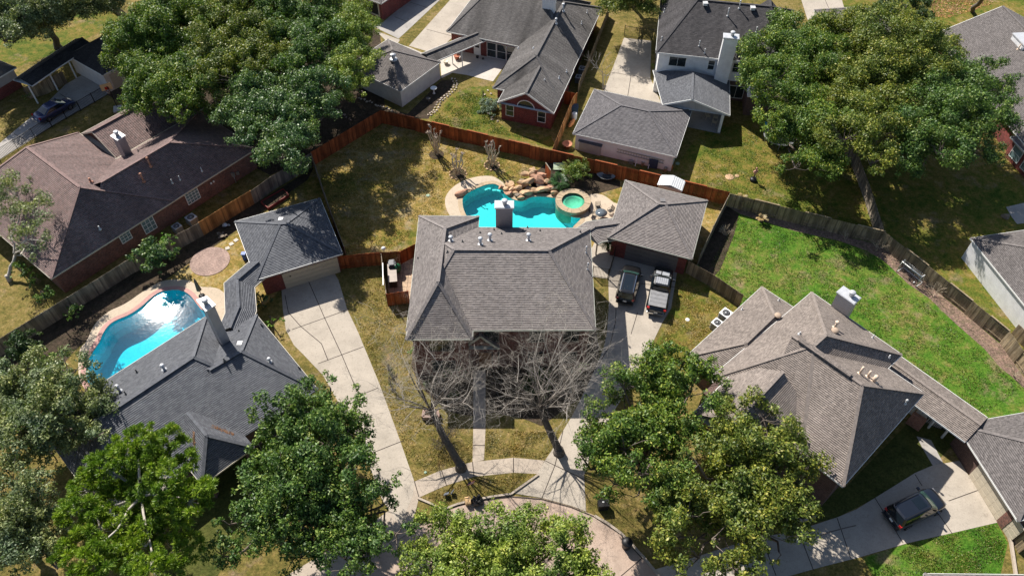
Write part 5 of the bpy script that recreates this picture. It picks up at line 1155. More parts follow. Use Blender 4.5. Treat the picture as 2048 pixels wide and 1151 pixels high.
# two big leafless street trees
def bare_tree(label, base, fork_px, fz, tips, seed, r0=.34):
    rr = random.Random(seed); b = g(*base); t = thing('bare_tree', label, 'tree', b, 0, 'leafless trees in front of the central house'); m = MB(); tw = MB(); f = g(fork_px[0], fork_px[1], fz)
    m.lathe(b+Vector((0,0,-.1)), [(r0*1.7,0),(r0*1.25,.3),(r0,.8)], 10); mid = b.lerp(f,.5)+Vector((rr.uniform(-.15,.15),0,.2)); m.tube([b+Vector((0,0,.3)), mid, f], [r0,r0*.85,r0*.7], 9, cap=False)
    cnt = [0]
    def rec(p, d, l, r_, k):
        cnt[0] += 1; pts = [p]; q = p; dd = d.copy(); ns = 3 if k > 1 else 2
        for i in range(ns):
            dd = (dd + Vector((rr.gauss(0,.1),rr.gauss(0,.1),rr.gauss(.03,.08)))).normalized(); q = q + dd*l/ns; pts.append(q)
        rad = [r_*(1-.42*i/ns) for i in range(ns+1)]; (m if k > 4 else tw).tube(pts, rad, 6 if k > 3 else 4 if k > 1 else 3, cap=False)
        if k == 0: return
        nch = rr.choice((2,3,3)) if k > 1 else rr.choice((4,5,6))
        for j in range(nch):
            s = q if j == 0 else pts[rr.randrange(1, len(pts))]; e = (dd + Vector((rr.gauss(0,.58),rr.gauss(0,.58),rr.gauss(.0,.3)))).normalized(); rec(s, e, l*rr.uniform(.68,.95), rad[-1]*rr.uniform(.5,.72), k-1)
        if k > 1:
            for _ in range(1): s = pts[rr.randrange(1, len(pts))]; e = (dd*.3 + Vector((rr.gauss(0,.8),rr.gauss(0,.8),rr.gauss(.2,.4)))).normalized(); rec(s, e, l*.45, .009, min(1, k-1))
    for (px, py, z) in tips:
        e = g(px, py, z); d = e - f; L = d.length; rec(f, d.normalized(), L*.58, r0*.22, 5)
    m.build('trunk', BARK_D, t); tw.build('twigs', TWIG, t); return t
bare_tree('left leafless pale tree, trunk rooted in the lawn by the front walk', (922,935), (862,820), 4.0, [(790,740,6.5),(785,690,8),(745,760,6.5),(770,810,5.5),(850,720,8),(905,700,9),(930,770,8),(835,745,9),(905,745,6),(900,830,6.5),(960,790,8),(880,660,9.5),(960,720,8.5),(780,800,6)], 91)
bare_tree('right leafless pale tree, trunk rooted beside the pickup drive', (1118,905), (1078,815), 4.0, [(1020,770,7),(1130,780,9),(1085,760,9),(1060,720,8.5),(1120,730,8.5),(1170,760,7.5),(1150,690,9),(1000,720,8),(1090,660,9.5),(1030,820,6),(1160,810,6.5),(1195,700,8),(1060,640,10),(1200,760,7),(1190,800,6)], 92)
# ------------------------------------------------------------------ vehicles (local frame: x forward, y left)
def paint(name, c, flake=.25): 
    m = plain(name, c, .32, flake, .06, 2.0, .5, 1.0); m.node_tree.nodes['Principled BSDF'].inputs['Coat Roughness'].default_value = .06; return m
P_NAVY = paint('paint_navy', (.02,.04,.13)); P_BLACK = paint('paint_black', (.008,.008,.009)); P_DARK = paint('paint_midnight', (.009,.012,.02)); P_SILV = paint('paint_gunmetal', (.02,.021,.022))
CGLASS = glassmat('car_glass', (.006,.01,.014), .05, .2); CGL2 = glassmat('car_glass_green', (.03,.07,.06), .06, .3); TYRE = plain('tyre', (.02,.02,.02), .9); RIM = plain('alloy', (.4,.4,.42), .3, .8); LAMP_R = plain('tail_lamp', (.42,.02,.02), .2); LAMP_W = plain('head_lamp', (.25,.25,.26), .2, .3); PLATE = plain('plate', (.7,.7,.68), .5); BEDC = plain('bed_cover', (.2,.2,.205), .5); CHROME = plain('chrome', (.6,.6,.6), .15, 1.0)
def vehicle(name, label, px, py, hdg, L, W, Hh, kind, pm, roofm=None):
    t = thing(name, label, {'sedan':'car','suv':'car','truck':'truck'}[kind], g(px, py), hdg)
    def lp(mb, nm, mt, par=t): 
        me_o = mb.build(nm, mt, None); me_o.parent = par; return me_o
    w = W/2
    if kind == 'truck': zt = [(-L/2,.92,.80),(-L/2+.1,1.2,.93),(-L*.14,1.22,1),(-.1,1.22,1),(L*.2,1.2,1),(L*.24,1.16,1),(L*.4,1.12,.97),(L*.47,1.0,.9),(L/2,.7,.78)]
    elif kind == 'suv': zt = [(-L/2,.8,.78),(-L/2+.12,1.1,.92),(-L*.3,1.14,1),(0,1.12,1),(L*.2,1.08,1),(L*.26,1.05,.99),(L*.38,.98,.95),(L*.46,.86,.86),(L/2,.6,.68)]
    else: zt = [(-L/2,.72,.72),(-L/2+.1,.98,.88),(-L*.36,1.02,.98),(-L*.1,.98,1),(L*.15,.95,1),(L*.24,.93,.99),(L*.38,.84,.94),(L*.46,.72,.84),(L/2,.52,.64)]
    b = MB(); rows = []
    for x, z, f in zt:
        ww = w*f; rows.append([Vector(v) for v in ((x,-ww*.9,.24),(x,-ww,.38),(x,-ww,z*.62),(x,-ww*.97,z-.12),(x,-ww*.88,z-.02),(x,-ww*.5,z+.02),(x,0,z+.03),(x,ww*.5,z+.02),(x,ww*.88,z-.02),(x,ww*.97,z-.12),(x,ww,z*.62),(x,ww,.38),(x,ww*.9,.24))])
    n = len(rows[0]); vs = [v for r in rows for v in r]; fs = []
    for i in range(len(rows)-1):
        for k in range(n-1): fs.append([i*n+k, (i+1)*n+k, (i+1)*n+k+1, i*n+k+1])
        fs.append([i*n+n-1, (i+1)*n+n-1, (i+1)*n, i*n])
    fs += [list(range(n))[::-1], [(len(rows)-1)*n+k for k in range(n)]]
    b.add(vs, fs, None, 0, True); body = lp(b, 'body', pm); 
    bev = body.modifiers.new('soft', 'SUBSURF'); bev.levels = 1; bev.render_levels = 2
    # greenhouse
    if kind == 'truck': xb0, xb1, xt0, xt1 = -L*.12, L*.235, -L*.08, L*.12
    elif kind == 'suv': xb0, xb1, xt0, xt1 = -L*.488, L*.26, -L*.435, L*.1
    else: xb0, xb1, xt0, xt1 = -L*.36, L*.27, -L*.17, L*.09
    zb = {'truck':1.16,'suv':1.05,'sedan':.93}[kind]; wb, wt = w*.93, w*.73
    def ringp(z, x0, x1, ww, c): return [Vector(v) for v in ((x0,-ww+c,z),(x0+c,-ww,z),((x0+x1)/2,-ww*1.02,z),(x1-c,-ww,z),(x1,-ww+c*1.6,z),(x1+c*.3,0,z),(x1,ww-c*1.6,z),(x1-c,ww,z),((x0+x1)/2,ww*1.02,z),(x0+c,ww,z),(x0,ww-c,z),(x0-c*.2,0,z))]
    B_, T_ = ringp(zb, xb0, xb1, wb, .14), ringp(Hh-.06, xt0, xt1, wt, .14); T2 = ringp(Hh, xt0+.16, xt1-.16, wt-.13, .1); m = MB(); k = len(B_)
    m.add(B_+T_+T2, [[i,(i+1)%k,k+(i+1)%k,k+i] for i in range(k)] + [[k+i,k+(i+1)%k,2*k+(i+1)%k,2*k+i] for i in range(k)] + [[2*k+i for i in range(k)]], None, 0, False); cabin = lp(m, 'cabin', pm)
    def pane(nm, idx, mg=.14, mt=CGLASS, top=.1, bot=.08, out=.012):
        q = MB(); pts_b = [B_[i] for i in idx]; pts_t = [T_[i] for i in idx]; nn = len(idx); vv = []
        for j in range(nn):
            a, c = pts_b[j], pts_t[j]
            if j == 0: a = a.lerp(pts_b[1], mg); c = c.lerp(pts_t[1], mg)
            if j == nn-1: a = a.lerp(pts_b[-2], mg); c = c.lerp(pts_t[-2], mg)
            vv.append((a.lerp(c, bot), a.lerp(c, 1-top)))
        cen = Vector(((xb0+xb1)/2,0,zb-.4))
        lo = [p + (p-cen).normalized()*out*1.6 + Vector((0,0,out)) for p, _ in vv]; hi = [p + (p-cen).normalized()*out*1.6 + Vector((0,0,out)) for _, p in vv]
        q.add(lo+hi, [[j,j+1,nn+j+1,nn+j] for j in range(nn-1)]); return lp(q, nm, mt, t)
    pane('windshield', [3,4,5,6,7], .35, CGL2); pane('rear_window', [9,10,11,0,1], .45); pane('side_window', [1,2,3], .06); pane('side_window', [7,8,9], .06)
    q = MB()
    if kind != 'sedan': q.face([Vector((x,y,Hh+.008)) for x, y in ((xt0+.3 if roofm else xt1-1.1,-wt*.62),(xt1-.28,-wt*.62),(xt1-.28,wt*.62),(xt0+.3 if roofm else xt1-1.1,wt*.62))]) if kind == 'suv' else None
    if q.v: lp(q, 'sunroof', CGLASS)
    if kind in ('suv','truck'):
        for s in (1,-1):
            q = MB()
            if kind == 'suv': q.beam((xt0+.1,s*(wt-.1),Hh+.05),(xt1-.2,s*(wt-.1),Hh+.05),.045,.05); lp(q,'roof_rail',CHROME if roofm else BLACKM)
    if kind == 'truck':
        q = MB()
        for i in range(6): q.box((xt0+.22+(xt1-xt0-.5)/2, -wt*.66+i*wt*.264, Hh+.012),(xt1-xt0-.35,.17,.03))
        lp(q,'roof',plain('truck_roof_grey',(.3,.31,.33),.45,.1))
        q = MB(); x0, x1 = -L/2+.2, -L*.13
        for i in range(4): q.box((x0+(x1-x0)*(i+.5)/4,0,1.27),((x1-x0)/4-.03,W*.8,.05))
        lp(q,'bed_cover',BEDC)
        q = MB(); q.beam((L*.22,-w*.8,1.245),(L*.22,w*.8,1.245),.1,.02); q.box((L*.3,-w*.25,1.185),(.5,.7,.03)); q.box((L*.3,w*.45,1.175),(.4,.5,.03)); lp(q,'hood_panel',plain('hood_grey',(.3,.31,.33),.45,.1))
    for s in (1,-1):
        q = MB(); q.box((xb1-.3,s*(w+.1),zb+.06),(.16,.24,.16)); lp(q,'mirror',pm)
        q = MB(); q.box((L*.452,s*w*.6,{'truck':.86,'suv':.74,'sedan':.62}[kind]),(.2,.3,.1)); lp(q,'headlight',LAMP_W)
        q = MB(); q.box((-L/2+.1,s*w*.78,{'truck':1.02,'suv':.98,'sedan':.86}[kind]),(.16,.24,.2)); lp(q,'taillight',LAMP_R)
    q = MB(); q.box((-L/2-.012,0,{'truck':.62,'suv':.72,'sedan':.62}[kind]),(.03,.34,.17), rot=Matrix.Rotation(.25,3,'Y')); lp(q,'plate',PLATE)
    q = MB(); q.box((-L/2+.0,0,.48),(.16,W*.86,.16)); lp(q,'bumper',CHROME if kind == 'truck' else pm)
    wr = {'truck':.4,'suv':.37,'sedan':.34}[kind]
    for x in (L*.3,-L*.3):
        for s in (1,-1):
            q = MB(); nseg = 18; c = Vector((x, s*(w-.1), wr)); vv = []
            prof = [(wr*.62,-.11),(wr*.96,-.11),(wr,-.07),(wr,.07),(wr*.96,.11),(wr*.62,.11)]
            for (r_, yy) in prof: vv += [c + Vector((r_*math.cos(2*math.pi*j/nseg), yy, r_*math.sin(2*math.pi*j/nseg))) for j in range(nseg)]
            q.add(vv, [[i*nseg+j, i*nseg+(j+1)%nseg, (i+1)*nseg+(j+1)%nseg, (i+1)*nseg+j] for i in range(5) for j in range(nseg)], None, 0, True); wh = lp(q,'wheel',TYRE)
            q = MB(); cc_ = c + Vector((0,s*.085,0))
            for j in range(5): a = 2*math.pi*j/5; q.beam(cc_, cc_+Vector((wr*.6*math.cos(a),0,wr*.6*math.sin(a))), .06, .09)
            lp(q,'rim',RIM,wh)
    return t
def heading(a, b): p, q = g(*a), g(*b); return math.atan2(q.y-p.y, q.x-p.x)
vehicle('car', 'dark blue sedan parked beside the iron fence at the top left', 113, 226, heading((80,246),(150,206)), 4.8, 1.86, 1.45, 'sedan', P_NAVY)
vehicle('car', 'black crossover with glass roof parked left of the pickup', 1256, 575, heading((1248,605),(1262,545)), 4.75, 1.92, 1.66, 'suv', P_BLACK, True)
vehicle('pickup_truck', 'grey-topped pickup truck parked right of the black crossover', 1318, 588, heading((1312,620),(1326,548)), 5.75, 2.0, 1.88, 'truck', P_SILV)
vehicle('car', 'black car alone on the long right drive facing the cream garage', 1825, 1022, heading((1785,1038),(1880,992)), 4.95, 1.98, 1.7, 'suv', P_DARK)
# ------------------------------------------------------------------ small things
def V(x, y, z=0): return Vector((x, y, z))
# boulders of the waterfall
bl = [((780,290),.7,.5,.35,.2),((870,250),.9,.7,.4,.25),((900,300),.7,.6,.4,.3),((830,300),.6,.5,.3,.2),((860,345),.8,.6,.4,.2),((960,310),.8,.7,.5,.35),((990,260),1.4,.6,.6,.6),((1050,250),1.5,.9,.6,.75),((1150,225),1.5,1.0,.6,.85),((1030,165),.9,.6,.5,.7),((1085,180),.9,.6,.5,.85),((1110,150),.9,.6,.45,.9),((1200,185),1.1,.7,.5,.8),((1040,340),1.4,.8,.5,.3),((1110,315),.8,.5,.4,.4),((1200,320),1.7,.7,.5,.45),((1280,290),.9,.7,.5,.4),((1320,345),.7,.5,.4,.25),((975,390),.7,.6,.6,.1),((1250,250),.8,.6,.6,.6),((380,350),1.5,.8,.5,.28),((920,350),.6,.5,.35,.15),((1330,310),.6,.5,.4,.3),((1105,95),.4,.9,.35,.1)]
for i, ((x, y), a, b_, c_, z) in enumerate(bl):
    p = cK((x, y))[0]; q = g(p[0], p[1]+z*6, 0); m = MB(); m.rock((q.x, q.y, z), (a*1.6, b_*1.6, c_*1.7), 300+i, rng.uniform(-.5,.5)); o = m.build('boulder', ROCKM if i % 4 else plain('boulder_%d' % i, (.42,.23,.15), .85, var=.4, scale=1.4))
    if i == 20: tag(o, 'lone flat boulder on the left rim of the turquoise pool', 'boulder')
    else: tag(o, 'tan sandstone boulder piled at the waterfall of the turquoise pool', 'boulder', 'waterfall boulders')
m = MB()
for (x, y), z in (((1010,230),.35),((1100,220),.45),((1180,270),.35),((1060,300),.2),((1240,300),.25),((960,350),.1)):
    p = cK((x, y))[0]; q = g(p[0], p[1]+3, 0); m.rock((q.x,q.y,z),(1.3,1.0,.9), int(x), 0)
o = m.build('waterfall_core', ROCK_D); tag(o, 'dark rock core behind the tan waterfall boulders', 'rock')
t = thing('board_screen', 'upright red board screen standing between waterfall rocks and sago palm', 'screen', g(1097,358)); a, b = g(1090,349), g(1100,364); m = MB()
d = (b-a).normalized()
for i in range(6): c = a+d*(i+.5)*(b-a).length/6; m.box((c.x,c.y,.85),((b-a).length/6-.01,.03,1.7),math.atan2(d.y,d.x))
m.build('board_panel', F_RED, t); q = MB(); q.beam(V(a.x,a.y,1.73),V(b.x,b.y,1.73),.1,.05); q.build('rail', F_GREY, t)
c = g(1118,340); m = MB(); m.box((c.x,c.y,.55),(1.3,.9,.05),-.1,rot=Matrix.Rotation(.35,3,'X')); m.box((c.x,c.y-.1,.25),(.1,.1,.5)); o = m.build('tilted_board', plain('pale_green_board',(.42,.5,.36),.6)); tag(o, 'pale green tilted board behind the feathery shrub', 'board')
# patio set
c = g(1201,435); t = thing('patio_table', 'round dark glass-topped patio table by the spa', 'table', c); m = MB(); m.lathe(c, [(.62,.7),(.62,.73)], 24); m.build('table_top', plain('smoked_glass',(.1,.12,.14),.12), t); m = MB()
m.tube([c+V(.62*math.cos(k*.26),.62*math.sin(k*.26),.715) for k in range(25)], .018, 5, cap=False); m.build('rim', BLACKM, t)
for a in range(4): m = MB(); m.tube([c+V(.45*math.cos(a*1.57+.7),.45*math.sin(a*1.57+.7),.7), c+V(.15*math.cos(a*1.57+.7),.15*math.sin(a*1.57+.7),.35), c+V(.42*math.cos(a*1.57+.7),.42*math.sin(a*1.57+.7),0)], .018, 5); m.build('leg', BLACKM, t)
def make_chair(label, group, mt, h=.95):
    t = thing('patio_chair', label, 'chair', V(0,0), 0, group); m = MB()
    for i in range(7): m.box((0,-.21+i*.07,.42),(.48,.05,.02))
    m.build('seat', mt, t); m = MB()
    for i in range(6): m.beam((-.2+i*.08,.24,.44),(-.2+i*.08,.36,h),.05,.015)
    m.build('backrest', mt, t); 
    for sx in (-.25,.25):
        m = MB(); m.tube([(sx,.36,h),(sx,.24,.42),(sx,.3,0)],.018,5); m.build('leg', mt, t); m = MB(); m.tube([(sx,-.24,0),(sx,-.22,.42),(sx,-.2,.64),(sx,.27,.64)],.018,5); m.build('leg', mt, t)
    return t
ch = make_chair('x', 'chairs round the glass patio table', BLACKM)
for i, (px, py, lab) in enumerate(((1196,420,'dark metal patio chair behind the glass table, nearest the fence'),(1220,427,'dark metal patio chair right of the glass table, nearest the garage'),(1183,430,'dark metal patio chair left of the glass table, nearest the spa'),(1190,447,'dark metal patio chair in front of the glass table, nearest the roof'))):
    o = ch if i == 0 else copy_tree(ch); p = g(px, py); o.location = p; o.rotation_euler = (0,0,math.atan2(p.y-c.y,p.x-c.x)-math.pi/2); o['label'] = lab
ch2 = make_chair('x', 'pale chairs on the shaded patio', TRIM_T)
for i, (px, py, rz, lab) in enumerate(((1414,237,.2,'pale patio chair under the gabled patio roof, nearest the house wall'),(1430,240,-.3,'pale patio chair under the gabled patio roof, nearest the white post'),(1428,250,2.6,'pale patio chair under the gabled patio roof, in front of the other two'))):
    o = ch2 if i == 0 else copy_tree(ch2); o.location = g(px, py, .03); o.location.z = .03; o.rotation_euler = (0,0,rz); o['label'] = lab
# closed umbrella, white shed, trough
c = g(404,592); t = thing('parasol', 'closed grey parasol standing on the deck of the glinting pool', 'parasol', c); m = MB(); m.tube([c, c+V(0,0,2.6)],.03,8); m.build('pole', BLACKM, t); m = MB(); m.lathe(c, [(.05,2.5),(.12,2.2),(.2,1.3),(.24,.95),(.16,.9)],12); m.build('canopy', plain('parasol_cloth',(.12,.11,.085),.9), t); m = MB(); m.lathe(c,[(.3,.04),(.3,.1),(.06,.14)],14); m.build('base', BLACKM, t)
s0 = g(1309,401); d = (g(1348,411)-s0).normalized(); n = V(-d.y,d.x); t = thing('storage_shed', 'small white ribbed storage shed wedged between taupe garage and red fence', 'shed', s0); L_, D_ = 2.5, 1.5
P = [s0+n*.5, s0+n*.5+d*L_, s0+n*(.5+D_)+d*L_, s0+n*(.5+D_)]; m = MB(); m.prism(P, 0, 1.9); m.build('wall', W_LIGHT, t); m = MB(); r0, r1 = (P[0]+P[3])/2+V(0,0,2.3)-d*.05, (P[1]+P[2])/2+V(0,0,2.3)+d*.05
Q = [p+V(0,0,1.9) for p in P]; mid0, mid1 = (Q[0]+Q[1])/2, (Q[2]+Q[3])/2; up_ = V(0,0,.38)
for A, B in (((Q[0]-n*.1-d*.1),(Q[3]+n*.1-d*.1)),): m.face([A, mid0-n*.1+up_, mid1+n*.1+up_, B]); m.face([mid0-n*.1+up_, Q[1]-n*.1+d*.1, Q[2]+n*.1+d*.1, mid1+n*.1+up_])
for i in range(6):
    a0 = (mid0-n*.1+up_).lerp(Q[1]-n*.1+d*.1,(i+.5)/6); a1 = (mid1+n*.1+up_).lerp(Q[2]+n*.1+d*.1,(i+.5)/6); m.beam(a0,a1,.05,.05)
    a0 = (Q[0]-n*.1-d*.1).lerp(mid0-n*.1+up_,(i+.5)/6); a1 = (Q[3]+n*.1-d*.1).lerp(mid1+n*.1+up_,(i+.5)/6); m.beam(a0,a1,.05,.05)
m.build('roof', plain('shed_white',(.58,.59,.6),.5), t)
c = g(1211,357); t = thing('swing_pod', 'grey oval boat-shaped basket on the ground beside the red fence', 'basket', c, -.2); m = MB(); nn = 22; pr_ = [(.45,.08),(.8,.22),(1.0,.42),(.94,.42),(.74,.26),(.4,.14),(.02,.12)]; vs = [V(r*1.05*math.cos(2*math.pi*k/nn), r*.52*math.sin(2*math.pi*k/nn)*(1-.15*math.cos(4*math.pi*k/nn)), z+.08*r*abs(math.cos(2*math.pi*k/nn))**3) for r, z in pr_ for k in range(nn)]
m.add(vs, [[i*nn+k,i*nn+(k+1)%nn,(i+1)*nn+(k+1)%nn,(i+1)*nn+k] for i in range(len(pr_)-1) for k in range(nn)],None,0,True); o = m.build('shell', plain('pod_grey',(.3,.31,.3),.7)); o.parent = t
m = MB(); m.box((.1,0,.33),(.9,.5,.14),.2); o = m.build('cushion', plain('pod_dark',(.06,.065,.07),.8)); o.parent = t
# lean-to, ladder, clutter behind the white garage
la, lb_ = g(1157,301), g(1200,312); d = (lb_-la).normalized(); n = V(-d.y,d.x); t = thing('lean_to_shed', 'grey shingled lean-to shed against the white garage wall', 'shed', la); L_ = (lb_-la).length; m = MB(); m.prism([la, lb_, lb_+n*1.5, la+n*1.5], 0, 1.5); m.build('wall', W_GREY, t); m = MB(); P = [la-n*.2-d*.1+V(0,0,1.5), lb_-n*.2+d*.1+V(0,0,1.5), lb_+n*1.55+d*.1+V(0,0,2.05), la+n*1.55-d*.1+V(0,0,2.05)]; m.face(P, slope_uv(P)); m.face([p-V(0,0,.06) for p in P[::-1]]); m.build('roof', S_BLUEGREY, t)
m = MB(); m.beam(P[2]+V(0,0,.03),P[3]+V(0,0,.03),.12,.06); m.build('ridge_trim', TRIM, t)
la, lb_ = g(1232,316), g(1325,339); d = (lb_-la).normalized(); n = V(d.y,-d.x); t = thing('ladder', 'long grey ladder hung flat on the white garage wall', 'ladder', la); m = MB(); L_ = (lb_-la).length
m.beam(la+n*.12+V(0,0,1.0),lb_+n*.12+V(0,0,.95),.04,.08); m.beam(la+n*.12+V(0,0,1.42),lb_+n*.12+V(0,0,1.37),.04,.08); m.build('rail', GREYM, t)
for i in range(18): q = MB(); c = la+d*L_*(i+.5)/18+n*.12; q.beam(c+V(0,0,1.0),c+V(0,0,1.4),.03,.03); q.build('rung', GREYM, t)
for i, (px, py, w_, d_, h_, mt, nm, lab) in enumerate(((1215,310,.5,1.3,1.5,BLACKM,'door','dark open door leaf beside the lean-to shed'),(1305,336,1.0,.5,1.2,plain('tarp_blue',(.03,.045,.09),.7),'tarp','dark blue leaning sheet by the white garage'),(1330,343,.4,.4,.5,KNOB,'plant_pot','reddish pot beside the white garage corner'),(1285,331,.35,.35,.45,KNOB,'plant_pot','reddish pot under the ladder, in the middle'),(1262,326,.5,.4,.35,GREYM,'crate','grey crate under the ladder, nearest the open door'),(1321,335,.35,.35,.4,BLACKM,'bucket','black bucket under the right ladder end'),(1342,338,.35,.3,.5,F_ORANGE,'crate','orange wooden crate at the white garage corner'))):
    c = g(px, py); m = MB(); 
    if nm in ('plant_pot','bucket'): m.lathe(c, [(w_*.35,0),(w_*.5,h_),(w_*.55,h_+.03),(w_*.45,h_-.02),(.02,h_-.08)], 12)
    else: m.box((c.x,c.y,h_/2),(w_,d_*.2 if nm in('door','tarp') else d_,h_),-.25)
    if nm == 'crate': m.box((c.x,c.y,h_+.02),(w_*1.08,d_*1.08,.04),-.25)
    if nm == 'door': m.box((c.x+.02,c.y-.16,h_*.72),(w_*.6,.03,h_*.2),-.25); m.box((c.x+.02,c.y-.16,h_*.35),(w_*.6,.03,h_*.2),-.25)
    tag(m.build(nm, mt), lab, nm.replace('_',' '))
for i, (px, py) in enumerate(((1270,333),(1296,338))):
    a = g(px,py); m = MB(); m.beam(a+V(0,0,.05),a+V(.35,1.0,1.7),.06,.05); tag(m.build('leaning_pole', WHITEP), ('left','right')[i]+' white pole leaning between fence and white garage wall', 'pole')
c = g(1134,294); m = MB(); m.lathe(c,[(.4,0),(.55,.5),(.6,.52),(.52,.5),(.4,.3),(.02,.28)],18); tag(m.build('tub', plain('terracotta',(.42,.17,.1),.8)), 'round terracotta tub between the orange fence and lean-to shed', 'tub')
for px, py, sz, mt, nm, lab in ((1148,222,(.9,.7,.8),plain('bin_blue',(.03,.06,.11),.6),'storage_bin','dark blue bin behind the orange fence'),(1148,238,(.6,.5,.7),plain('drum_white',(.5,.52,.55),.6),'storage_drum','pale drum behind the orange fence'),(1143,250,(.35,1.5,.5),plain('kayak_orange',(.5,.2,.07),.6),'kayak','orange kayak-like shell lying between the orange fence and white garage')):
    c = g(px,py); m = MB()
    if nm == 'kayak': m.lathe(V(0,0,0),[(.02,-.9),(.2,-.6),(.28,0),(.2,.6),(.02,.9)],12); o = m.build(nm, mt); o.location = c+V(0,0,.3); o.rotation_euler = (R(90),0,R(-25))
    elif nm == 'storage_drum': m.lathe(c,[(.3,0),(.33,.1),(.33,.8),(.3,.85),(.25,.86)],14); o = m.build(nm, mt)
    else: m.box((c.x,c.y,.36),(sz[0],sz[1],.72)); m.box((c.x,c.y,.76),(sz[0]+.08,sz[1]+.08,.07)); o = m.build(nm, mt)
    tag(o, lab, nm.replace('_',' '))
# air conditioners
def ac(label, px, py, rz, s, group, dark=False):
    c = g(px, py); t = thing('air_conditioner', label, 'air conditioner', c, rz, group); m = MB(); h = s*1.0
    for i in range(9): m.box((0,0,.12+h*i/9*.92),(s,s,.05))
    m.box((0,0,h/2),(s*.94,s*.94,h*.95)); o = m.build('cabinet', GALV if not dark else plain('ac_grey',(.2,.21,.21),.5)); o.parent = t
    m = MB(); m.box((0,0,h+.01),(s*1.02,s*1.02,.05)); o = m.build('lid', WHITEP if not dark else GALV); o.parent = t
    m = MB(); m.lathe((0,0,h+.036),[(s*.4,0),(s*.4,.012)],20); o = m.build('fan_well', BLACKM); o.parent = t
    m = MB(); m.lathe((0,0,h+.05),[(s*.12,0),(s*.12,.03)],12)
    for k in range(12): a = k*.5236; m.beam((s*.1*math.cos(a),s*.1*math.sin(a),h+.06),(s*.41*math.cos(a),s*.41*math.sin(a),h+.06),.018,.012)
    for r_ in (.25,.38): m.tube([(s*r_*math.cos(k*.4189),s*r_*math.sin(k*.4189),h+.06) for k in range(16)],.01,4,cap=False)
    o = m.build('fan_grille', GREYM); o.parent = t; return t
ab = math.atan2(uB.y,uB.x)
ac('larger air conditioner by the brick wall, right of its twin', 387, 447, ab, .92, 'air conditioners at the red-brown house', True); ac('smaller air conditioner by the brick wall, nearest the sapling', 358, 463, ab, .8, 'air conditioners at the red-brown house', True)
ad = math.atan2(axD.y,axD.x); ac('upper air conditioner in the shade of the red brick house', 1164, 148, ad, .85, 'air conditioners at the redbrick house', True); ac('lower air conditioner in the shade of the red brick house', 1157, 164, ad, .8, 'air conditioners at the redbrick house', True)
ai = math.atan2(a3.y,a3.x); ac('white air conditioner at the tan roof edge, nearer the plank fence', 1448, 638, ai, .95, 'air conditioners at the tan house'); ac('white air conditioner at the tan roof edge, further from the plank fence', 1431, 656, ai, .85, 'air conditioners at the tan house')
# basketball hoop
c = g(236,217); t = thing('basketball_hoop', 'basketball hoop with wooden backboard at the edge of the sedan drive', 'basketball hoop', c); m = MB(); m.tube([c, c+V(0,0,2.4), c+V(-.25,.15,3.1)],.055,8); m.build('pole', BLACKM, t)
bd = c+V(-.28,.1,3.0); rot = Matrix.Rotation(.5,3,'Z'); m = MB(); m.box(bd,(1.25,.05,.85),rot=rot); m.build('backboard', plain('backboard_wood',(.55,.4,.22),.6), t); m = MB(); m.box(bd+V(.02,-.04,-.15),(.45,.02,.34),rot=rot); m.build('target_square', LAMP_R, t)
m = MB(); rc = bd+V(.18,-.34,-.3); m.tube([rc+V(.23*math.cos(k*.393),.23*math.sin(k*.393),0) for k in range(17)],.015,5,cap=False); m.build('rim', plain('rim_red',(.45,.03,.03),.4), t); m = MB()
for k in range(12): a=k*.5236; m.tube([rc+V(.23*math.cos(a),.23*math.sin(a),0),rc+V(.12*math.cos(a+.3),.12*math.sin(a+.3),-.4)],.008,3)
m.build('net', WHITEP, t); m = MB(); m.box(c+V(.1,-.3,.12),(.9,1.2,.24),.3); m.box(c+V(.1,-.3,.26),(.7,.9,.06),.3); m.build('base', GALV, t)
# trampoline and play things
c = g(1556,282); t = thing('trampoline', 'round black trampoline with poles half under the left big oak', 'trampoline', c); m = MB(); m.lathe(c+V(0,0,.75),[(1.55,0),(1.55,.02)],32); m.build('mat', plain('mat_black',(.015,.015,.02),.9), t); m = MB()
for k in range(36): m.face([c+V(r*math.cos(a),r*math.sin(a),.79) for r, a in ((1.5,k*.17453),(1.85,k*.17453),(1.85,(k+1)*.17453),(1.5,(k+1)*.17453))])
m.build('pad', GREYM, t)
for k in range(6):
    a = k*1.047+.3; m = MB(); m.tube([c+V(1.85*math.cos(a),1.85*math.sin(a),0),c+V(1.85*math.cos(a),1.85*math.sin(a),2.5)],.03,6); m.build('pole', GALV, t)
m = MB(); c2 = g(1529,264); m.rock((c2.x,c2.y,1.15),(.75,.75,.75),5,0,n=3); o = m.build('exercise_ball', plain('ball_teal',(.05,.32,.38),.4)); tag(o, 'teal ball at the left rim of the trampoline', 'ball')
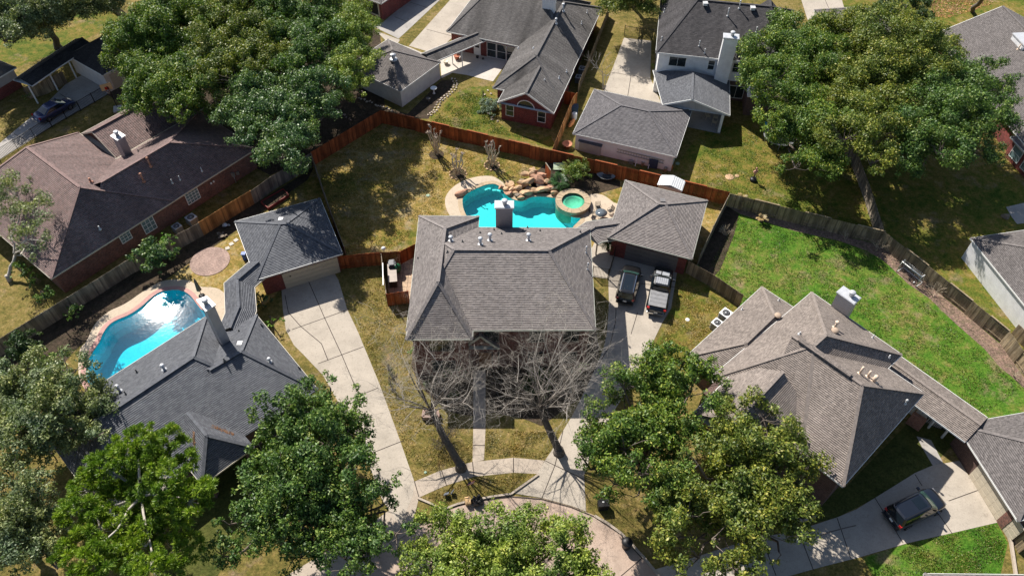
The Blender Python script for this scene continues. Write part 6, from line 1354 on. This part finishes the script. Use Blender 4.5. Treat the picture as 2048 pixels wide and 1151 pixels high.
# training dummy
c = g(1506,361); t = thing('training_dummy', 'flesh-coloured training dummy torso on a black base on the lawn', 'punching dummy', c, .3); m = MB(); m.lathe(V(0,0,0),[(.36,0),(.4,.1),(.34,.32),(.1,.36)],18); o = m.build('base', BLACKM); o.parent = t; m = MB(); m.tube([(0,0,.3),(0,0,.95)],.06,8); o = m.build('post', BLACKM); o.parent = t
bm_ = bpy.data.meshes.new('torso'); sk = [((0,0,.9),.15),((0,0,1.12),.17),((0,0,1.36),.2),((0,0,1.5),.1),((0,.02,1.6),.08),((0,.03,1.74),.12),((0,.02,1.86),.08),((.2,0,1.4),.1),((.31,.02,1.27),.07),((-.2,0,1.4),.1),((-.31,.02,1.27),.07)]
bm_.from_pydata([p for p, _ in sk],[(0,1),(1,2),(2,3),(3,4),(4,5),(5,6),(2,7),(7,8),(2,9),(9,10)],[]); o = bpy.data.objects.new('torso', bm_); COL.objects.link(o); o.parent = t; md = o.modifiers.new('skin','SKIN')
for i, (_, r_) in enumerate(sk): bm_.skin_vertices[0].data[i].radius = (r_, r_*.75) if i != 5 else (r_, r_)
o.modifiers.new('sub','SUBSURF').levels = 1; o.modifiers['sub'].render_levels = 2; bm_.materials.append(plain('dummy_skin',(.5,.25,.19),.6))
# soccer goal and ball
a, b = g(1793,543), g(1831,573.5); d = (b-a).normalized(); n = V(-d.y,d.x); L_ = (b-a).length; hh = 1.5
if n.y < 0: n = -n
t = thing('soccer_goal', 'white tube soccer goal with net in the mulch bed by the dark fence', 'soccer goal', a); m = MB(); m.tube([a, a+V(0,0,hh), b+V(0,0,hh), b],.045,8); m.build('front_frame', WHITEP, t); m = MB(); m.tube([a+V(0,0,hh), a+n*.45+V(0,0,hh), a+n*1.0+V(0,0,.05), b+n*1.0+V(0,0,.05), b+n*.45+V(0,0,hh), b+V(0,0,hh)],.03,6); m.tube([a, a+n*1.0+V(0,0,.05)],.03,6); m.tube([b, b+n*1.0+V(0,0,.05)],.03,6); m.build('back_frame', WHITEP, t); m = MB()
for i in range(12): s_ = (i+.5)/12; m.tube([a+d*L_*s_+n*.45+V(0,0,hh), a+d*L_*s_+n*1.0+V(0,0,.05)],.006,3)
for i in range(8): s_ = (i+.5)/8; m.tube([(a+n*.45+V(0,0,hh)).lerp(a+n*1.0+V(0,0,.05),s_),(b+n*.45+V(0,0,hh)).lerp(b+n*1.0+V(0,0,.05),s_)],.006,3)
m.build('net', WHITEP, t)
c = g(1827,566); m = MB(); m.rock((c.x,c.y,.13),(.25,.25,.25),6,0,n=3); tag(m.build('soccer_ball', WHITEP), 'white soccer ball at the right goal post', 'ball')
# grill patio
a, b = g(772,575), g(770,540); t = thing('grill_counter', 'long outdoor grill counter with steel top beside the slatted fence', 'grill', a); d = (b-a).normalized(); n = V(d.y,-d.x); L_ = (b-a).length; cc0 = (a+b)/2+n*.75; rz = math.atan2(d.y,d.x); m = MB(); m.box((cc0.x,cc0.y,.45),(L_*1.1,.75,.9),rz); m.build('counter', plain('grill_black',(.03,.03,.03),.5), t); m = MB(); m.box((cc0.x,cc0.y,.93),(L_*1.15,.85,.06),rz); m.build('counter_top', plain('steel_brown',(.2,.17,.15),.35,.4), t)
m = MB(); h_ = cc0+d*.9; m.box((h_.x,h_.y,1.1),(.85,.6,.28),rz); m.box((h_.x,h_.y,1.28),(.7,.45,.12),rz); m.build('grill_hood', plain('hood_dark',(.1,.1,.105),.35,.5), t); m = MB(); m.beam(h_+n*.36+d*-.3+V(0,0,1.1),h_+n*.36+d*.3+V(0,0,1.1),.03,.03); m.build('handle', CHROME, t)
m = MB(); a2, b2 = g(771,596), g(770,552); m.beam(V(a2.x,a2.y,1.9),V(b2.x,b2.y,1.9),.09,.09); tag(m.build('awning_roll', WHITEP), 'white rolled awning along the top of the slatted fence', 'awning')
c = g(772,525); t = thing('patio_lamp', 'white lamp on a post behind the grill counter', 'lamp', c); m = MB(); m.tube([c,c+V(0,0,2.0)],.03,6); m.build('pole', BLACKM, t); m = MB(); m.lathe(c+V(0,0,2.0),[(.02,0),(.2,.05),(.22,.12),(.1,.24),(.02,.26)],14); m.build('lamp_shade', WHITEP, t)
c = g(795,545); t = thing('ceramic_grill', 'dark green egg-shaped grill on the brick-paved patio', 'grill', c); m = MB(); m.lathe(c,[(.3,.25),(.42,.5),(.45,.75),(.38,1.0),(.2,1.15),(.08,1.2)],18); m.build('shell', plain('egg_green',(.012,.09,.035),.3), t); m = MB(); m.lathe(c,[(.08,1.18),(.1,1.3)],10); m.build('cap', BLACKM, t)
for k in range(4): m = MB(); a = k*1.57+.8; m.tube([c+V(.3*math.cos(a),.3*math.sin(a),.5),c+V(.42*math.cos(a),.42*math.sin(a),0)],.025,5); m.build('leg', BLACKM, t)
o = sheet('patio', cT((580,460),(735,330),(850,300),(860,820),(600,740)), .02, (lambda mm: mm)(brick('patio_tile', (.5,.36,.24), (.43,.3,.2), (.16,.11,.08)))); 
nt = o.data.materials[0].node_tree; tb = [x for x in nt.nodes if x.type == 'TEX_BRICK'][0]; tb.inputs['Brick Width'].default_value = .6; tb.inputs['Row Height'].default_value = .6; tb.offset = 0; tb.inputs['Mortar Size'].default_value = .02
# garden pieces of the redbrick house
c = g(868,187); t = thing('bird_bath', 'white bird bath in the dark bed by the pale garage', 'bird bath', c); m = MB(); m.lathe(c,[(.2,0),(.1,.12),(.08,.6),(.12,.68)],14); m.build('pedestal', WHITEP, t); m = MB(); m.lathe(c,[(.1,.66),(.4,.78),(.42,.84),(.36,.82),(.02,.76)],20); m.build('bowl', WHITEP, t)
c = g(857,203); m = MB(); m.lathe(c,[(.15,0),(.1,.1),(.1,.35),(.28,.45),(.26,.5),(.02,.47)],14); tag(m.build('garden_urn', TRIM_D), 'small dark urn in the bed below the bird bath', 'urn')
for px, py, r_, mt, lab in ((892,128,.36,TRIM_T,'pale plant pot by the walk post nearest the garage'),(914,118,.42,plain('terra2',(.4,.14,.08),.8),'large terracotta pot under the striped covered walk'),(955,116,.2,BLACKM,'dark pot by the back door'),(966,119,.15,BLACKM,'small dark pot on the patio right of the back door')):
    c = g(px,py); m = MB(); m.lathe(c,[(r_*.6,0),(r_*.95,r_*1.2),(r_,r_*1.3),(r_*.85,r_*1.2),(.02,r_*1.1)],16); tag(m.build('plant_pot', mt), lab, 'plant pot')
pts = cG((1150,800),(1185,850),(1170,910),(1120,960),(1070,1000),(1020,1040),(990,1090),(970,1150)) + cI((330,230),(290,270)); P = gp(pts); i = 0
for a, b in zip(P[:-1],P[1:]):
    L_ = (b-a).length; k = max(1,round(L_/.5))
    for j in range(k):
        for sd in (-.18,.22):
            c = a.lerp(b,(j+.5)/k)+V(rng.uniform(-.05,.05)+sd,rng.uniform(-.05,.05)); m = MB(); m.rock((c.x,c.y,.08),(.45,.36,.26),500+i,rng.uniform(0,3),n=1); tag(m.build('edging_stone', ROCK_P), 'pale stone of the curving double edging between bed and lawn', 'stone', 'curving stone edging'); i += 1
for k in range(13):
    c = g(718+k*5.4+rng.uniform(-1,1), 196+k*2.1+rng.uniform(-2,2)); m = MB(); m.rock((c.x,c.y,.06),(.5,.4,.22),700+k,rng.uniform(0,3),n=1); tag(m.build('border_stone', ROCK_P), 'pale flat stone in the shaded row below the pale garage wall', 'stone', 'stones below the pale garage')
for k, (px, py) in enumerate(((985,235),(975,228),(968,218),(963,208),(969,190),(975,182),(985,240),(996,243),(980,188),(972,198))):
    c = g(px+rng.uniform(-2,2), py); m = MB(); m.rock((c.x,c.y,.07),(.5,.4,.26),740+k,k,n=1); tag(m.build('bed_stone', ROCK_P), 'pale stone round the silver ground shrub by the gable wall', 'stone', 'stones round the silver shrub')
for k in range(12):
    c = g(655+k*4.2+rng.uniform(-2,2), 212+k*2.6+rng.uniform(-2,2)); m = MB(); m.rock((c.x,c.y,.1),(.5,.4,.3),760+k,k,n=1); tag(m.build('brick_rubble', B_PINK), 'pinkish brick chunk in the row beneath the pale elm', 'brick', 'brick rubble row')
# left garden
a = [g(*p) for p in cC((1140,1060),(1370,930),(1425,990),(1215,1125))]; cen = sum(a, V(0,0))/4; t = thing('raised_bed', 'red-edged raised planting bed in the shade behind the slate garage', 'planter', cen); m = MB(); 
for i in range(4): m.beam(a[i]+V(0,0,.18),a[(i+1)%4]+V(0,0,.18),.07,.36)
m.build('frame', plain('bed_red',(.22,.035,.03),.7), t); m = MB(); m.prism(a,0,.25); m.build('soil', SOIL, t)
for px, py, r_, lab in ((450,453,.4,'grey lump of yard clutter by the honey fence'),(444,474,.5,'low grey pile on the soil strip below the honey fence'),(438,469,.35,'small dark pile left of the grey yard clutter')):
    c = g(px,py); m = MB(); m.rock((c.x,c.y,.18),(r_*2,r_*1.6,.5),int(px),.3); m.rock((c.x+.4,c.y+.15,.12),(r_,r_,.3),int(px)+1,.3); tag(m.build('yard_clutter', ROCK_D if r_ != .4 else GALV), lab, 'clutter')
c = g(491,518); m = MB(); m.box((c.x,c.y,.4),(.35,.35,.8)); m.box((c.x,c.y,.84),(.42,.42,.08)); tag(m.build('recycling_bin', plain('bin_bright_blue',(.03,.1,.4),.5)), 'blue bin at the corner of the slate garage', 'bin')
# street things
def bag(px, py, s, seed, lab):
    c = g(px,py); m = MB(); m.rock((c.x,c.y,s*.4),(s,s*.95,s*.85),seed,0,n=2); m.tube([c+V(0,0,s*.75),c+V(.05,.03,s*.98)],[.08,.13],6); tag(m.build('trash_bag', plain('bag_black_%d'%seed,(.012,.012,.014),.28)), lab, 'trash bag', 'trash bags on the kerb')
bag(948,1003,.85,11,'black trash bag next to the cardboard box'); bag(958,999,.8,12,'shiny black trash bag furthest right at the kerb'); bag(953,1009,.8,13,'black trash bag in front, lowest on the street'); bag(962,1006,.7,14,'small black trash bag at the lower right of the heap')
c = g(936,1005); t = thing('cardboard_box', 'small tan cardboard box at the kerb left of the trash bags', 'box', c, .2); m = MB(); m.box((0,0,.25),(.42,.42,.5)); o = m.build('carton', plain('cardboard',(.5,.33,.17),.9)); o.parent = t; m = MB(); m.box((0,.24,.52),(.42,.12,.015),rot=Matrix.Rotation(-.4,3,'X')); m.box((0,-.24,.52),(.42,.12,.015),rot=Matrix.Rotation(.4,3,'X')); o = m.build('flap', bpy.data.materials['cardboard']); o.parent = t
c = g(930,983); t = thing('flag', 'small striped flag on a stick in the grass island', 'flag', c); m = MB(); m.tube([c,c+V(0,0,1.35)],.012,5); m.build('pole', BLACKM, t); m = MB()
for i in range(7): m.box(c+V(.3,0,1.28-.06*i),(.6,.008,.06),mi=i%2)
m.build('cloth',[plain('flag_red',(.4,.03,.04),.8),plain('flag_white',(.7,.68,.66),.8)],t); m = MB(); m.box(c+V(.13,0,1.19),(.25,.014,.24)); m.build('canton', plain('flag_blue',(.02,.03,.12),.8), t); t.rotation_euler = (0,.25,.5)
for i, (px, py) in enumerate(((893,990),(905,986))):
    c = g(px,py); m = MB(); m.box((c.x,c.y,.3),(.42,.03,.4),.5+i*.5,rot=Matrix.Rotation(.9,3,'X')@Matrix.Rotation(.4+i*.6,3,'Z')); m.tube([c,c+V(0,0,.28)],.015,5); tag(m.build('yard_sign', plain('sign_grey_%d'%i,(.1,.11,.13),.6)), ('left','right')[i]+' small dark yard sign in the grass island', 'yard sign')
c = g(1205,1013); t = thing('utility_box', 'black utility box with white mark on the grass by the drive', 'utility box', c, .1); m = MB(); m.box((0,0,.38),(.8,.6,.76)); m.box((0,0,.79),(.86,.66,.06)); o = m.build('cabinet', BLACKM); o.parent = t; m = MB(); m.box((0,.05,.825),(.16,.12,.008)); o = m.build('white_mark', WHITEP); o.parent = t
c = g(1252,1092); t = thing('wheelie_bin', 'black round-topped bin in tree shade at the kerb', 'bin', c); m = MB(); m.lathe(c,[(.32,0),(.38,.8),(.4,.85)],18); m.build('barrel', BLACKM, t); m = MB(); m.lathe(c,[(.42,.85),(.39,.93),(.16,1.0),(.02,1.02)],18); m.build('lid', BLACKM, t)
a = [g(*p) for p in cV((262,600),(355,600),(350,560),(270,560))]; t = thing('brick_planter', 'pink brick planter wall at the foot of the left bare tree', 'planter', a[0]); m = MB()
for i in range(4): m.beam(a[i]+V(0,0,.25),a[(i+1)%4]+V(0,0,.25),.24,.5)
m.build('wall', B_PINK, t); m = MB(); m.prism(a,0,.4); m.build('soil', SOIL, t)
for px, py, r_, lab, mt in ((856,391,.22,'pale green valve cover on the dry back lawn','g'),(1375,639,.2,'white valve cover on the side lawn right of the pickup','w'),(1355,327,.25,'green ring cover in the shade of the white garage','g'),(1459,354,.5,'round tan stone on the lawn left of the training dummy','s'),(1474,352,.25,'small tan stone right of the round tan stone','s'),(851,944,.12,'small green valve cover on the front lawn near the walk','g')):
    c = g(px,py); m = MB(); m.lathe(c,[(r_,0),(r_,.03),(r_*.9,.045),(.02,.05)],16); tag(m.build('valve_cover' if mt != 's' else 'stepping_stone', {'g':plain('cover_green_%d'%px,(.25,.34,.25),.7),'w':WHITEP,'s':ROCKM}[mt]), lab, 'cover' if mt != 's' else 'stone')
c = g(2018,437); m = MB(); m.rock((c.x-.3,c.y+.2,.2),(1.5,1.1,.6),77,.4); tag(m.build('boulder', ROCK_D), 'large grey rock at the edge of the small concrete pad', 'boulder')
a = cX((1190,455),(1235,472),(1290,460),(1310,440)); P = gp(a); m = MB(); 
for p, q in zip(P[:-1],P[1:]): m.beam(V(p.x,p.y,.1),V(q.x,q.y,.1),.2,.2)
tag(m.build('bed_edging', WALKM), 'curved pale bed edging under the olive oak', 'edging')
t = thing('brick_pillar', 'orange-pink brick strip wall under the front eave of the tan house', 'wall', g(1824,856)); a, b = g(1812,843), g(1838,860); m = MB(); d = (b-a).normalized(); m.beam(a+V(0,0,.8),b+V(0,0,.8),.3,1.6); m.build('wall', brick('brick_orange',(.4,.16,.09),(.32,.12,.07)), t)
twiggy('bare_tree', 'thin bare sapling on the strip beside the white house drive', 1206, 178, 4.5, .15, 3, 78, TWIG, .05, 'tree', 3)
# fallen leaves at the top right: uncountable litter
def litter(name, poly, n, mt, seed, size=.07, z=.03):
    r = np.random.default_rng(seed); P = np.array([[v.x,v.y] for v in gp(poly)]); lo, hi = P.min(0), P.max(0); pts = []
    while len(pts) < n:
        q = r.uniform(lo, hi); c = False; j = len(P)-1
        for i in range(len(P)):
            if (P[i,1] > q[1]) != (P[j,1] > q[1]) and q[0] < (P[j,0]-P[i,0])*(q[1]-P[i,1])/(P[j,1]-P[i,1])+P[i,0]: c = not c
            j = i
        if c: pts.append((q[0],q[1],z+r.uniform(0,.03)))
    e = bpy.data.objects.new(name+'_root', None); C = np.array(pts); N = np.tile((0,0,1.0),(n,1)); o = quads_mesh(name, leaf_quads(r, C, N, size, .6, .35), mt, None); bpy.data.objects.remove(e); o['kind'] = 'stuff'; tag(o, None, 'leaf litter'); return o
L_FALL = leafmat('leaf_fallen', [(0,(.2,.09,.04)),(.5,(.34,.17,.07)),(1,(.45,.28,.14))], .05)
L_STRAW = leafmat('straw_rust', [(0,(.09,.045,.025)),(.6,(.17,.08,.04)),(1,(.24,.12,.06))], .05)
o = litter('fallen_leaves', [(1850,-10),(1990,-30),(1985,8),(1900,36),(1868,34)], 2600, L_FALL, 5, .1); o['label'] = 'orange fallen leaves scattered on the lawn at the top right'
for i, (pp, lab) in enumerate(((((424,849),(470,867),(467,871),(423,854)), 'rust pine straw caught in the valley right of the entry roof'),(((385,862),(389,862),(392,905),(388,905)), 'rust pine straw caught in the valley left of the entry roof'))):
    P = []
    r = np.random.default_rng(80+i); pts = []
    for k in range(110):
        a = r.dirichlet(np.ones(len(pp))*.5); x = sum(a[j]*pp[j][0] for j in range(len(pp))); y = sum(a[j]*pp[j][1] for j in range(len(pp))); h = HC.hit(x,y)
        if h: pts.append((h.x,h.y,h.z+.03))
    C = np.array(pts); o = quads_mesh('pine_straw', leaf_quads(r, C, np.tile((0,0,1.0),(len(C),1)), .1, .3, .4), L_STRAW, None); o['kind'] = 'stuff'; o['label'] = lab; o['category'] = 'pine straw'

# grass blades: uncountable, one object per lawn
def inside(P, q):
    c = np.zeros(len(q), bool); j = len(P)-1
    for i in range(len(P)):
        cond = ((P[i,1] > q[:,1]) != (P[j,1] > q[:,1])) & (q[:,0] < (P[j,0]-P[i,0])*(q[:,1]-P[i,1])/(P[j,1]-P[i,1]+1e-12)+P[i,0]); c ^= cond; j = i
    return c
def blades(label, poly, n, mt, seed, size=.06, holes=()):
    r = np.random.default_rng(seed); P = np.array([[v.x,v.y] for v in gp(poly)]); lo, hi = P.min(0), P.max(0); q = r.uniform(lo, hi, (n*3,2)); k = inside(P, q)
    for h in holes: k &= ~inside(np.array([[v.x,v.y] for v in h]), q)
    q = q[k][:n]
    cl = np.sin(q[:,0]*1.9+1.3*np.sin(q[:,1]*1.1))+np.sin(q[:,1]*2.3+1.7*np.sin(q[:,0]*.8)); q = q[cl > r.uniform(-1.8,.9,len(q))]
    C = np.column_stack([q, r.uniform(.01,.05,len(q))]); N = np.column_stack([r.normal(0,1,(len(q),2)), r.uniform(.1,1.0,len(q))]); N /= np.linalg.norm(N,axis=1,keepdims=True)
    o = quads_mesh('grass', leaf_quads(r, C, N, size, .4, .2), mt, None); o['kind'] = 'stuff'; o['label'] = label; o['category'] = 'grass'; return o
BL_G = leafmat('blade_green', [(0,(.035,.09,.01)),(.5,(.085,.155,.022)),(.85,(.17,.19,.05)),(1,(.3,.25,.12))], .2); BL_Y = leafmat('blade_gold', [(0,(.13,.115,.03)),(.5,(.29,.22,.075)),(.85,(.43,.33,.145)),(1,(.55,.44,.25))], .2)
blades('bright green grass blades of the lawn inside the dark weathered fence', [(1478,432),(1590,464),(1740,505),(1856,610),(1960,700),(2040,775),(1960,835),(1800,745),(1610,640),(1490,608),(1400,560)], 42000, BL_G, 1)
blades('dry golden grass of the back lawn inside the red fence', [(640,335),(764,252),(935,295),(1085,332),(1060,352),(1040,370),(960,350),(888,380),(885,430),(835,440),(800,505),(695,520),(658,430)], 36000, BL_Y, 2, holes=[mo])
blades('winter grass of the front lawn between wide drive and front walk', [(700,545),(770,540),(775,612),(800,640),(820,690),(830,800),(945,860),(944,920),(880,938),(832,958),(720,665)], 16000, BL_Y, 3)
blades('winter grass of the front lawn between front walk and pickup drive', [(972,860),(1120,862),(1105,895),(1088,917),(1027,911),(970,917)], 5000, BL_Y, 4)
blades('mixed grass beside the trampoline and training dummy', [(1392,365),(1410,262),(1500,245),(1530,300),(1600,360),(1750,470),(1600,440),(1460,402)], 20000, BL_G, 5)
blades('green grass of the lawn below the long right drive', cS((900,1151),(1770,955),(1860,1130),(1800,1480),(500,1480)), 12000, BL_G, 6)
blades('grass of the side lawn between pickup drive and tan house', [(1358,560),(1470,615),(1515,575),(1380,700),(1318,690),(1345,620)], 9000, BL_Y, 7)
blades('grass of the little lawn in front of the gable window', cI((320,330),(430,215),(560,70),(760,0),(940,80),(860,180),(960,300),(1030,350),(1150,440),(1540,540),(1000,450)), 12000, BL_G, 8)
blades('grass of the kerbside island', [(850,993),(948,957),(1027,949),(1062,950),(1018,981),(940,993),(890,1008)], 2500, BL_Y, 9)
